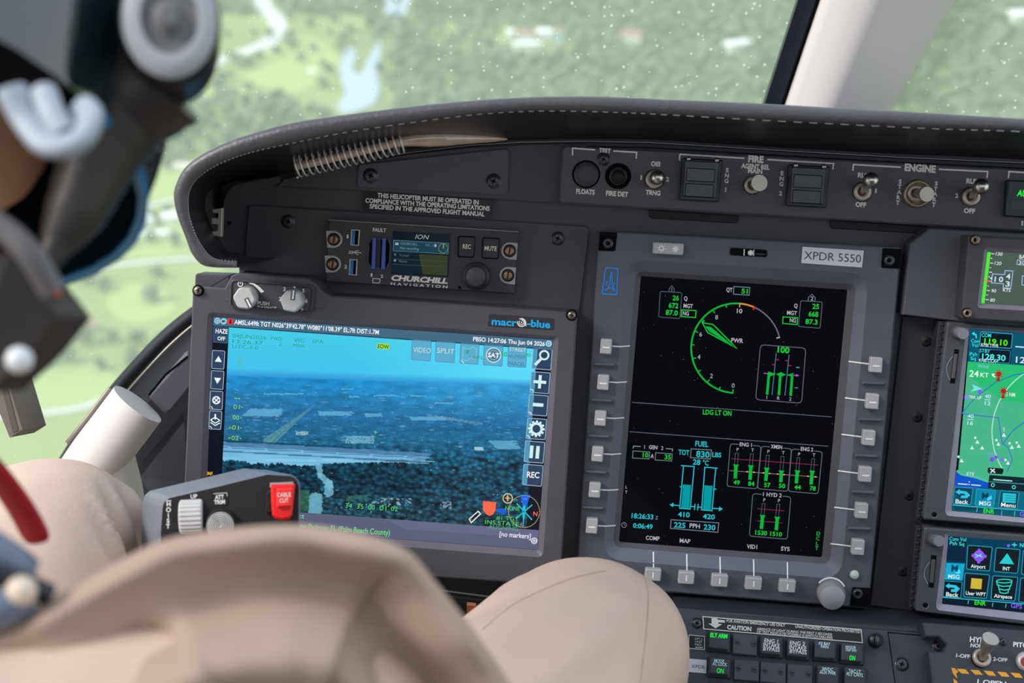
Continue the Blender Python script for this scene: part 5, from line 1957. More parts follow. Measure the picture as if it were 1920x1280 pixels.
b.letter('N', 1003.6, 963, 8, E(226, 110, 110), h3, 0.02)
b.letter('E', 978, 983, 6, E(190, 140, 90), h3, 0)
b.letter('S', 960.6, 954, 6, E(80, 120, 230), h3, 0)
b.stroke([(895.6, 935), (920, 937)], 1.8, E(20, 46, 92), h3)
b.poly([(905.6, 939), (930.2, 941), (929.4, 956), (924.6, 964), (918, 967), (911.6, 963.6), (905.6, 955.6)], E(246, 104, 74), h3)
b.poly([(930.6, 953.4), (949, 952.6), (948.6, 962), (944.6, 965.4), (930, 958.4)], E(24, 92, 214), h3)
b.stroke(arc(952, 934, 8.8, 0, 360, 22), 1.6, E(226, 206, 170), h3)
b.poly([(951, 927.6), (953, 927.6), (953.4, 932), (958, 934), (953.2, 935.4), (953.4, 939), (950.6, 939), (950.6, 935.4), (946, 933.4), (950.6, 932)], E(226, 180, 110), h4)
b.stroke([(879.6, 973), (896.6, 958), (901, 963), (883.6, 979.6), (879.6, 973)], 2, E(236, 232, 226), h3)
b.stroke([(885, 973), (895.6, 963.4)], 3.2, E(20, 24, 30), h3)
b.text('NONE', (947.4, 956), (974, 957.6), 7.6, GL, h4, -0.01)
b.text('#1 TGT', (930.4, 973.6), (972, 976.6), 7.4, GL, h4, -0.01)
b.text('INS.STATE', (909.4, 982), (972.4, 986.4), 7.8, GL, h4, -0.01)
b.text('ALIGNING', (915.4, 991), (971, 995), 7.4, E(92, 176, 120), h4, -0.01)
b.cols = [(0, 0, 0)] * n0 + cols + [(0, 0, 0)] * (len(b.v) - n0 - len(cols))
b.build('screen', mo)
# ------------------------------------------------------------------ standby instrument on its grey plate
mp = pthing('instrument_plate', 'plain grey mounting plate with a cut corner beside the white label tape', 'plate', 1755, 510, 0.003)
b = MB()
b.plate([(1742.5, 428), (2120, 450), (2100, 640), (1693, 590), (1707, 457.5)], 0.0, 0.018, P('plate_slate', srgb(84, 84, 92), 0.5, bump=0.1), 0.0008)
b.build('plate', mp)
sb = pthing('standby_display', 'small standby airspeed display with a green bar at the right edge', 'standby display', 1885, 520, 0.019)
H, HS = 0.036, 0.031
b = MB()
out_q = [(1817, 442), (2060, 455), (2045, 612), (1803, 597.5)]
in_q = [(1846, 464), (2040, 474), (2026, 588), (1832, 577)]
scr_q = [(1851, 471.5), (2036, 481), (2024, 580), (1840, 569)]
R0, R1, R2 = rr(out_q, 4), rr(in_q, 7), rr(scr_q, 2)
top = b.L(R0, H)
b.loft([[Vector((p.x, p.y, 0.018)) for p in top], [Vector((p.x, p.y, H - 0.001)) for p in top], inset(top, 0.001), b.L(R1, H)], P('standby_bezel', srgb(66, 63, 70), 0.55, bump=0.12))
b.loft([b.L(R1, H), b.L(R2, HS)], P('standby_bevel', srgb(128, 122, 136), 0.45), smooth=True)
b.build('bezel', sb)
for cx, cy in ((1827.7, 449.7), (1812.6, 586.6)):
    b = MB()
    b.disc(cx, cy, 10, PIT, H + 0.0002, 18)
    b.lathe(cx, cy, H + 0.0002, [(8, 0), (7.6, 0.0024), (5, 0.003), (4.4, 0.0024)], P('socket_bronze', srgb(150, 132, 112), 0.35, metal=0.8), seg=18)
    b.disc(cx, cy, 4.4, PIT, H + 0.003, 6)
    b.build('screw', sb)
b = MB()
b.poly(scr_q, E(78, 92, 84), HS)
h1, h2 = HS + 0.0002, HS + 0.0004
b.poly([(1851.4, 472.4), (1857.8, 472.8), (1846, 568.6), (1839.8, 568)], E(84, 232, 60), h1)
WHS = E(214, 228, 228)
for i, y in enumerate((475.4, 484, 493, 501.4, 510, 518.6, 527, 535.6, 544.4, 552.6, 561.4)):
    x = 1858.6 - (y - 475) * 0.123
    b.stroke([(x, y), (x + (6 if i % 2 == 0 else 3), y + 0.4)], 1.4, WHS, h1)
for s_, y in (('130', 478.6), ('120', 496), ('90', 547.6), ('80', 565)):
    x = 1866.8 - (y - 478) * 0.125
    b.text(s_, (x, y), (x + (12.4 if len(s_) == 3 else 9), y + 0.8), 6, WHS, h2, 0.01, slant=0.15)
OUT = E(150, 190, 226)
b.stroke([(1861, 513.4), (1883.6, 514.8), (1884.6, 507), (1899.4, 508), (1895, 540.4), (1881, 539.4), (1881.6, 531.6), (1859, 530)], 1.6, OUT, h2, True)
b.poly([(1862, 514.4), (1897.6, 516.6), (1894.4, 531), (1860, 529)], E(70, 84, 88), h1)
b.text('1', (1864.4, 528), (1866.6, 528.2), 9.4, WHS, h2, 0.02)
b.text('0', (1872.6, 528), (1880.6, 528.6), 9.4, WHS, h2, 0.02)
b.text('4', (1886, 522.6), (1894.4, 523.2), 9.6, WHS, h2, 0.02)
b.text('3', (1885, 536.6), (1893, 537.2), 9.6, WHS, h2, 0.02)
b.text('KTS', (1880.4, 546), (1894.6, 547), 6, WHS, h2, 0.02)
b.poly([(1861, 518), (1856, 521.6), (1860.4, 525)], WHS, h2)
b.stroke([(1846, 525.6), (1857, 527.4)], 2.6, E(226, 110, 90), h2)
b.text('BARO', (1911, 484.6), (1935, 486), 7, WHS, h2, 0.01)
b.stroke(rr([(1907.6, 486.6), (1950, 489), (1949, 498), (1906.4, 496)], 1.5, 2), 1.2, OUT, h1, True)
b.text('30.01', (1909.6, 495.4), (1938, 497), 6.8, WHS, h2, 0.0)
b.stroke([(1917, 517), (1950, 519), (1949, 536), (1916, 534)], 1.6, OUT, h2, True)
b.build('screen', sb)

# ------------------------------------------------------------------ two touch-screen navigators, one above the other
RIB = P('rib_black', srgb(46, 47, 54), 0.4)
NAVM = P('navigator_grey', srgb(78, 79, 86), 0.45, bump=0.08)
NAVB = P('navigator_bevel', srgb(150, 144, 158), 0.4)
CYN, CYD, GRN, VIO = E(60, 226, 226), E(20, 120, 140), E(50, 236, 20), E(120, 96, 240)
NAVK = P('navigator_knob', srgb(120, 120, 130), 0.35)


def navigator(label, out_q, rib, in_q, scr_q, knob, slot, hole, center, H=0.024, HS=0.0205):
    t = pthing('navigator', label, 'navigator', center[0], center[1], 0.002)
    b = MB()
    R0, R1, R2 = rr(out_q, 5), rr(in_q, [5, 5, 5, 10]), rr(scr_q, 2)
    top = b.L(R0, H)
    b.loft([[Vector((p.x, p.y, 0.001)) for p in top], [Vector((p.x, p.y, H - 0.001)) for p in top], inset(top, 0.001), b.L(R1, H)], NAVM)
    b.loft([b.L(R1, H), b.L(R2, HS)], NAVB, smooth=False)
    hx, hy = hole
    b.disc(hx, hy, 5, PIT, H + 0.0002, 16)
    b.stroke(arc(hx, hy, 5.6, 0, 150, 10), 1, NAVB, H + 0.0003)
    b.build('bezel', t)
    # knurled side rail
    b = MB()
    x0, y0, x1, y1 = rib
    n = int((y1 - y0) / 13)
    b.plate([(x0 - 14, y0), (x0 - 1, y0 + 1), (x1 - 1, y1), (x1 - 12, y1 - 1)], 0.001, H - 0.006, RIB, 0.0006)
    for i in range(n):
        f = (i + 0.5) / n
        x, y = x0 + (x1 - x0) * f - 7, y0 + (y1 - y0) * f
        c = PANEL.at(x, y, H - 0.006)
        b.ball(c, 0.0013, RIB, 8, 6, (1.3, 0.7, 0.8))
    b.build('side_rail', t)
    b = MB()
    kx, ky = knob
    b.lathe(kx - 9, ky - 3, H, [(13, 0), (12.6, 0.005), (9, 0.006)], NAVM, seg=24)
    b.tube([PANEL.at(kx - 7, ky - 2, H + 0.004), PANEL.at(kx, ky, H + 0.016), PANEL.at(kx + 1, ky + 0.4, H + 0.018)], [10 * PANEL.k, 10.8 * PANEL.k, 9.6 * PANEL.k], NAVK, seg=24)
    b.build('knob', t)
    b = MB()
    b.poly(slot, PIT, H + 0.0003)
    s = [Vector(p) for p in slot]
    cxy = sum(s, Vector((0, 0))) / 4
    q = [tuple(cxy + (p - cxy) * 0.72 + Vector((0.4, 0))) for p in s]
    b.plate(q, H, H + 0.0014, P('card_edge', srgb(88, 84, 82), 0.4), 0.0004)
    m0, m1 = (s[0] + s[3]) / 2, (s[0] - s[3])
    b.stroke([tuple(s[0] + (s[3] - s[0]) * f + Vector((-1.4 - 9 * math.sin(math.pi * (f - 0.2) / 0.7), 0))) for f in (0.2, 0.32, 0.44, 0.55, 0.66, 0.78, 0.9)], 1.4, NAVB, H + 0.0004)
    b.build('card_slot', t)
    return t, b


nav, _ = navigator('taller navigator with a green moving map at the right edge', [(1777, 603.5), (2060, 622), (2030, 997), (1731.5, 974)], (1775, 602, 1730, 974),
                   [(1812, 613), (2040, 629), (2010, 988), (1771, 966)], [(1818, 617.5), (2036, 633), (2006, 978), (1785, 957)], (1805, 625), [(1789.5, 654.5), (1798, 655), (1790.5, 718.5), (1781.5, 718)], (1752, 964.5), (1850, 790))
HS = 0.0205
b = MB()
b.poly([(1818, 617.5), (2036, 633), (2006, 978), (1785, 957)], E(8, 16, 26), HS)
h1, h2, h3 = HS + 0.0002, HS + 0.0004, HS + 0.0006
b.poly([(1814.6, 677.4), (2031, 693), (2014, 890), (1794, 913)], E(72, 182, 138), h1)
b.poly([(1814.6, 677.4), (2031, 693), (2022, 760), (1880, 752), (1812, 702)], E(40, 190, 116), h1 + 0.0001)
b.poly([(1795, 890), (1850, 896), (2016, 912), (2014, 922), (1789, 913)], E(78, 184, 140), h1)
b.poly([(1793, 881), (1800, 888), (1830, 894), (1855, 902), (1854, 916), (1789.6, 911.6)], E(16, 84, 200), h1 + 0.0001)
b.stroke([(1794, 882), (1803, 889), (1830, 894.6), (1854, 903)], 4, E(84, 190, 150), h2)
b.poly([(1818, 617.5), (2036, 633), (2031, 693), (1814.6, 677.4)], E(10, 84, 110), h1 + 0.0001)
b.poly([(1838.6, 621), (1898.6, 625.6), (1894.6, 681), (1834, 676.6)], E(8, 26, 40), h2)
b.stroke(rr([(1838.8, 621.6), (1899, 626), (1896, 653), (1836.8, 649)], 3), 1.6, E(50, 160, 190), h3, True)
b.stroke(rr([(1836.4, 653.6), (1895, 657), (1892.4, 680.6), (1834.6, 676.4)], 3), 1.2, E(40, 130, 160), h3, True)
tx = lambda s, a, c, cap, m, w=0.01: b.text(s, a, c, cap, m, h3, w)
tx('COM', (1840.4, 631), (1858, 632.4), 7, CYN)
tx('119.10', (1845, 644.4), (1889, 648), 10.4, E(80, 246, 10), 0.02)
tx('KPBI TWR', (1839.4, 648.6), (1872, 651), 5.6, E(226, 236, 236))
tx('STBY', (1836.6, 660), (1856.4, 661.6), 6.6, CYN)
tx('128.30', (1841, 673), (1885, 676.6), 10.4, E(80, 240, 240), 0.02)
tx('KPBI CCA+', (1835.4, 677.6), (1871, 680.4), 5.6, E(226, 236, 236))
tx('Com', (1820.6, 641.6), (1837, 642.8), 6.4, CYN)
tx('Vol', (1821.6, 649.6), (1834, 650.4), 6.4, CYN)
tx('Psh', (1818, 666.4), (1832, 667.4), 6.4, CYN)
tx('Sq', (1819.4, 674.6), (1829.4, 675.4), 6.4, CYN)
tx('123.45', (1904.4, 679.4), (1960, 684), 11, E(214, 236, 238))
b.stroke([(1904, 649.6), (1990, 656)], 2.4, E(190, 230, 240), h3)
b.stroke([(1822.6, 625), (1830, 627), (1830.4, 634)], 2.4, CYN, h3)
b.poly([(1822, 625.4), (1827, 621.6), (1827.6, 629)], CYN, h3)
tx('Wind', (1833, 689), (1853, 690.4), 6.6, E(120, 200, 226))
tx('24', (1817, 705.4), (1834.6, 706.8), 11.6, E(230, 240, 238), 0.01)
tx('KT', (1838, 706.6), (1853.4, 707.8), 8.4, E(230, 240, 238), 0.01)
b.stroke([(1860, 702), (1866, 707)], 2.2, E(230, 240, 238), h3)
b.poly([(1859, 700), (1866, 700.6), (1861, 706)], E(230, 240, 238), h3)
RED = E(176, 36, 34)
for x, y in ((1872, 701), (1881, 733)):
    b.poly([(x - 5, y + 13), (x + 4, y + 14), (x, y + 4)], RED, h3)
    b.disc(x + 0.6, y, 5, RED, h3, 12)
    for i in range(9):
        a = math.radians(40 * i)
        b.stroke([(x + 0.6, y), (x + 0.6 + 8.6 * math.cos(a), y + 8.6 * math.sin(a))], 1.6, RED, h3)
b.stroke([(1804, 774), (1830, 744), (1866, 717), (1900, 703), (1990, 688)], 1.8, E(40, 120, 186), h2)
b.stroke([(1804, 775), (1872, 783), (1878, 826), (1880, 832), (1890, 838), (1898, 862), (1888, 884)], 2, E(70, 120, 190), h2)
b.stroke([(1880, 832), (1900, 806), (1925, 788)], 1.8, E(60, 116, 200), h2)
b.stroke(arc(1990, 810, 130, 148, 238, 30), 1.8, E(180, 230, 214), h2)
tx('5 NM', (1886, 742.4), (1903, 743.6), 7, E(226, 238, 234))
b.poly([(1823, 720), (1842, 729), (1820, 734), (1826, 728)], E(110, 236, 226), h3)
b.disc(1837, 734, 4, VIO, h3, 12)
b.disc(1812, 744.6, 4, E(150, 130, 240), h3, 12)
tx('TRK UP', (1816.4, 746.6), (1840.4, 748.4), 5.6, E(224, 238, 234))
for a_, c_, x, y in (('40', '12', 1851.6, 743), ('40', '16', 1819, 780)):
    b.text(a_, (x - 5, y + 3), (x + 6, y + 3.8), 7, E(190, 230, 250), h3, 0.01)
    b.stroke([(x - 5.6, y + 6), (x + 6, y + 6.6)], 1.3, E(190, 230, 250), h3)
    b.text(c_, (x - 5.4, y + 16), (x + 5.4, y + 16.8), 7, E(190, 230, 250), h3, 0.01)
b.letter('S', 1882, 804.6, 6.6, E(214, 236, 232), h3, 0)
for x, y in ((1832.6, 828.6), (1822.6, 839.4), (1841.6, 839.6), (1882.4, 815.6), (1897.4, 838.4), (1910, 836.4), (1872, 832.6), (1803, 863.6), (1890, 868)):
    b.poly([(x, y - 4.4), (x + 4, y + 3), (x - 4, y + 2.6)], E(206, 240, 226), h3)
for x, y in ((1828.6, 820.4), (1868.4, 825), (1893, 830.8), (1906.4, 829.4), (1797, 856), (1885.4, 862)):
    b.disc(x, y, 2.4, E(206, 240, 226), h3, 10)
tx('KLNA', (1852, 852), (1870, 853.6), 5.4, E(120, 170, 230))
b.disc(1860, 861, 4.4, E(110, 86, 226), h3, 14)
b.disc(1867.6, 857, 3.4, E(110, 86, 226), h3, 12)
b.disc(1879, 861.6, 3.8, E(110, 130, 236), h3, 12)
b.poly(rr([(1852, 876), (1882, 878), (1880, 889), (1852, 887)], 3), E(20, 30, 34), h3)
b.stroke([(1857, 878.6), (1866, 886)], 2.4, E(206, 226, 220), h3 + 0.0002)
b.stroke([(1865, 878.6), (1857, 886)], 2.4, E(206, 226, 220), h3 + 0.0002)
b.poly([(1855, 890), (2014, 902), (2010, 928), (1852, 915)], E(14, 40, 48), h3)
b.stroke([(1862, 898.6), (1898, 901.6)], 2.4, E(150, 226, 200), h3 + 0.0002)
b.stroke([(1855, 902.6), (1990, 912)], 1.2, E(90, 170, 180), h3 + 0.0002)
b.stroke(arc(1861.6, 909, 3, 0, 360, 12), 1.4, E(110, 220, 220), h3 + 0.0002)
b.stroke(arc(1901, 913, 3, 0, 360, 12), 1.4, E(110, 220, 220), h3 + 0.0002)
tx('ETE', (1812.6, 890.6), (1826.4, 891.8), 5.8, E(200, 226, 240))
b.stroke([(1796, 906.4), (1814, 908)], 1.8, E(226, 240, 250), h3)
b.stroke([(1821, 908.6), (1839, 910)], 1.8, E(226, 240, 250), h3)
b.disc(1817.4, 903, 1.2, E(226, 240, 250), h3, 8)
b.disc(1817, 908, 1.2, E(226, 240, 250), h3, 8)
# soft buttons along the bottom
b.poly([(1789, 911.6), (2012, 928), (2006, 978), (1785, 957)], E(12, 104, 130), h1 + 0.0002)
b.poly([(1785.6, 946), (2008, 964), (2006, 978), (1785, 957)], E(10, 34, 46), h2)
b.stroke([(1786, 946.4), (2008, 964)], 1.6, E(60, 190, 210), h3)
for q, m in (([(1790, 912.6), (1824, 915), (1820, 946), (1786, 943.4)], E(14, 26, 36)), ([(1831, 916), (1867, 918.6), (1863, 950), (1828, 947)], E(14, 150, 186)), ([(1876, 919.6), (1911, 922), (1907, 954), (1872, 951)], E(14, 26, 36))):
    b.poly(rr(q, 2.4), m, h2)
    b.stroke(rr(q, 2.4), 1.2, E(50, 160, 180), h3, True)
tx('Back', (1791.4, 942.8), (1815.4, 944.8), 7.4, E(226, 238, 240), 0.02)
tx('MSG', (1835.6, 946.2), (1857.6, 948), 7.4, E(210, 240, 246), 0.02)
tx('Menu', (1876.6, 949.2), (1904, 951.4), 7.4, E(226, 238, 240), 0.02)
ARW = E(50, 196, 226)
b.poly([(1791.6, 922), (1799.6, 916.6), (1799.8, 919.4), (1812, 921), (1819, 928), (1813, 933.6), (1801.6, 933.4), (1801.8, 929), (1811, 928.4), (1808, 925.4), (1799.6, 924.8), (1799.4, 927.4)], ARW, h3)
b.text('M', (1840.6, 935), (1852.6, 936), 12, E(8, 60, 90), h3, 0.03)
b.poly([(1849, 934), (1859, 928.6), (1860, 935), (1852, 939)], E(60, 214, 240), h3)
b.poly([(1880.4, 923.6), (1905.4, 925.4), (1904, 943), (1879.4, 941)], E(40, 196, 214), h3)
for i in range(3):
    b.stroke([(1885, 928.8 + 4.2 * i), (1904, 930.2 + 4.2 * i)], 1.1, E(16, 120, 150), h3 + 0.0002)
tx('ENR', (1843.6, 961.4), (1864, 963), 8.4, GRN, 0.02)
tx('GPS', (1911.6, 967), (1934, 969), 8.4, VIO, 0.02)
b.stroke([(1832.6, 951.6), (1831.4, 959.6)], 1.4, E(90, 180, 190), h3)
b.stroke([(1878.6, 956.6), (1877.6, 966)], 1.4, E(90, 180, 190), h3)
b.stroke([(1903, 958.6), (1902, 967)], 1.4, E(90, 180, 190), h3)
b.build('screen', nav)

nav2, _ = navigator('shorter navigator showing tiles for airport, waypoint and airspace', [(1734, 988.5), (2030, 1012), (2006, 1182), (1716.5, 1146)], (1732, 985, 1716, 1142),
                    [(1772, 999), (2016, 1016), (1996, 1172), (1754, 1143)], [(1778.8, 1005), (2010, 1020.6), (1992, 1156), (1767, 1131.4)], (1760, 1013.6), [(1746, 1040.6), (1756, 1041), (1750.4, 1101.6), (1740.6, 1100.6)], (1735, 1134.6), (1840, 1080))
b = MB()
b.poly([(1778.8, 1005), (2010, 1020.6), (1992, 1156), (1767, 1131.4)], E(6, 62, 88), HS)
b.poly([(1778.8, 1005), (1813, 1007.4), (1809, 1054), (1774.6, 1050)], E(8, 40, 62), h1)
b.poly([(1774.6, 1054.6), (1809, 1056.4), (1804.6, 1088), (1771, 1086)], E(24, 166, 206), h1)
b.poly([(1771, 1089), (1804, 1091), (1801, 1120.6), (1768, 1118)], E(8, 24, 36), h1)
b.stroke(rr([(1770.6, 1088.8), (1804.4, 1091), (1801, 1120.6), (1768, 1118)], 2), 1.2, E(40, 150, 180), h2, True)
b.poly([(1767.6, 1119), (1996, 1138), (1992, 1156), (1766.6, 1131.4)], E(8, 30, 42), h2)
b.stroke([(1767.8, 1119.4), (1996, 1138)], 1.6, E(50, 190, 206), h3)
for q in ([(1814.6, 1021.8), (1860.6, 1025.4), (1855.6, 1070), (1812, 1066.6)], [(1867.6, 1026.4), (1913, 1030), (1908, 1074.6), (1863.6, 1071)], [(1809.4, 1073.8), (1855.6, 1077.4), (1849.6, 1121.6), (1807, 1118.4)], [(1861.6, 1078.8), (1908.6, 1082), (1902.6, 1127), (1858, 1123)], [(1919, 1031), (1965, 1034), (1960, 1080), (1915, 1076)], [(1914, 1083), (1960, 1086), (1955, 1132), (1910, 1128)]):
    b.poly(rr(q, 3), E(22, 30, 36), h1)
    b.stroke(rr(q, 3), 1.6, E(40, 150, 176), h2, True)
tx('Com Vol', (1780, 1012.6), (1811.4, 1014.6), 6.6, CYN)
tx('Psh Sq', (1780.6, 1021), (1807.6, 1023), 6.6, CYN)
tx('Airport', (1820, 1063.8), (1847.6, 1066), 6.6, E(210, 236, 236), 0.02)
tx('INT', (1880, 1068.4), (1893.6, 1069.6), 6.6, E(210, 236, 236), 0.02)
tx('User WPT', (1810.4, 1114.4), (1848, 1117.6), 6.6, E(210, 236, 236), 0.02)
tx('Airspace', (1863.6, 1119.6), (1897.6, 1122.4), 6.6, E(210, 236, 236), 0.02)
tx('MSG', (1777.4, 1083.6), (1799, 1085.2), 7.4, E(190, 236, 246), 0.02)
tx('Back', (1773.6, 1117), (1797, 1119), 7.4, E(226, 238, 240), 0.02)
b.text('M', (1783.4, 1070.6), (1795.6, 1071.6), 12, E(8, 70, 100), h3, 0.03)
b.poly([(1791, 1073), (1799.6, 1066.4), (1801.4, 1074), (1795, 1076)], E(80, 224, 240), h3)
b.poly([(1772.6, 1098), (1780, 1092.6), (1780, 1095.4), (1792, 1096.8), (1800, 1103), (1793.6, 1110), (1783, 1109), (1783, 1104.6), (1791, 1104), (1788.6, 1101.4), (1780, 1101), (1779.6, 1103.4)], ARW, h3)
VI2 = E(138, 92, 236)
b.disc(1835.6, 1042, 10.6, VI2, h2, 20)
for x, y in ((1835.8, 1031.4), (1835, 1053), (1824.6, 1041), (1847, 1042.6)):
    b.disc(x, y, 3.2, VI2, h2, 10)
b.stroke([(1828, 1039), (1842, 1043.6)], 2, E(110, 226, 240), h3)
b.stroke([(1829, 1044.6), (1840, 1038.6)], 1.8, E(110, 226, 240), h3)
b.poly([(1888.6, 1036.6), (1901.4, 1057.6), (1873.6, 1056)], E(36, 206, 206), h3)
b.poly([(1821.4, 1083.4), (1841.6, 1085), (1840, 1104.4), (1819.6, 1102.8)], E(206, 184, 56), h3)
TQ = E(44, 220, 196)
b.stroke(arc(1883, 1089, 14.6, 0, 360, 24, ry=3.4), 1.8, TQ, h3)
b.stroke([(1868.4, 1089), (1870, 1096), (1880, 1099), (1895, 1098), (1897.6, 1089.6)], 1.8, TQ, h3)
b.stroke([(1871.6, 1097), (1873, 1103.6), (1883, 1106), (1892.6, 1104.6), (1894, 1098)], 1.8, TQ, h3)
b.stroke([(1873.6, 1104), (1875, 1110.6), (1883, 1112), (1890, 1111), (1891, 1105)], 1.8, TQ, h3)
tx('ENR', (1827, 1133), (1848, 1135), 8, GRN, 0.02)
tx('GPS', (1895, 1138.6), (1916, 1141), 8, VIO, 0.02)
b.stroke([(1816, 1125), (1815, 1132)], 1.4, E(90, 180, 190), h3)
b.stroke([(1861.6, 1129.6), (1860.6, 1137)], 1.4, E(90, 180, 190), h3)
b.stroke([(1886.4, 1131.6), (1885.4, 1139.4)], 1.4, E(90, 180, 190), h3)
b.disc(1891, 1022.6, 3, VIO, h3, 10)
b.stroke([(1897, 1020.6), (1907, 1021.6)], 2, CYN, h3)
b.stroke([(1902, 1017), (1902, 1025)], 2, CYN, h3)
tx('Nearest', (1912, 1025), (1945, 1027.6), 7, CYN, 0.02)
b.build('screen', nav2)
# ------------------------------------------------------------------ lower console, tilted up towards the pilot
CON = Plane(1470, 1190, 0.925, -0.03, 0.42, 5.0)
CONM = P('console_slate', srgb(60, 62, 72), 0.45, bump=0.1)
co = pthing('console', 'dark lower console sloping up towards the pilot below the tall display', 'console', 1500, 1300, -0.02, CON)
b = MB(CON)
b.plate([(1262, 1139), (2080, 1208), (2080, 1480), (1256, 1406)], -0.06, 0.0, CONM, 0.0)
b.build('deck', co)
b = MB(WORLD)
# rounded brow between the instrument panel and the console deck
rows = []
for i in range(15):
    px = 1262 + i * 54
    e = (px - 1273) * 0.0795
    L = []
    for k in range(8):
        f = k / 7
        y = 1100 + e + (52 - 6 * (i / 14)) * f
        d_top, = (PANEL.M @ PANEL.at(px, y, -0.01)).dot(FW),
        d_bot = (CON.M @ CON.at(px, 1147 + (px - 1225) * 0.0845, 0.0)).dot(FW)
        L.append(W(px, y, d_top + (d_bot - d_top) * math.sin(f * math.pi / 2)))
    rows.append(L)
b.loft(rows, P('brow_black', srgb(44, 46, 54), 0.4, bump=0.1), smooth=True, closed=False)
o = b.build('console_brow', None)
o.parent = co
o.matrix_parent_inverse = co.matrix_world.inverted()

pd = pthing('placard', 'long black placard with a white arrow reading CAUTION above the console buttons', 'placard', 1466, 1180, 0.0, CON)
b = MB(CON)
q = [(1318, 1155.5), (1614.6, 1180), (1617, 1204.4), (1319.5, 1178.6)]
b.plate(q, -0.0004, 0.0008, P('placard_black', srgb(34, 30, 33), 0.35), 0.0)
WP = P('placard_white', srgb(206, 202, 196), 0.5, var=0.04)
b.stroke(q, 1.8, WP, 0.001, True)
b.poly([(1334, 1158.4), (1345, 1159), (1345.4, 1161.4), (1359, 1162.6), (1359, 1167), (1347, 1166.2), (1347, 1169), (1354, 1169.8), (1341.6, 1177.6), (1328, 1168.4), (1334.4, 1168.6)], WP, 0.001)
tx = lambda s, a, c, cap, w=0.02: b.text(s, a, c, cap, WP, 0.0011, w)
tx('FOR AVIATION EMERGENCY USE ONLY', (1362, 1166), (1472, 1174.6), 5.2)
tx('UNAUTHORIZED OPERATION PROHIBITED', (1491, 1176.4), (1613, 1186.6), 5.2)
tx('CAUTION', (1363, 1178.6), (1408.4, 1182.6), 7.4, 0.05)
tx('ABSENCE OF LIGHT DURING THE FIRST 3 SECONDS', (1419, 1180.6), (1560, 1191.6), 4.4)
tx('OF TEST INDICATES POSSIBLE G-SWITCH FAILURES', (1419, 1186), (1561, 1197.4), 4.4)
b.build('sign', pd)

BTN = P('console_button', srgb(66, 68, 78), 0.4)
BTNF = P('console_button_face', srgb(56, 58, 68), 0.35)
LT = P('button_legend', srgb(196, 226, 226), 0.5, var=0.02)
GRL = E(30, 236, 80)


def cbtn(q, rows_, label, name='console_button'):
    t = pthing(name, label, 'push button', sum(p[0] for p in q) / 4, sum(p[1] for p in q) / 4, 0.0, CON)
    b = MB(CON)
    b.plate(rr(q, 3), 0.0, 0.003, P('button_frame', srgb(50, 52, 60), 0.45), 0.0006)
    qi = [(q[0][0] + 4, q[0][1] + 0.5), (q[1][0] - 4, q[1][1] + 0.5), (q[2][0] - 4, q[2][1] - 6), (q[3][0] + 4, q[3][1] - 6)]
    b.build('frame', t)
    b = MB(CON)
    b.plate(rr(qi, 2), 0.0028, 0.0085, BTN, 0.0008, BTNF)
    for s, a_, c_, cap, m, w in rows_:
        b.text(s, a_, c_, cap, m, 0.0088, w)
    b.build('cap', t)
    return t


t = cbtn([(1326.5, 1181), (1371, 1185), (1370, 1224), (1325, 1220)], [('ELT ARM', (1331.6, 1193.6), (1363.4, 1196.2), 7.4, GRL, 0.04)], 'push button lit green with ELT ARM')
cbtn([(1424, 1190), (1470, 1194), (1469, 1234), (1423, 1230)], [('ENG 1', (1433, 1203.6), (1458.4, 1206), 7, WHITE, 0.01), ('INTAKE', (1431, 1211.4), (1461.4, 1214), 7, WHITE, 0.01), ('BYPASS', (1431, 1218.8), (1461.6, 1221.6), 7, WHITE, 0.01)], 'first INTAKE BYPASS button, next to the blank cover right of ELT ARM')
cbtn([(1474, 1194.6), (1520, 1198), (1519, 1238), (1472.6, 1234.4)], [('ENG 2', (1481, 1208), (1509, 1210.6), 7, WHITE, 0.01), ('INTAKE', (1480, 1216), (1511.6, 1218.8), 7, WHITE, 0.01), ('BYPASS', (1480.6, 1223.4), (1512, 1226.4), 7, WHITE, 0.01)], 'second INTAKE BYPASS button, next to the AV BAY FAN button')
cbtn([(1525, 1198), (1571, 1202), (1570, 1241), (1524, 1238)], [('AV BAY', (1534, 1208), (1556.6, 1210), 5.6, LT, 0.02), ('FAN', (1539, 1214), (1553, 1215.4), 5.6, LT, 0.02)], 'push button with a pale AV BAY FAN legend')
cbtn([(1575, 1203), (1622, 1207), (1621, 1247), (1574, 1243)], [('NVGOR', (1585.6, 1214.6), (1604.4, 1216.2), 5, LT, 0.02), ('TRIP INV', (1584.6, 1220), (1606, 1222), 5, LT, 0.02), ('ON', (1592, 1236.4), (1603, 1237.6), 8, GRL, 0.04)], 'push button lit green with ON at the right end of the upper row')
cbtn([(1327, 1230), (1372, 1234), (1371, 1272), (1326, 1268)], [('MODE', (1339, 1241), (1357.6, 1242.6), 6, LT, 0.02), ('AC LOCK', (1335.6, 1246.6), (1363, 1249), 6, LT, 0.02), ('ON', (1343.6, 1261), (1356.4, 1262.2), 9, GRL, 0.01)], 'push button reading MODE AC LOCK with green ON')
cbtn([(1530, 1245), (1576, 1249), (1575, 1290), (1529, 1286)], [('28VDC', (1540.6, 1256.4), (1562, 1258.2), 6, LT, 0.02), ('AUX PWR', (1536.4, 1262.4), (1567, 1265), 6, LT, 0.02)], 'push button reading 28VDC AUX PWR')
cbtn([(1581, 1249), (1627, 1253), (1626, 1294), (1580, 1290)], [('TAC LT', (1591, 1260), (1613.6, 1262), 6, LT, 0.02), ('PLT CNTL', (1587.4, 1266), (1618.6, 1268.8), 6, LT, 0.02)], 'push button reading TAC LT PLT CNTL')
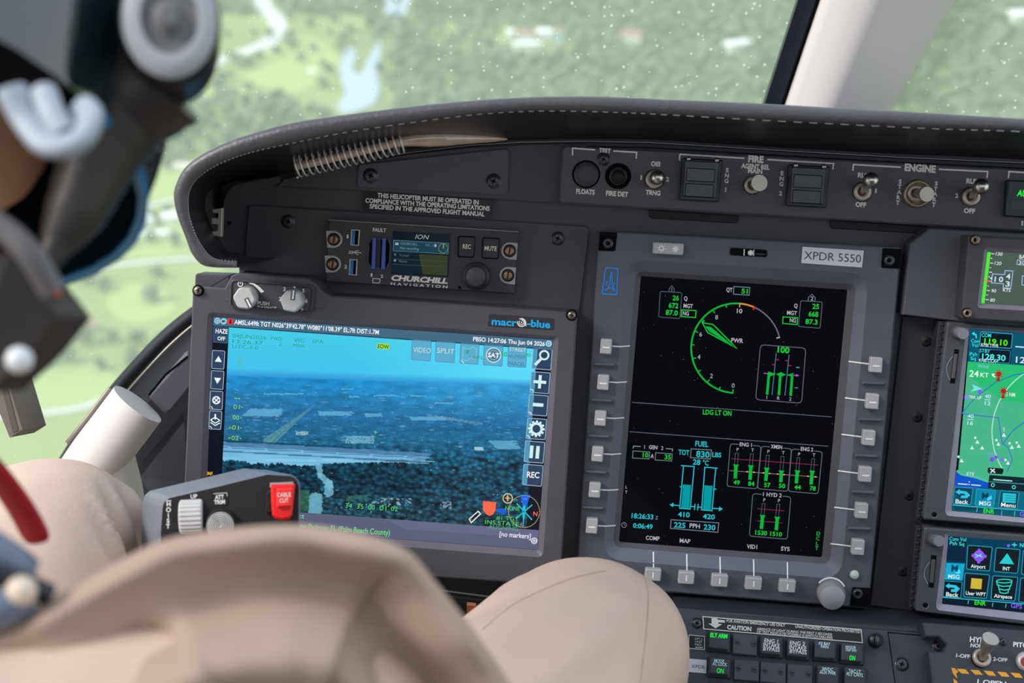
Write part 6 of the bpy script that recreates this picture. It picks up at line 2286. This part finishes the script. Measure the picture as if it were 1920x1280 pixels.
cbtn([(1327, 1277), (1372, 1281), (1371, 1320), (1326, 1316)], [], 'blank push button just under MODE AC LOCK')
for q, lb in (([(1374, 1186), (1421, 1190), (1420, 1229), (1373, 1225)], 'blank screwed cover between ELT ARM and ENG 1'), ([(1376.6, 1234.6), (1424, 1238.6), (1423, 1277.6), (1375.6, 1273.6)], 'blank screwed cover right of MODE AC LOCK'),
              ([(1426, 1238.8), (1474.4, 1242.8), (1473.4, 1282), (1425, 1278)], 'blank screwed cover in the middle of the three in the lower row'), ([(1476.4, 1243), (1524.6, 1247), (1523.6, 1286), (1475.4, 1282)], 'blank screwed cover left of the 28VDC AUX PWR button')):
    t = pthing('blank_cover', lb, 'cover plate', q[0][0] + 24, q[0][1] + 20, 0.0, CON)
    b = MB(CON)
    b.plate(q, 0.0, 0.0045, P('blank_cover_slate', srgb(68, 70, 80), 0.45, bump=0.1), 0.0006)
    b.build('plate', t)
    for fx in (0.2, 0.82):
        x, y = q[0][0] + 47 * fx, q[0][1] + 17 + 4 * fx
        screw(t, x, y, 0.0045, 4.6, CONM, 0.0006, slot=15)
# paper label and small placard at the left edge
t = pthing('label_tape', 'small white paper label half hidden by the right knee', 'label', 1314, 1250, 0.0, CON)
b = MB(CON)
b.plate([(1290, 1234), (1325, 1237), (1324, 1262), (1289, 1259)], 0.0, 0.0008, LAB, 0.0)
b.text('XPDR', (1296, 1251.4), (1322, 1253.4), 6, P('label_ink', srgb(62, 60, 68), 0.6), 0.001)
b.build('tape', t)
t = pthing('placard', 'tiny framed black placard left of the ELT ARM button', 'placard', 1312, 1205, 0.0, CON)
b = MB(CON)
q = [(1292, 1190), (1321, 1192.6), (1320.4, 1217.6), (1291, 1215)]
b.plate(q, 0.0, 0.0008, DARK, 0.0)
b.stroke(q, 1.4, WP, 0.001, True)
for i, s in enumerate(('LIFT 2', 'UNIT', 'NO.', 'ARM')):
    b.text(s, (1303, 1198.4 + 5.4 * i), (1317, 1199.6 + 5.4 * i), 3.6, WP, 0.0011, 0.01)
b.build('sign', t)
screw(co, 1307, 1168, 0.0, 9, slot='cross')
b = MB(CON)
b.lathe(1640, 1202, 0.0, [(13, 0), (12.5, 0.007), (11, 0.009)], DARK, seg=24)
b.lathe(1640, 1198, 0.009, [(9.6, 0), (9, 0.0012), (1, 0.0014)], SCREWM, seg=20)
b.stroke([(1640.6, 1190), (1639.6, 1205)], 1.8, PIT, 0.0107)
b.build('fastener', co)
screw(co, 1691, 1245, 0.0, 11)
b = MB(CON)
b.stroke([(1665, 1184), (1679, 1284)], 1.4, PIT, 0.0003)
b.stroke([(1665, 1185), (1730, 1191)], 1.6, PIT, 0.0003)
b.build('panel_gap', co)

# ------------------------------------------------------------------ hydraulics switch panel at the lower right corner
hy = pthing('hydraulic_panel', 'slate switch panel with a tall toggle and amber striped border at the lower right corner', 'switch panel', 1840, 1250, 0.0, CON)
b = MB(CON)
b.plate([(1730, 1166), (2060, 1192), (2060, 1470), (1766, 1440), (1742, 1221), (1768, 1221), (1775, 1208), (1762, 1194), (1736, 1193)], -0.02, 0.012, P('hyd_slate', srgb(62, 64, 73), 0.45, bump=0.1), 0.001)
hh = 0.0122
tx = lambda s, a, c, cap, w=0.03: b.text(s, a, c, cap, WHITE, hh, w)
tx('HYD', (1818, 1202.6), (1848, 1205), 9.4)
tx('NORM', (1819.6, 1212.4), (1849, 1214.8), 6.8)
tx('1-OFF', (1792.6, 1231.4), (1818.6, 1233.8), 6.6)
tx('2-OFF', (1861.8, 1238), (1888.6, 1240.4), 6.6)
tx('PITOT', (1899.6, 1211.6), (1936, 1214.4), 8.4)
tx('1 OPEN', (1832, 1281), (1886, 1286), 8)
AMB = P('amber_stripe', srgb(240, 172, 50), 0.5, var=0.03)
for i in range(7):
    x, y = 1793.6 + 25.2 * i, 1253 + 1.9 * i
    b.poly([(x, y), (x + 17, y + 1.2), (x + 24, y + 10), (x + 9, y + 9)], AMB, hh)
b.poly([(1783.6, 1251.6), (1790, 1252), (1797, 1259), (1793, 1262), (1795, 1272), (1786.6, 1262)], AMB, hh)
b.poly([(1787, 1271), (1794, 1276), (1799, 1290), (1789.4, 1284)], AMB, hh)
b.build('faceplate', hy)
toggle(hy, (1840, 1233), (1857.6, 1196.5), 0.020, 17, 'flat', h0=0.012, pl=CON, rb=15.5)
PL_OF[hy.name] = CON
b = MB(CON)
b.lathe(1923, 1240, 0.0123, [(18, 0), (17, 0.003), (9, 0.003)], P('nut_pale', srgb(206, 196, 196), 0.4, metal=0.4), seg=24)
b.disc(1923, 1240, 9.5, P('red_boot', srgb(150, 60, 56), 0.5), 0.0155, 16)
b.build('toggle_switch', hy)
screw(hy, 1759, 1211, 0.0, 9)
screw(hy, 1881, 1203, 0.0122, 6.5)

# ---- dark space under the panel with an orange tag
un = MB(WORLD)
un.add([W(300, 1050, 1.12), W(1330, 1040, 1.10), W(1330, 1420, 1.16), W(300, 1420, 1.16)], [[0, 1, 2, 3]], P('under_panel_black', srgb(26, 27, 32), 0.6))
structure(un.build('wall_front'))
sh = MB(WORLD)
sh.tube([W(700, 1098, 1.02), W(900, 1124, 1.02), W(1060, 1144, 1.02)], 0.004, P('shelf_dark', srgb(72, 72, 76), 0.3, metal=0.4), seg=10)
o = sh.build('under_panel_rail', c=W(880, 1124, 1.02))
tag(o, 'thin dark metal rail crossing the shadow below the wide monitor', 'rail')
ot = MB(WORLD)
L0 = [W(875, 1134, 1.0), W(892, 1136, 1.0), W(892, 1192, 1.0), W(875, 1190, 1.0)]
ot.loft([[p + FW * 0.012 for p in L0], L0], P('orange_paint', srgb(226, 128, 82), 0.5), cap1=True)
o = ot.build('orange_tag', c=W(884, 1160, 1.0))
tag(o, 'small orange tag in the dark gap beside the right knee', 'tag')
# ------------------------------------------------------------------ control grip box in front of the monitor
CYC = Plane(430, 950, 0.80, 0.10, 0.10, -2)
cy = pthing('control_grip', 'black control head with ribbed hoist wheel and red cable cut guard', 'control grip', 430, 1000, -0.03, CYC)
FACE = P('grip_face_black', srgb(30, 29, 31), 0.5, bump=0.1)
BODY = P('grip_body_grey', srgb(118, 122, 132), 0.4, bump=0.06)
b = MB(CYC)
front = [(299, 1000), (302.5, 950), (306, 940), (316, 931.5)] + [(400 + 33.75 * i, 911.6 - 8.2 * i) for i in range(0, 4)] + [(533, 889), (545, 889.6), (554, 894), (560, 902), (562.5, 912), (561, 1070), (300, 1075)]
back_shift = Vector((-0.020, 0.004, 0))
f = CYC_F = b.L(front, 0.0)
bk = [Vector((p.x, p.y, -0.05)) + back_shift for p in f]
mid = [Vector((p.x, p.y, -0.003)) + back_shift * 0.0 for p in f]
b.loft([bk, mid, inset(f, 0.0008)], BODY)
b.add(inset(f, 0.0008), [list(range(len(f)))], FACE)
# worn bright edge along the top
WEAR = P('worn_edge', srgb(170, 160, 150), 0.4, metal=0.4)
for a_, c_ in (((303.5, 948), (310, 935)), ((330, 929.6), (338, 927.6)), ((438, 903.4), (450, 900.4)), ((300.8, 972), (300, 980))):
    b.stroke([a_, c_], 2, WEAR, 0.0003)
hh = 0.0003
tx = lambda s, a, c, cap, w=0.02: b.text(s, a, c, cap, WHITE, hh, w)
tx('UP', (357.6, 934.4), (370, 933.4), 7.4)
for ch, y in zip('HOIST', (944.6, 955.4, 966, 976, 986.4)):
    b.letter(ch, 316.4 - (y - 944) * 0.03, y, 8, WHITE, hh, 0.03, slope=-0.04)
b.stroke([(312, 939), (321, 938.2)], 1.4, WHITE, hh)
b.plate(rr([(397.5, 925), (425, 923), (427, 945), (398.5, 947)], 2), -0.0002, 0.0006, DARK, 0.0)
b.stroke([(400, 925.4), (425, 923.6), (426.6, 930)], 1.2, WP, 0.0008)
b.text('ATT', (403.4, 935.6), (420, 934.6), 7.4, WHITE, 0.0008, 0.03)
b.text('TRIM', (401.6, 945.2), (422, 944), 7.4, WHITE, 0.0008, 0.03)
b.build('housing', cy)
# ribbed hoist thumbwheel: axis lies across the box
b = MB(CYC)
WHEEL = P('wheel_grey', srgb(196, 196, 196), 0.45)
c0 = CYC.at(358, 968, 0.0)
k = CYC.k
loops = []
for ix, (dx, rs) in enumerate(((-21, 0.84), (-19, 0.97), (-17, 1.0), (17, 1.0), (20, 0.97), (22, 0.84))):
    L = []
    for i in range(88):
        t = 2 * math.pi * i / 88
        r = 30 * k * rs * (1 + (0.055 if i % 4 < 2 else -0.025))
        L.append(c0 + Vector((dx * k, r * math.cos(t), 0.6 * r * math.sin(t))))
    loops.append(L)
b.loft(loops, WHEEL, cap0=True, cap1=True)
b.build('hoist_wheel', cy)
b = MB(CYC)
b.lathe(415, 984, 0.0, [(31, 0), (30, 0.003), (27, 0.004), (26, 0.002)], DARK, seg=36)
prof = [(25, 0.0), (25, 0.006)]
for i in range(6):
    r = 24 - i * 4
    prof += [(r, 0.0075 + i * 0.0003), (r - 2, 0.0068 + i * 0.0003)]
b.lathe(415, 984, 0.0, prof, P('hat_grey', srgb(190, 190, 188), 0.4), seg=36, smooth=False)
for r in (6, 10, 14, 18, 22):
    b.stroke(arc(415, 984, r, 0, 360, 30), 0.8, P('hat_groove_shade', srgb(120, 120, 120), 0.6), 0.0094)  # flat darker rings paint shade into the grooves
b.build('trim_hat', cy)
b = MB(CYC)
REDM = P('guard_red', srgb(226, 30, 28), 0.35, var=0.04)
b.plate([(499, 925), (512, 915), (512, 960), (498, 963)], 0.0, 0.004, DARK, 0.0005)
b.plate([(506, 905), (549, 903), (553, 912), (506, 914)], 0.0, 0.006, SATIN, 0.0008)
b.build('guard_hinge', cy)
b = MB(CYC)
q = [(507.5, 908), (552.8, 907), (550, 938), (547, 966), (541, 973), (528, 975), (516, 972.4), (510, 966), (508, 938)]
b.plate(q, 0.003, 0.009, REDM, 0.0014)
b.plate(rr([(519, 915), (549.6, 914), (547, 950), (518, 952)], 3), 0.008, 0.0125, P('guard_red_bright', srgb(240, 50, 44), 0.35, var=0.04), 0.0012)
b.text('CABLE', (519.6, 931.4), (545.4, 930.4), 7.6, WHITE, 0.0127, 0.0)
b.text('CUT', (524.4, 942), (541, 941.2), 7.6, WHITE, 0.0127, 0.0)
o = b.build('cable_cut_guard', cy)
o['label'] = 'red flip guard marked CABLE CUT'
# short column under the head
b = MB(CYC)
b.tube([CYC.at(430, 1060, -0.03), CYC.at(440, 1200, -0.05), CYC.at(450, 1420, -0.10)], 0.016, FACE, seg=16)
b.build('stick', cy)
# ------------------------------------------------------------------ the pilot
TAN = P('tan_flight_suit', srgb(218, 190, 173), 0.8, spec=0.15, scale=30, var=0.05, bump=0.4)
SKIN = P('skin', srgb(190, 146, 120), 0.55, spec=0.3, var=0.08)
GLOVE = P('green_glove', srgb(86, 92, 78), 0.8)

pil = bpy.data.objects.new('person', None)
COL.objects.link(pil)
pil.location = (-0.16, 0.22, -0.62)
pil['_c'] = list(pil.location)
tag(pil, 'helmeted person in a tan flight suit seated with both knees towards the panel', 'person')

V = []
Eg = []


def node(p, r):
    V.append((Vector(p), r))
    return len(V) - 1


def chain(a, pts):
    for p, r in pts:
        n = node(p, r)
        Eg.append((a, n))
        a = n
    return a


pel = node((-0.20, 0.16, -0.64), 0.15)
ch = chain(pel, [((-0.25, 0.17, -0.50), 0.145), ((-0.32, 0.20, -0.36), 0.15), ((-0.37, 0.24, -0.25), 0.13)])
neck = chain(ch, [((-0.36, 0.33, -0.19), 0.055), ((-0.30, 0.43, -0.14), 0.055)])
# legs
kl = chain(pel, [((-0.31, 0.26, -0.62), 0.10), (W(-120, 1500, 0.66), 0.088), (W(20, 1115, 0.80), 0.074), (W(92, 988, 0.87), 0.0645), (W(160, 1040, 0.92), 0.060)])
chain(kl, [(W(215, 1240, 1.0), 0.055), (W(255, 1500, 1.12), 0.045), (W(265, 1560, 1.2), 0.045), (W(300, 1500, 1.28), 0.032)])
kr = chain(pel, [((-0.10, 0.27, -0.64), 0.10), (W(760, 1640, 0.62), 0.085), (W(960, 1390, 0.74), 0.080), (W(1090, 1230, 0.835), 0.073), (W(1138, 1204, 0.865), 0.0665)])
chain(kr, [(W(1130, 1330, 0.95), 0.058), (W(1090, 1560, 1.05), 0.048), (W(1075, 1720, 1.14), 0.045), (W(1085, 1660, 1.24), 0.032)])
# arms
sl = chain(ch, [((-0.50, 0.22, -0.27), 0.075), ((-0.57, 0.30, -0.44), 0.052), ((-0.56, 0.42, -0.60), 0.042), ((-0.52, 0.55, -0.66), 0.032)])
sr = chain(ch, [((-0.24, 0.24, -0.29), 0.074), (W(-60, 1560, 0.42), 0.062), (W(260, 1420, 0.44), 0.056), (W(600, 1340, 0.47), 0.052)])
hr = chain(sr, [(W(760, 1480, 0.50), 0.046), (W(840, 1700, 0.53), 0.036), (W(870, 1850, 0.55), 0.030)])


def fingers(a, base, fwd, side):
    """palm with four bent fingers and a thumb from its side"""
    up = fwd.cross(side)
    palm = chain(a, [(base + fwd * 0.05, 0.030)])
    for i, (o, l) in enumerate(((-0.028, 0.062), (-0.009, 0.072), (0.010, 0.068), (0.028, 0.052))):
        p = base + fwd * 0.088 + side * o
        chain(palm, [(p, 0.0095), (p + fwd * l * 0.45 - up * 0.008, 0.009), (p + fwd * l * 0.8 - up * 0.026, 0.0085), (p + fwd * l * 0.95 - up * 0.045, 0.008)])
    p = base + fwd * 0.03 - side * 0.038
    chain(palm, [(p, 0.011), (p + fwd * 0.03 - side * 0.014 - up * 0.012, 0.010), (p + fwd * 0.055 - side * 0.012 - up * 0.026, 0.009)])


nb = len(V)
fingers(hr, W(870, 1850, 0.55), Vector((0.1, 0.25, -0.95)).normalized(), Vector((0.98, -0.1, 0.08)).normalized())
fingers(sl, Vector((-0.52, 0.55, -0.66)), Vector((0.2, 0.9, -0.35)).normalized(), Vector((0.97, -0.2, 0.05)).normalized())
me = bpy.data.meshes.new('body')
me.from_pydata([v for v, r in V], Eg, [])
ob = bpy.data.objects.new('body_tmp', me)
COL.objects.link(ob)
md = ob.modifiers.new('skin', 'SKIN')
md.use_smooth_shade = True
me.skin_vertices[0].data[0].use_root = True
for i, (v, r) in enumerate(V):
    me.skin_vertices[0].data[i].radius = (r, r)
sd = ob.modifiers.new('sub', 'SUBSURF')
sd.levels = 4
bpy.context.view_layer.update()
ev = ob.evaluated_get(bpy.context.evaluated_depsgraph_get())
bm_me = bpy.data.meshes.new_from_object(ev)
bpy.data.objects.remove(ob)
# soft wrinkles of the cloth, then the head joined into the same body
b = MB(WORLD)
vs = []
KL, KR = W(150, 1000, 0.85), W(1100, 1250, 0.82)
for v in bm_me.vertices:
    p = v.co.copy()
    n = v.normal
    w = 0.0016 * noise.noise(p * 34 + Vector((0, 0, 4)))
    # gathered folds on the outer side of the left knee and across the right thigh
    s = (p - KL)
    if s.length < 0.13:
        cpx = p.dot(RT) / p.dot(FW) * F + 960
        cpy = 640 - p.dot(UP) / p.dot(FW) * F
        if cpx > 165 and cpy > 900:
            w += 0.0042 * math.sin((cpx - 0.36 * (cpy - 900)) * 0.19) * min(1, (cpx - 165) / 40) * min(1, (cpy - 900) / 50)
    s = (p - KR)
    if s.length < 0.2:
        cpx = p.dot(RT) / p.dot(FW) * F + 960
        cpy = 640 - p.dot(UP) / p.dot(FW) * F
        if cpx < 1200:
            w += 0.0052 * (0.5 + 0.9 * noise.noise(p * 9 + Vector((5, 1, 2)))) * math.sin((cpy * 0.85 + cpx * 0.52) * 0.052 + 1.5 * noise.noise(p * 5)) * min(1, max(0, (1200 - cpx) / 120)) * min(1, max(0, (cpy - 1080) / 60))
    vs.append(p + n * w)
b.add(vs, [list(f.vertices) for f in bm_me.polygons], TAN, True)
for i, f in enumerate(bm_me.polygons):
    c = f.center
    near = min(range(len(V)), key=lambda q: (V[q][0] - c).length_squared)
    if near >= nb:
        b.mi[i] = b.mat(GLOVE)
# head: U = crown direction, FC = where the face looks
HC = W(-240, -90, 0.50)
U = (RT * -0.10 + UP * 0.90 + FW * 0.30).normalized()
FC = (RT * 0.60 - UP * 0.45 + FW * 0.66)
FC = (FC - U * FC.dot(U)).normalized()
SD = U.cross(FC).normalized()
hs = Matrix(((SD.x, FC.x, U.x), (SD.y, FC.y, U.y), (SD.z, FC.z, U.z)))
n0 = len(b.v)
b.ball((0, 0, 0), 0.085, SKIN, 28, 22, (0.86, 1.08, 1.32))
for i in range(n0, len(b.v)):
    p = b.v[i].copy()
    if p.y > 0:
        # nose, brow, eye sockets, mouth, chin
        p.y += 0.022 * math.exp(-((p.x / 0.012) ** 2 + ((p.z + 0.012) / 0.022) ** 2))
        for s in (-1, 1):
            p.y -= 0.010 * math.exp(-(((p.x - s * 0.032) / 0.016) ** 2 + ((p.z - 0.008) / 0.012) ** 2))
        p.y += 0.006 * math.exp(-((p.x / 0.026) ** 2 + ((p.z + 0.052) / 0.007) ** 2))
        p.y -= 0.004 * math.exp(-((p.x / 0.03) ** 2 + ((p.z + 0.060) / 0.004) ** 2))
        p.y += 0.008 * math.exp(-((p.x / 0.03) ** 2 + ((p.z + 0.090) / 0.018) ** 2))
    if p.z < -0.03:
        p.x *= 1 - 0.25 * min(1, (-0.03 - p.z) / 0.08)
    b.v[i] = HC + hs @ p
for s in (-1, 1):
    b.ball(HC + hs @ Vector((s * 0.032, 0.076, 0.008)), 0.011, P('eye_white', srgb(230, 228, 222), 0.2), 12, 8)
    b.ball(HC + hs @ Vector((s * 0.032, 0.0845, 0.008)), 0.0042, P('eye_dark', srgb(40, 30, 26), 0.1), 10, 6)
    b.ball(HC + hs @ Vector((s * 0.074, -0.006, -0.006)), 0.022, SKIN, 10, 8, (0.4, 0.7, 1.2))
b.build('body', pil)

# raised seam over the right knee and down the thigh
from mathutils.bvhtree import BVHTree
tree_b = BVHTree.FromPolygons(b.v, b.f)
SEAM = P('seam_thread', srgb(196, 168, 152), 0.8)
for nm, ln in (('knee_seam', [(1182, 1052), (1204, 1074), (1215, 1110), (1213, 1165), (1207, 1225), (1199, 1285), (1190, 1340)]), ('thigh_seam', [(905, 1180), (960, 1135), (1020, 1105), (1080, 1082), (1135, 1070)])):
    pts = []
    for p in spline(ln, 6):
        hit = tree_b.ray_cast(Vector((0, 0, 0)), W(p.x, p.y, 1.0).normalized())
        if hit[0] is not None:
            pts.append(hit[0] - W(p.x, p.y, 1.0).normalized() * 0.0002)
    if len(pts) > 3:
        sb_ = MB(WORLD)
        sb_.tube(pts, 0.0005, SEAM, seg=6)
        sb_.build(nm, pil)

# sleeve: loose tan cloth over the raised right arm, nearest to the lens
b = MB(WORLD)
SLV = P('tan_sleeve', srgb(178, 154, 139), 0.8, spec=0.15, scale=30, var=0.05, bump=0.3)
topl = [(-420, 1330), (-250, 1262), (-100, 1208), (0, 1172), (100, 1122), (200, 1066), (300, 1016), (400, 996), (500, 986), (580, 986), (660, 998), (720, 1014), (768, 1036), (800, 1072), (840, 1122), (880, 1172), (925, 1235), (965, 1300), (1010, 1390)]
tl = spline(topl, 4)
loops = []
m = len(tl)
for i, p in enumerate(tl):
    u = i / (m - 1)
    d0 = 0.42 + 0.06 * u
    t = (tl[min(i + 1, m - 1)] - tl[max(i - 1, 0)]).normalized()
    # the cloth hangs away from its upper edge, down and to the left
    dn = Vector((-t.y, t.x)).normalized()
    bl = max(0.0, min(1.0, (p.x - 700) / 120))
    dn = (dn * (1 - 0.55 * bl) + Vector((-0.9, 0.45)) * 0.55 * bl).normalized()
    ext = 430
    L = []
    NV = 26
    for k in range(NV):
        f = k / (NV - 1)
        s = -2 + ext * (0.5 - 0.5 * math.cos(f * math.pi * 0.96))
        bulge = 0.030 * math.sin(min(1, f * 1.1) * math.pi / 2) ** 0.6
        # rolled hem, then a long hollow below it, then the next fold
        bulge += 0.007 * math.exp(-((s - 26) / 26) ** 2) - 0.018 * math.exp(-((s - 125 - 20 * math.sin(u * 9)) / 58) ** 2) * min(1, max(0.15, (u - 0.12) * 3)) + 0.014 * math.exp(-((s - 255) / 62) ** 2)
        q = p + dn * s
        bulge -= 0.016 * math.exp(-(((q.x - 290) / 46) ** 2 + ((q.y - 1196) / 18) ** 2))
        bulge -= 0.014 * math.exp(-(((q.x - 30) / 30) ** 2 + ((q.y - 1272) / 44) ** 2))
        bulge -= 0.014 * math.exp(-(((q.x - 190) / 50) ** 2 + ((q.y - 1276) / 24) ** 2))
        bulge += 0.004 * noise.noise(Vector((q.x * 0.006, q.y * 0.012, 1)))
        L.append(W(q.x, q.y, d0 - bulge))
    last = p + dn * ext
    for k in range(1, 10):
        f = k / 9
        q = last + (p - last) * f
        L.append(W(q.x, q.y, d0 + 0.075 * math.sin(f * math.pi) + 0.002))
    loops.append(L)
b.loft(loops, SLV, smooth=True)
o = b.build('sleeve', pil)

# helmet
b = MB(WORLD)
SHELL = P('helmet_shell', srgb(15, 16, 18), 0.5, spec=0.12)
n0 = len(b.v)
b.ball((0, 0, 0), 0.128, SHELL, 32, 24, (0.96, 1.12, 1.05))
for i in range(n0, len(b.v)):
    p = b.v[i].copy()
    # open towards the face and the neck
    if p.z < -0.095:
        p.z = -0.095 + (p.z + 0.095) * 0.30
    if p.y > 0.06 and p.z < 0.02:
        p.y = 0.06 + (p.y - 0.06) * 0.25
    b.v[i] = HC + hs @ (p + Vector((0, -0.008, 0.03)))
hel = b.build('helmet', pil)
b = MB(WORLD)
VIS = P('smoked_visor', srgb(22, 38, 42), 0.08, spec=0.8, coat=1.0)
VIS2 = P('visor_blue_rim', srgb(40, 120, 170), 0.3)
loops = []
for j in range(11):
    L = []
    z = 0.085 - 0.0185 * j
    for i in range(21):
        a = math.radians(-100 + 10 * i)
        r = 0.124 * math.sqrt(max(0.05, 1 - ((z - 0.02) / 0.21) ** 2))
        zz = z - 0.02 * (j / 10) * math.cos(a)
        L.append(HC + hs @ Vector((r * 0.97 * math.sin(a), r * 1.0 * math.cos(a) + 0.0, zz + 0.012)))
    loops.append(L)
b.loft(loops, VIS, smooth=True, closed=False)
b.build('visor', hel)
b = MB(WORLD)
b.tube(loops[-1][3:18], 0.0022, VIS2, seg=8)
b.build('visor_rim', hel)
# big round visor knob at the temple
b = MB(WORLD)
KC = W(318, 42, 0.445)
ax = (RT * 0.25 + UP * 0.05 - FW * 1.0).normalized()
KD = P('knob_disc_grey', srgb(112, 110, 112), 0.45)
KRI = P('knob_ring_black', srgb(20, 20, 22), 0.4)
e1 = ax.cross(UP).normalized()
e2 = ax.cross(e1)


def ring(r, h, sx=0.78):
    return [KC + e1 * r * sx * math.cos(2 * math.pi * i / 40) + e2 * r * math.sin(2 * math.pi * i / 40) + ax * h for i in range(40)]


b.loft([ring(0.0225, -0.03), ring(0.0225, 0.0), ring(0.0205, 0.003)], KRI, smooth=False)
b.loft([ring(0.0205, 0.003), ring(0.0175, 0.006), ring(0.0125, 0.0055)], P('knob_rim_pale', srgb(176, 176, 182), 0.35), smooth=True)
b.loft([ring(0.0125, 0.0055), ring(0.0115, 0.003), ring(0.006, 0.004), ring(0.003, 0.008)], KD, smooth=True, cap1=True)
b.build('visor_knob', hel)
# white highlight on the helmet, modelled as a pale looped tube
b = MB(WORLD)
HLOOP = P('pale_highlight', srgb(170, 178, 188), 0.4)
pts = spline([W(20, 165, 0.40), W(52, 225, 0.40), W(95, 272, 0.395), (W(150, 262, 0.395)), W(168, 222, 0.40), W(150, 205, 0.405)], 6)
b.tube(pts, [0.0048, ] + [0.0052] * (len(pts) - 2) + [0.004], HLOOP, seg=12, squash=0.7)
pts = spline([W(82, 172, 0.402), W(98, 215, 0.398), W(122, 252, 0.396)], 6)
b.tube(pts, 0.0042, HLOOP, seg=12)
b.build('highlight_loop', hel)
# lower shell edge towards the jaw
b = MB(WORLD)
b.tube(spline([W(300, 150, 0.47), W(240, 210, 0.47), W(185, 300, 0.465), W(150, 380, 0.46), W(112, 450, 0.455), W(88, 495, 0.45)], 5), [0.020, 0.020, 0.019, 0.019, 0.018, 0.017, 0.016, 0.016, 0.015, 0.014, 0.014, 0.013, 0.013, 0.012, 0.012, 0.011, 0.011, 0.010, 0.009, 0.008, 0.007, 0.006, 0.005, 0.005, 0.004, 0.004][:26], P('ear_flap_dark', srgb(52, 46, 44), 0.45), seg=14)
b.build('jaw_guard', hel)
# boom and microphone
b = MB(WORLD)
b.tube(spline([W(-40, 400, 0.42), W(18, 438, 0.42), W(60, 482, 0.42), W(98, 545, 0.425)], 5), 0.0045, P('boom_grey', srgb(104, 100, 102), 0.4), seg=10)
b.build('mic_boom', hel)
b = MB(WORLD)
MIC = P('microphone_brown_black', srgb(46, 40, 38), 0.5)
fr = [W(-60, 470, 0.425), W(20, 470, 0.425), W(116, 592, 0.43), W(62, 662, 0.43), W(-20, 738, 0.425), W(-80, 720, 0.425)]
fb = [p + FW * 0.03 for p in fr]
b.loft([fb, [p + FW * 0.003 for p in fr], [(p * 0.93 + (sum(fr, Vector((0, 0, 0))) / 6) * 0.07) for p in fr]], MIC, cap0=True, cap1=True)
mc = b.build('microphone', hel)
b = MB(WORLD)
b.ball(W(36, 674, 0.42), 0.0045, P('bright_stud', srgb(232, 234, 238), 0.3), 14, 10)
b.build('stud', hel)
b = MB(WORLD)
b.tube([W(97, 520, 0.435), W(100, 556, 0.435)], 0.0026, P('red_cap', srgb(196, 84, 56), 0.5), seg=10)
b.build('red_cap', hel)

# harness pieces on the pilot's lap
b = MB(WORLD)
REDW = P('red_webbing', srgb(172, 24, 44), 0.7, scale=200, var=0.2, bump=0.4)
sp = spline([W(-90, 800, 0.50), W(-30, 862, 0.52), (W(10, 910, 0.535)), W(45, 962, 0.545), W(72, 1014, 0.55)], 6)
b.tube(sp, [0.0082] * (len(sp) - 3) + [0.008, 0.0074, 0.006], REDW, seg=14, squash=0.45)
o = b.build('red_strap', c=W(20, 930, 0.54))
tag(o, 'short red webbing strap hanging in front of the left knee', 'strap')
b = MB(WORLD)
BUC = P('buckle_blue_grey', srgb(112, 122, 140), 0.4, metal=0.3)
b.tube(spline([W(-60, 1010, 0.42), W(0, 1048, 0.42), W(40, 1078, 0.425)], 5), 0.0075, BUC, seg=12)
b.tube(spline([W(-40, 1062, 0.41), W(40, 1092, 0.415), W(92, 1116, 0.42)], 5), 0.004, P('buckle_dark', srgb(40, 42, 52), 0.4), seg=10)
b.tube(spline([W(-60, 1150, 0.41), W(0, 1140, 0.41), W(50, 1118, 0.415)], 5), 0.0065, BUC, seg=12)
b.ball(W(40, 1108, 0.41), 0.005, P('buckle_cream', srgb(226, 208, 190), 0.4), 12, 8)
o = b.build('harness_buckle', c=W(20, 1090, 0.42))
tag(o, 'blue grey harness buckle at the left edge beside the tan sleeve', 'buckle')
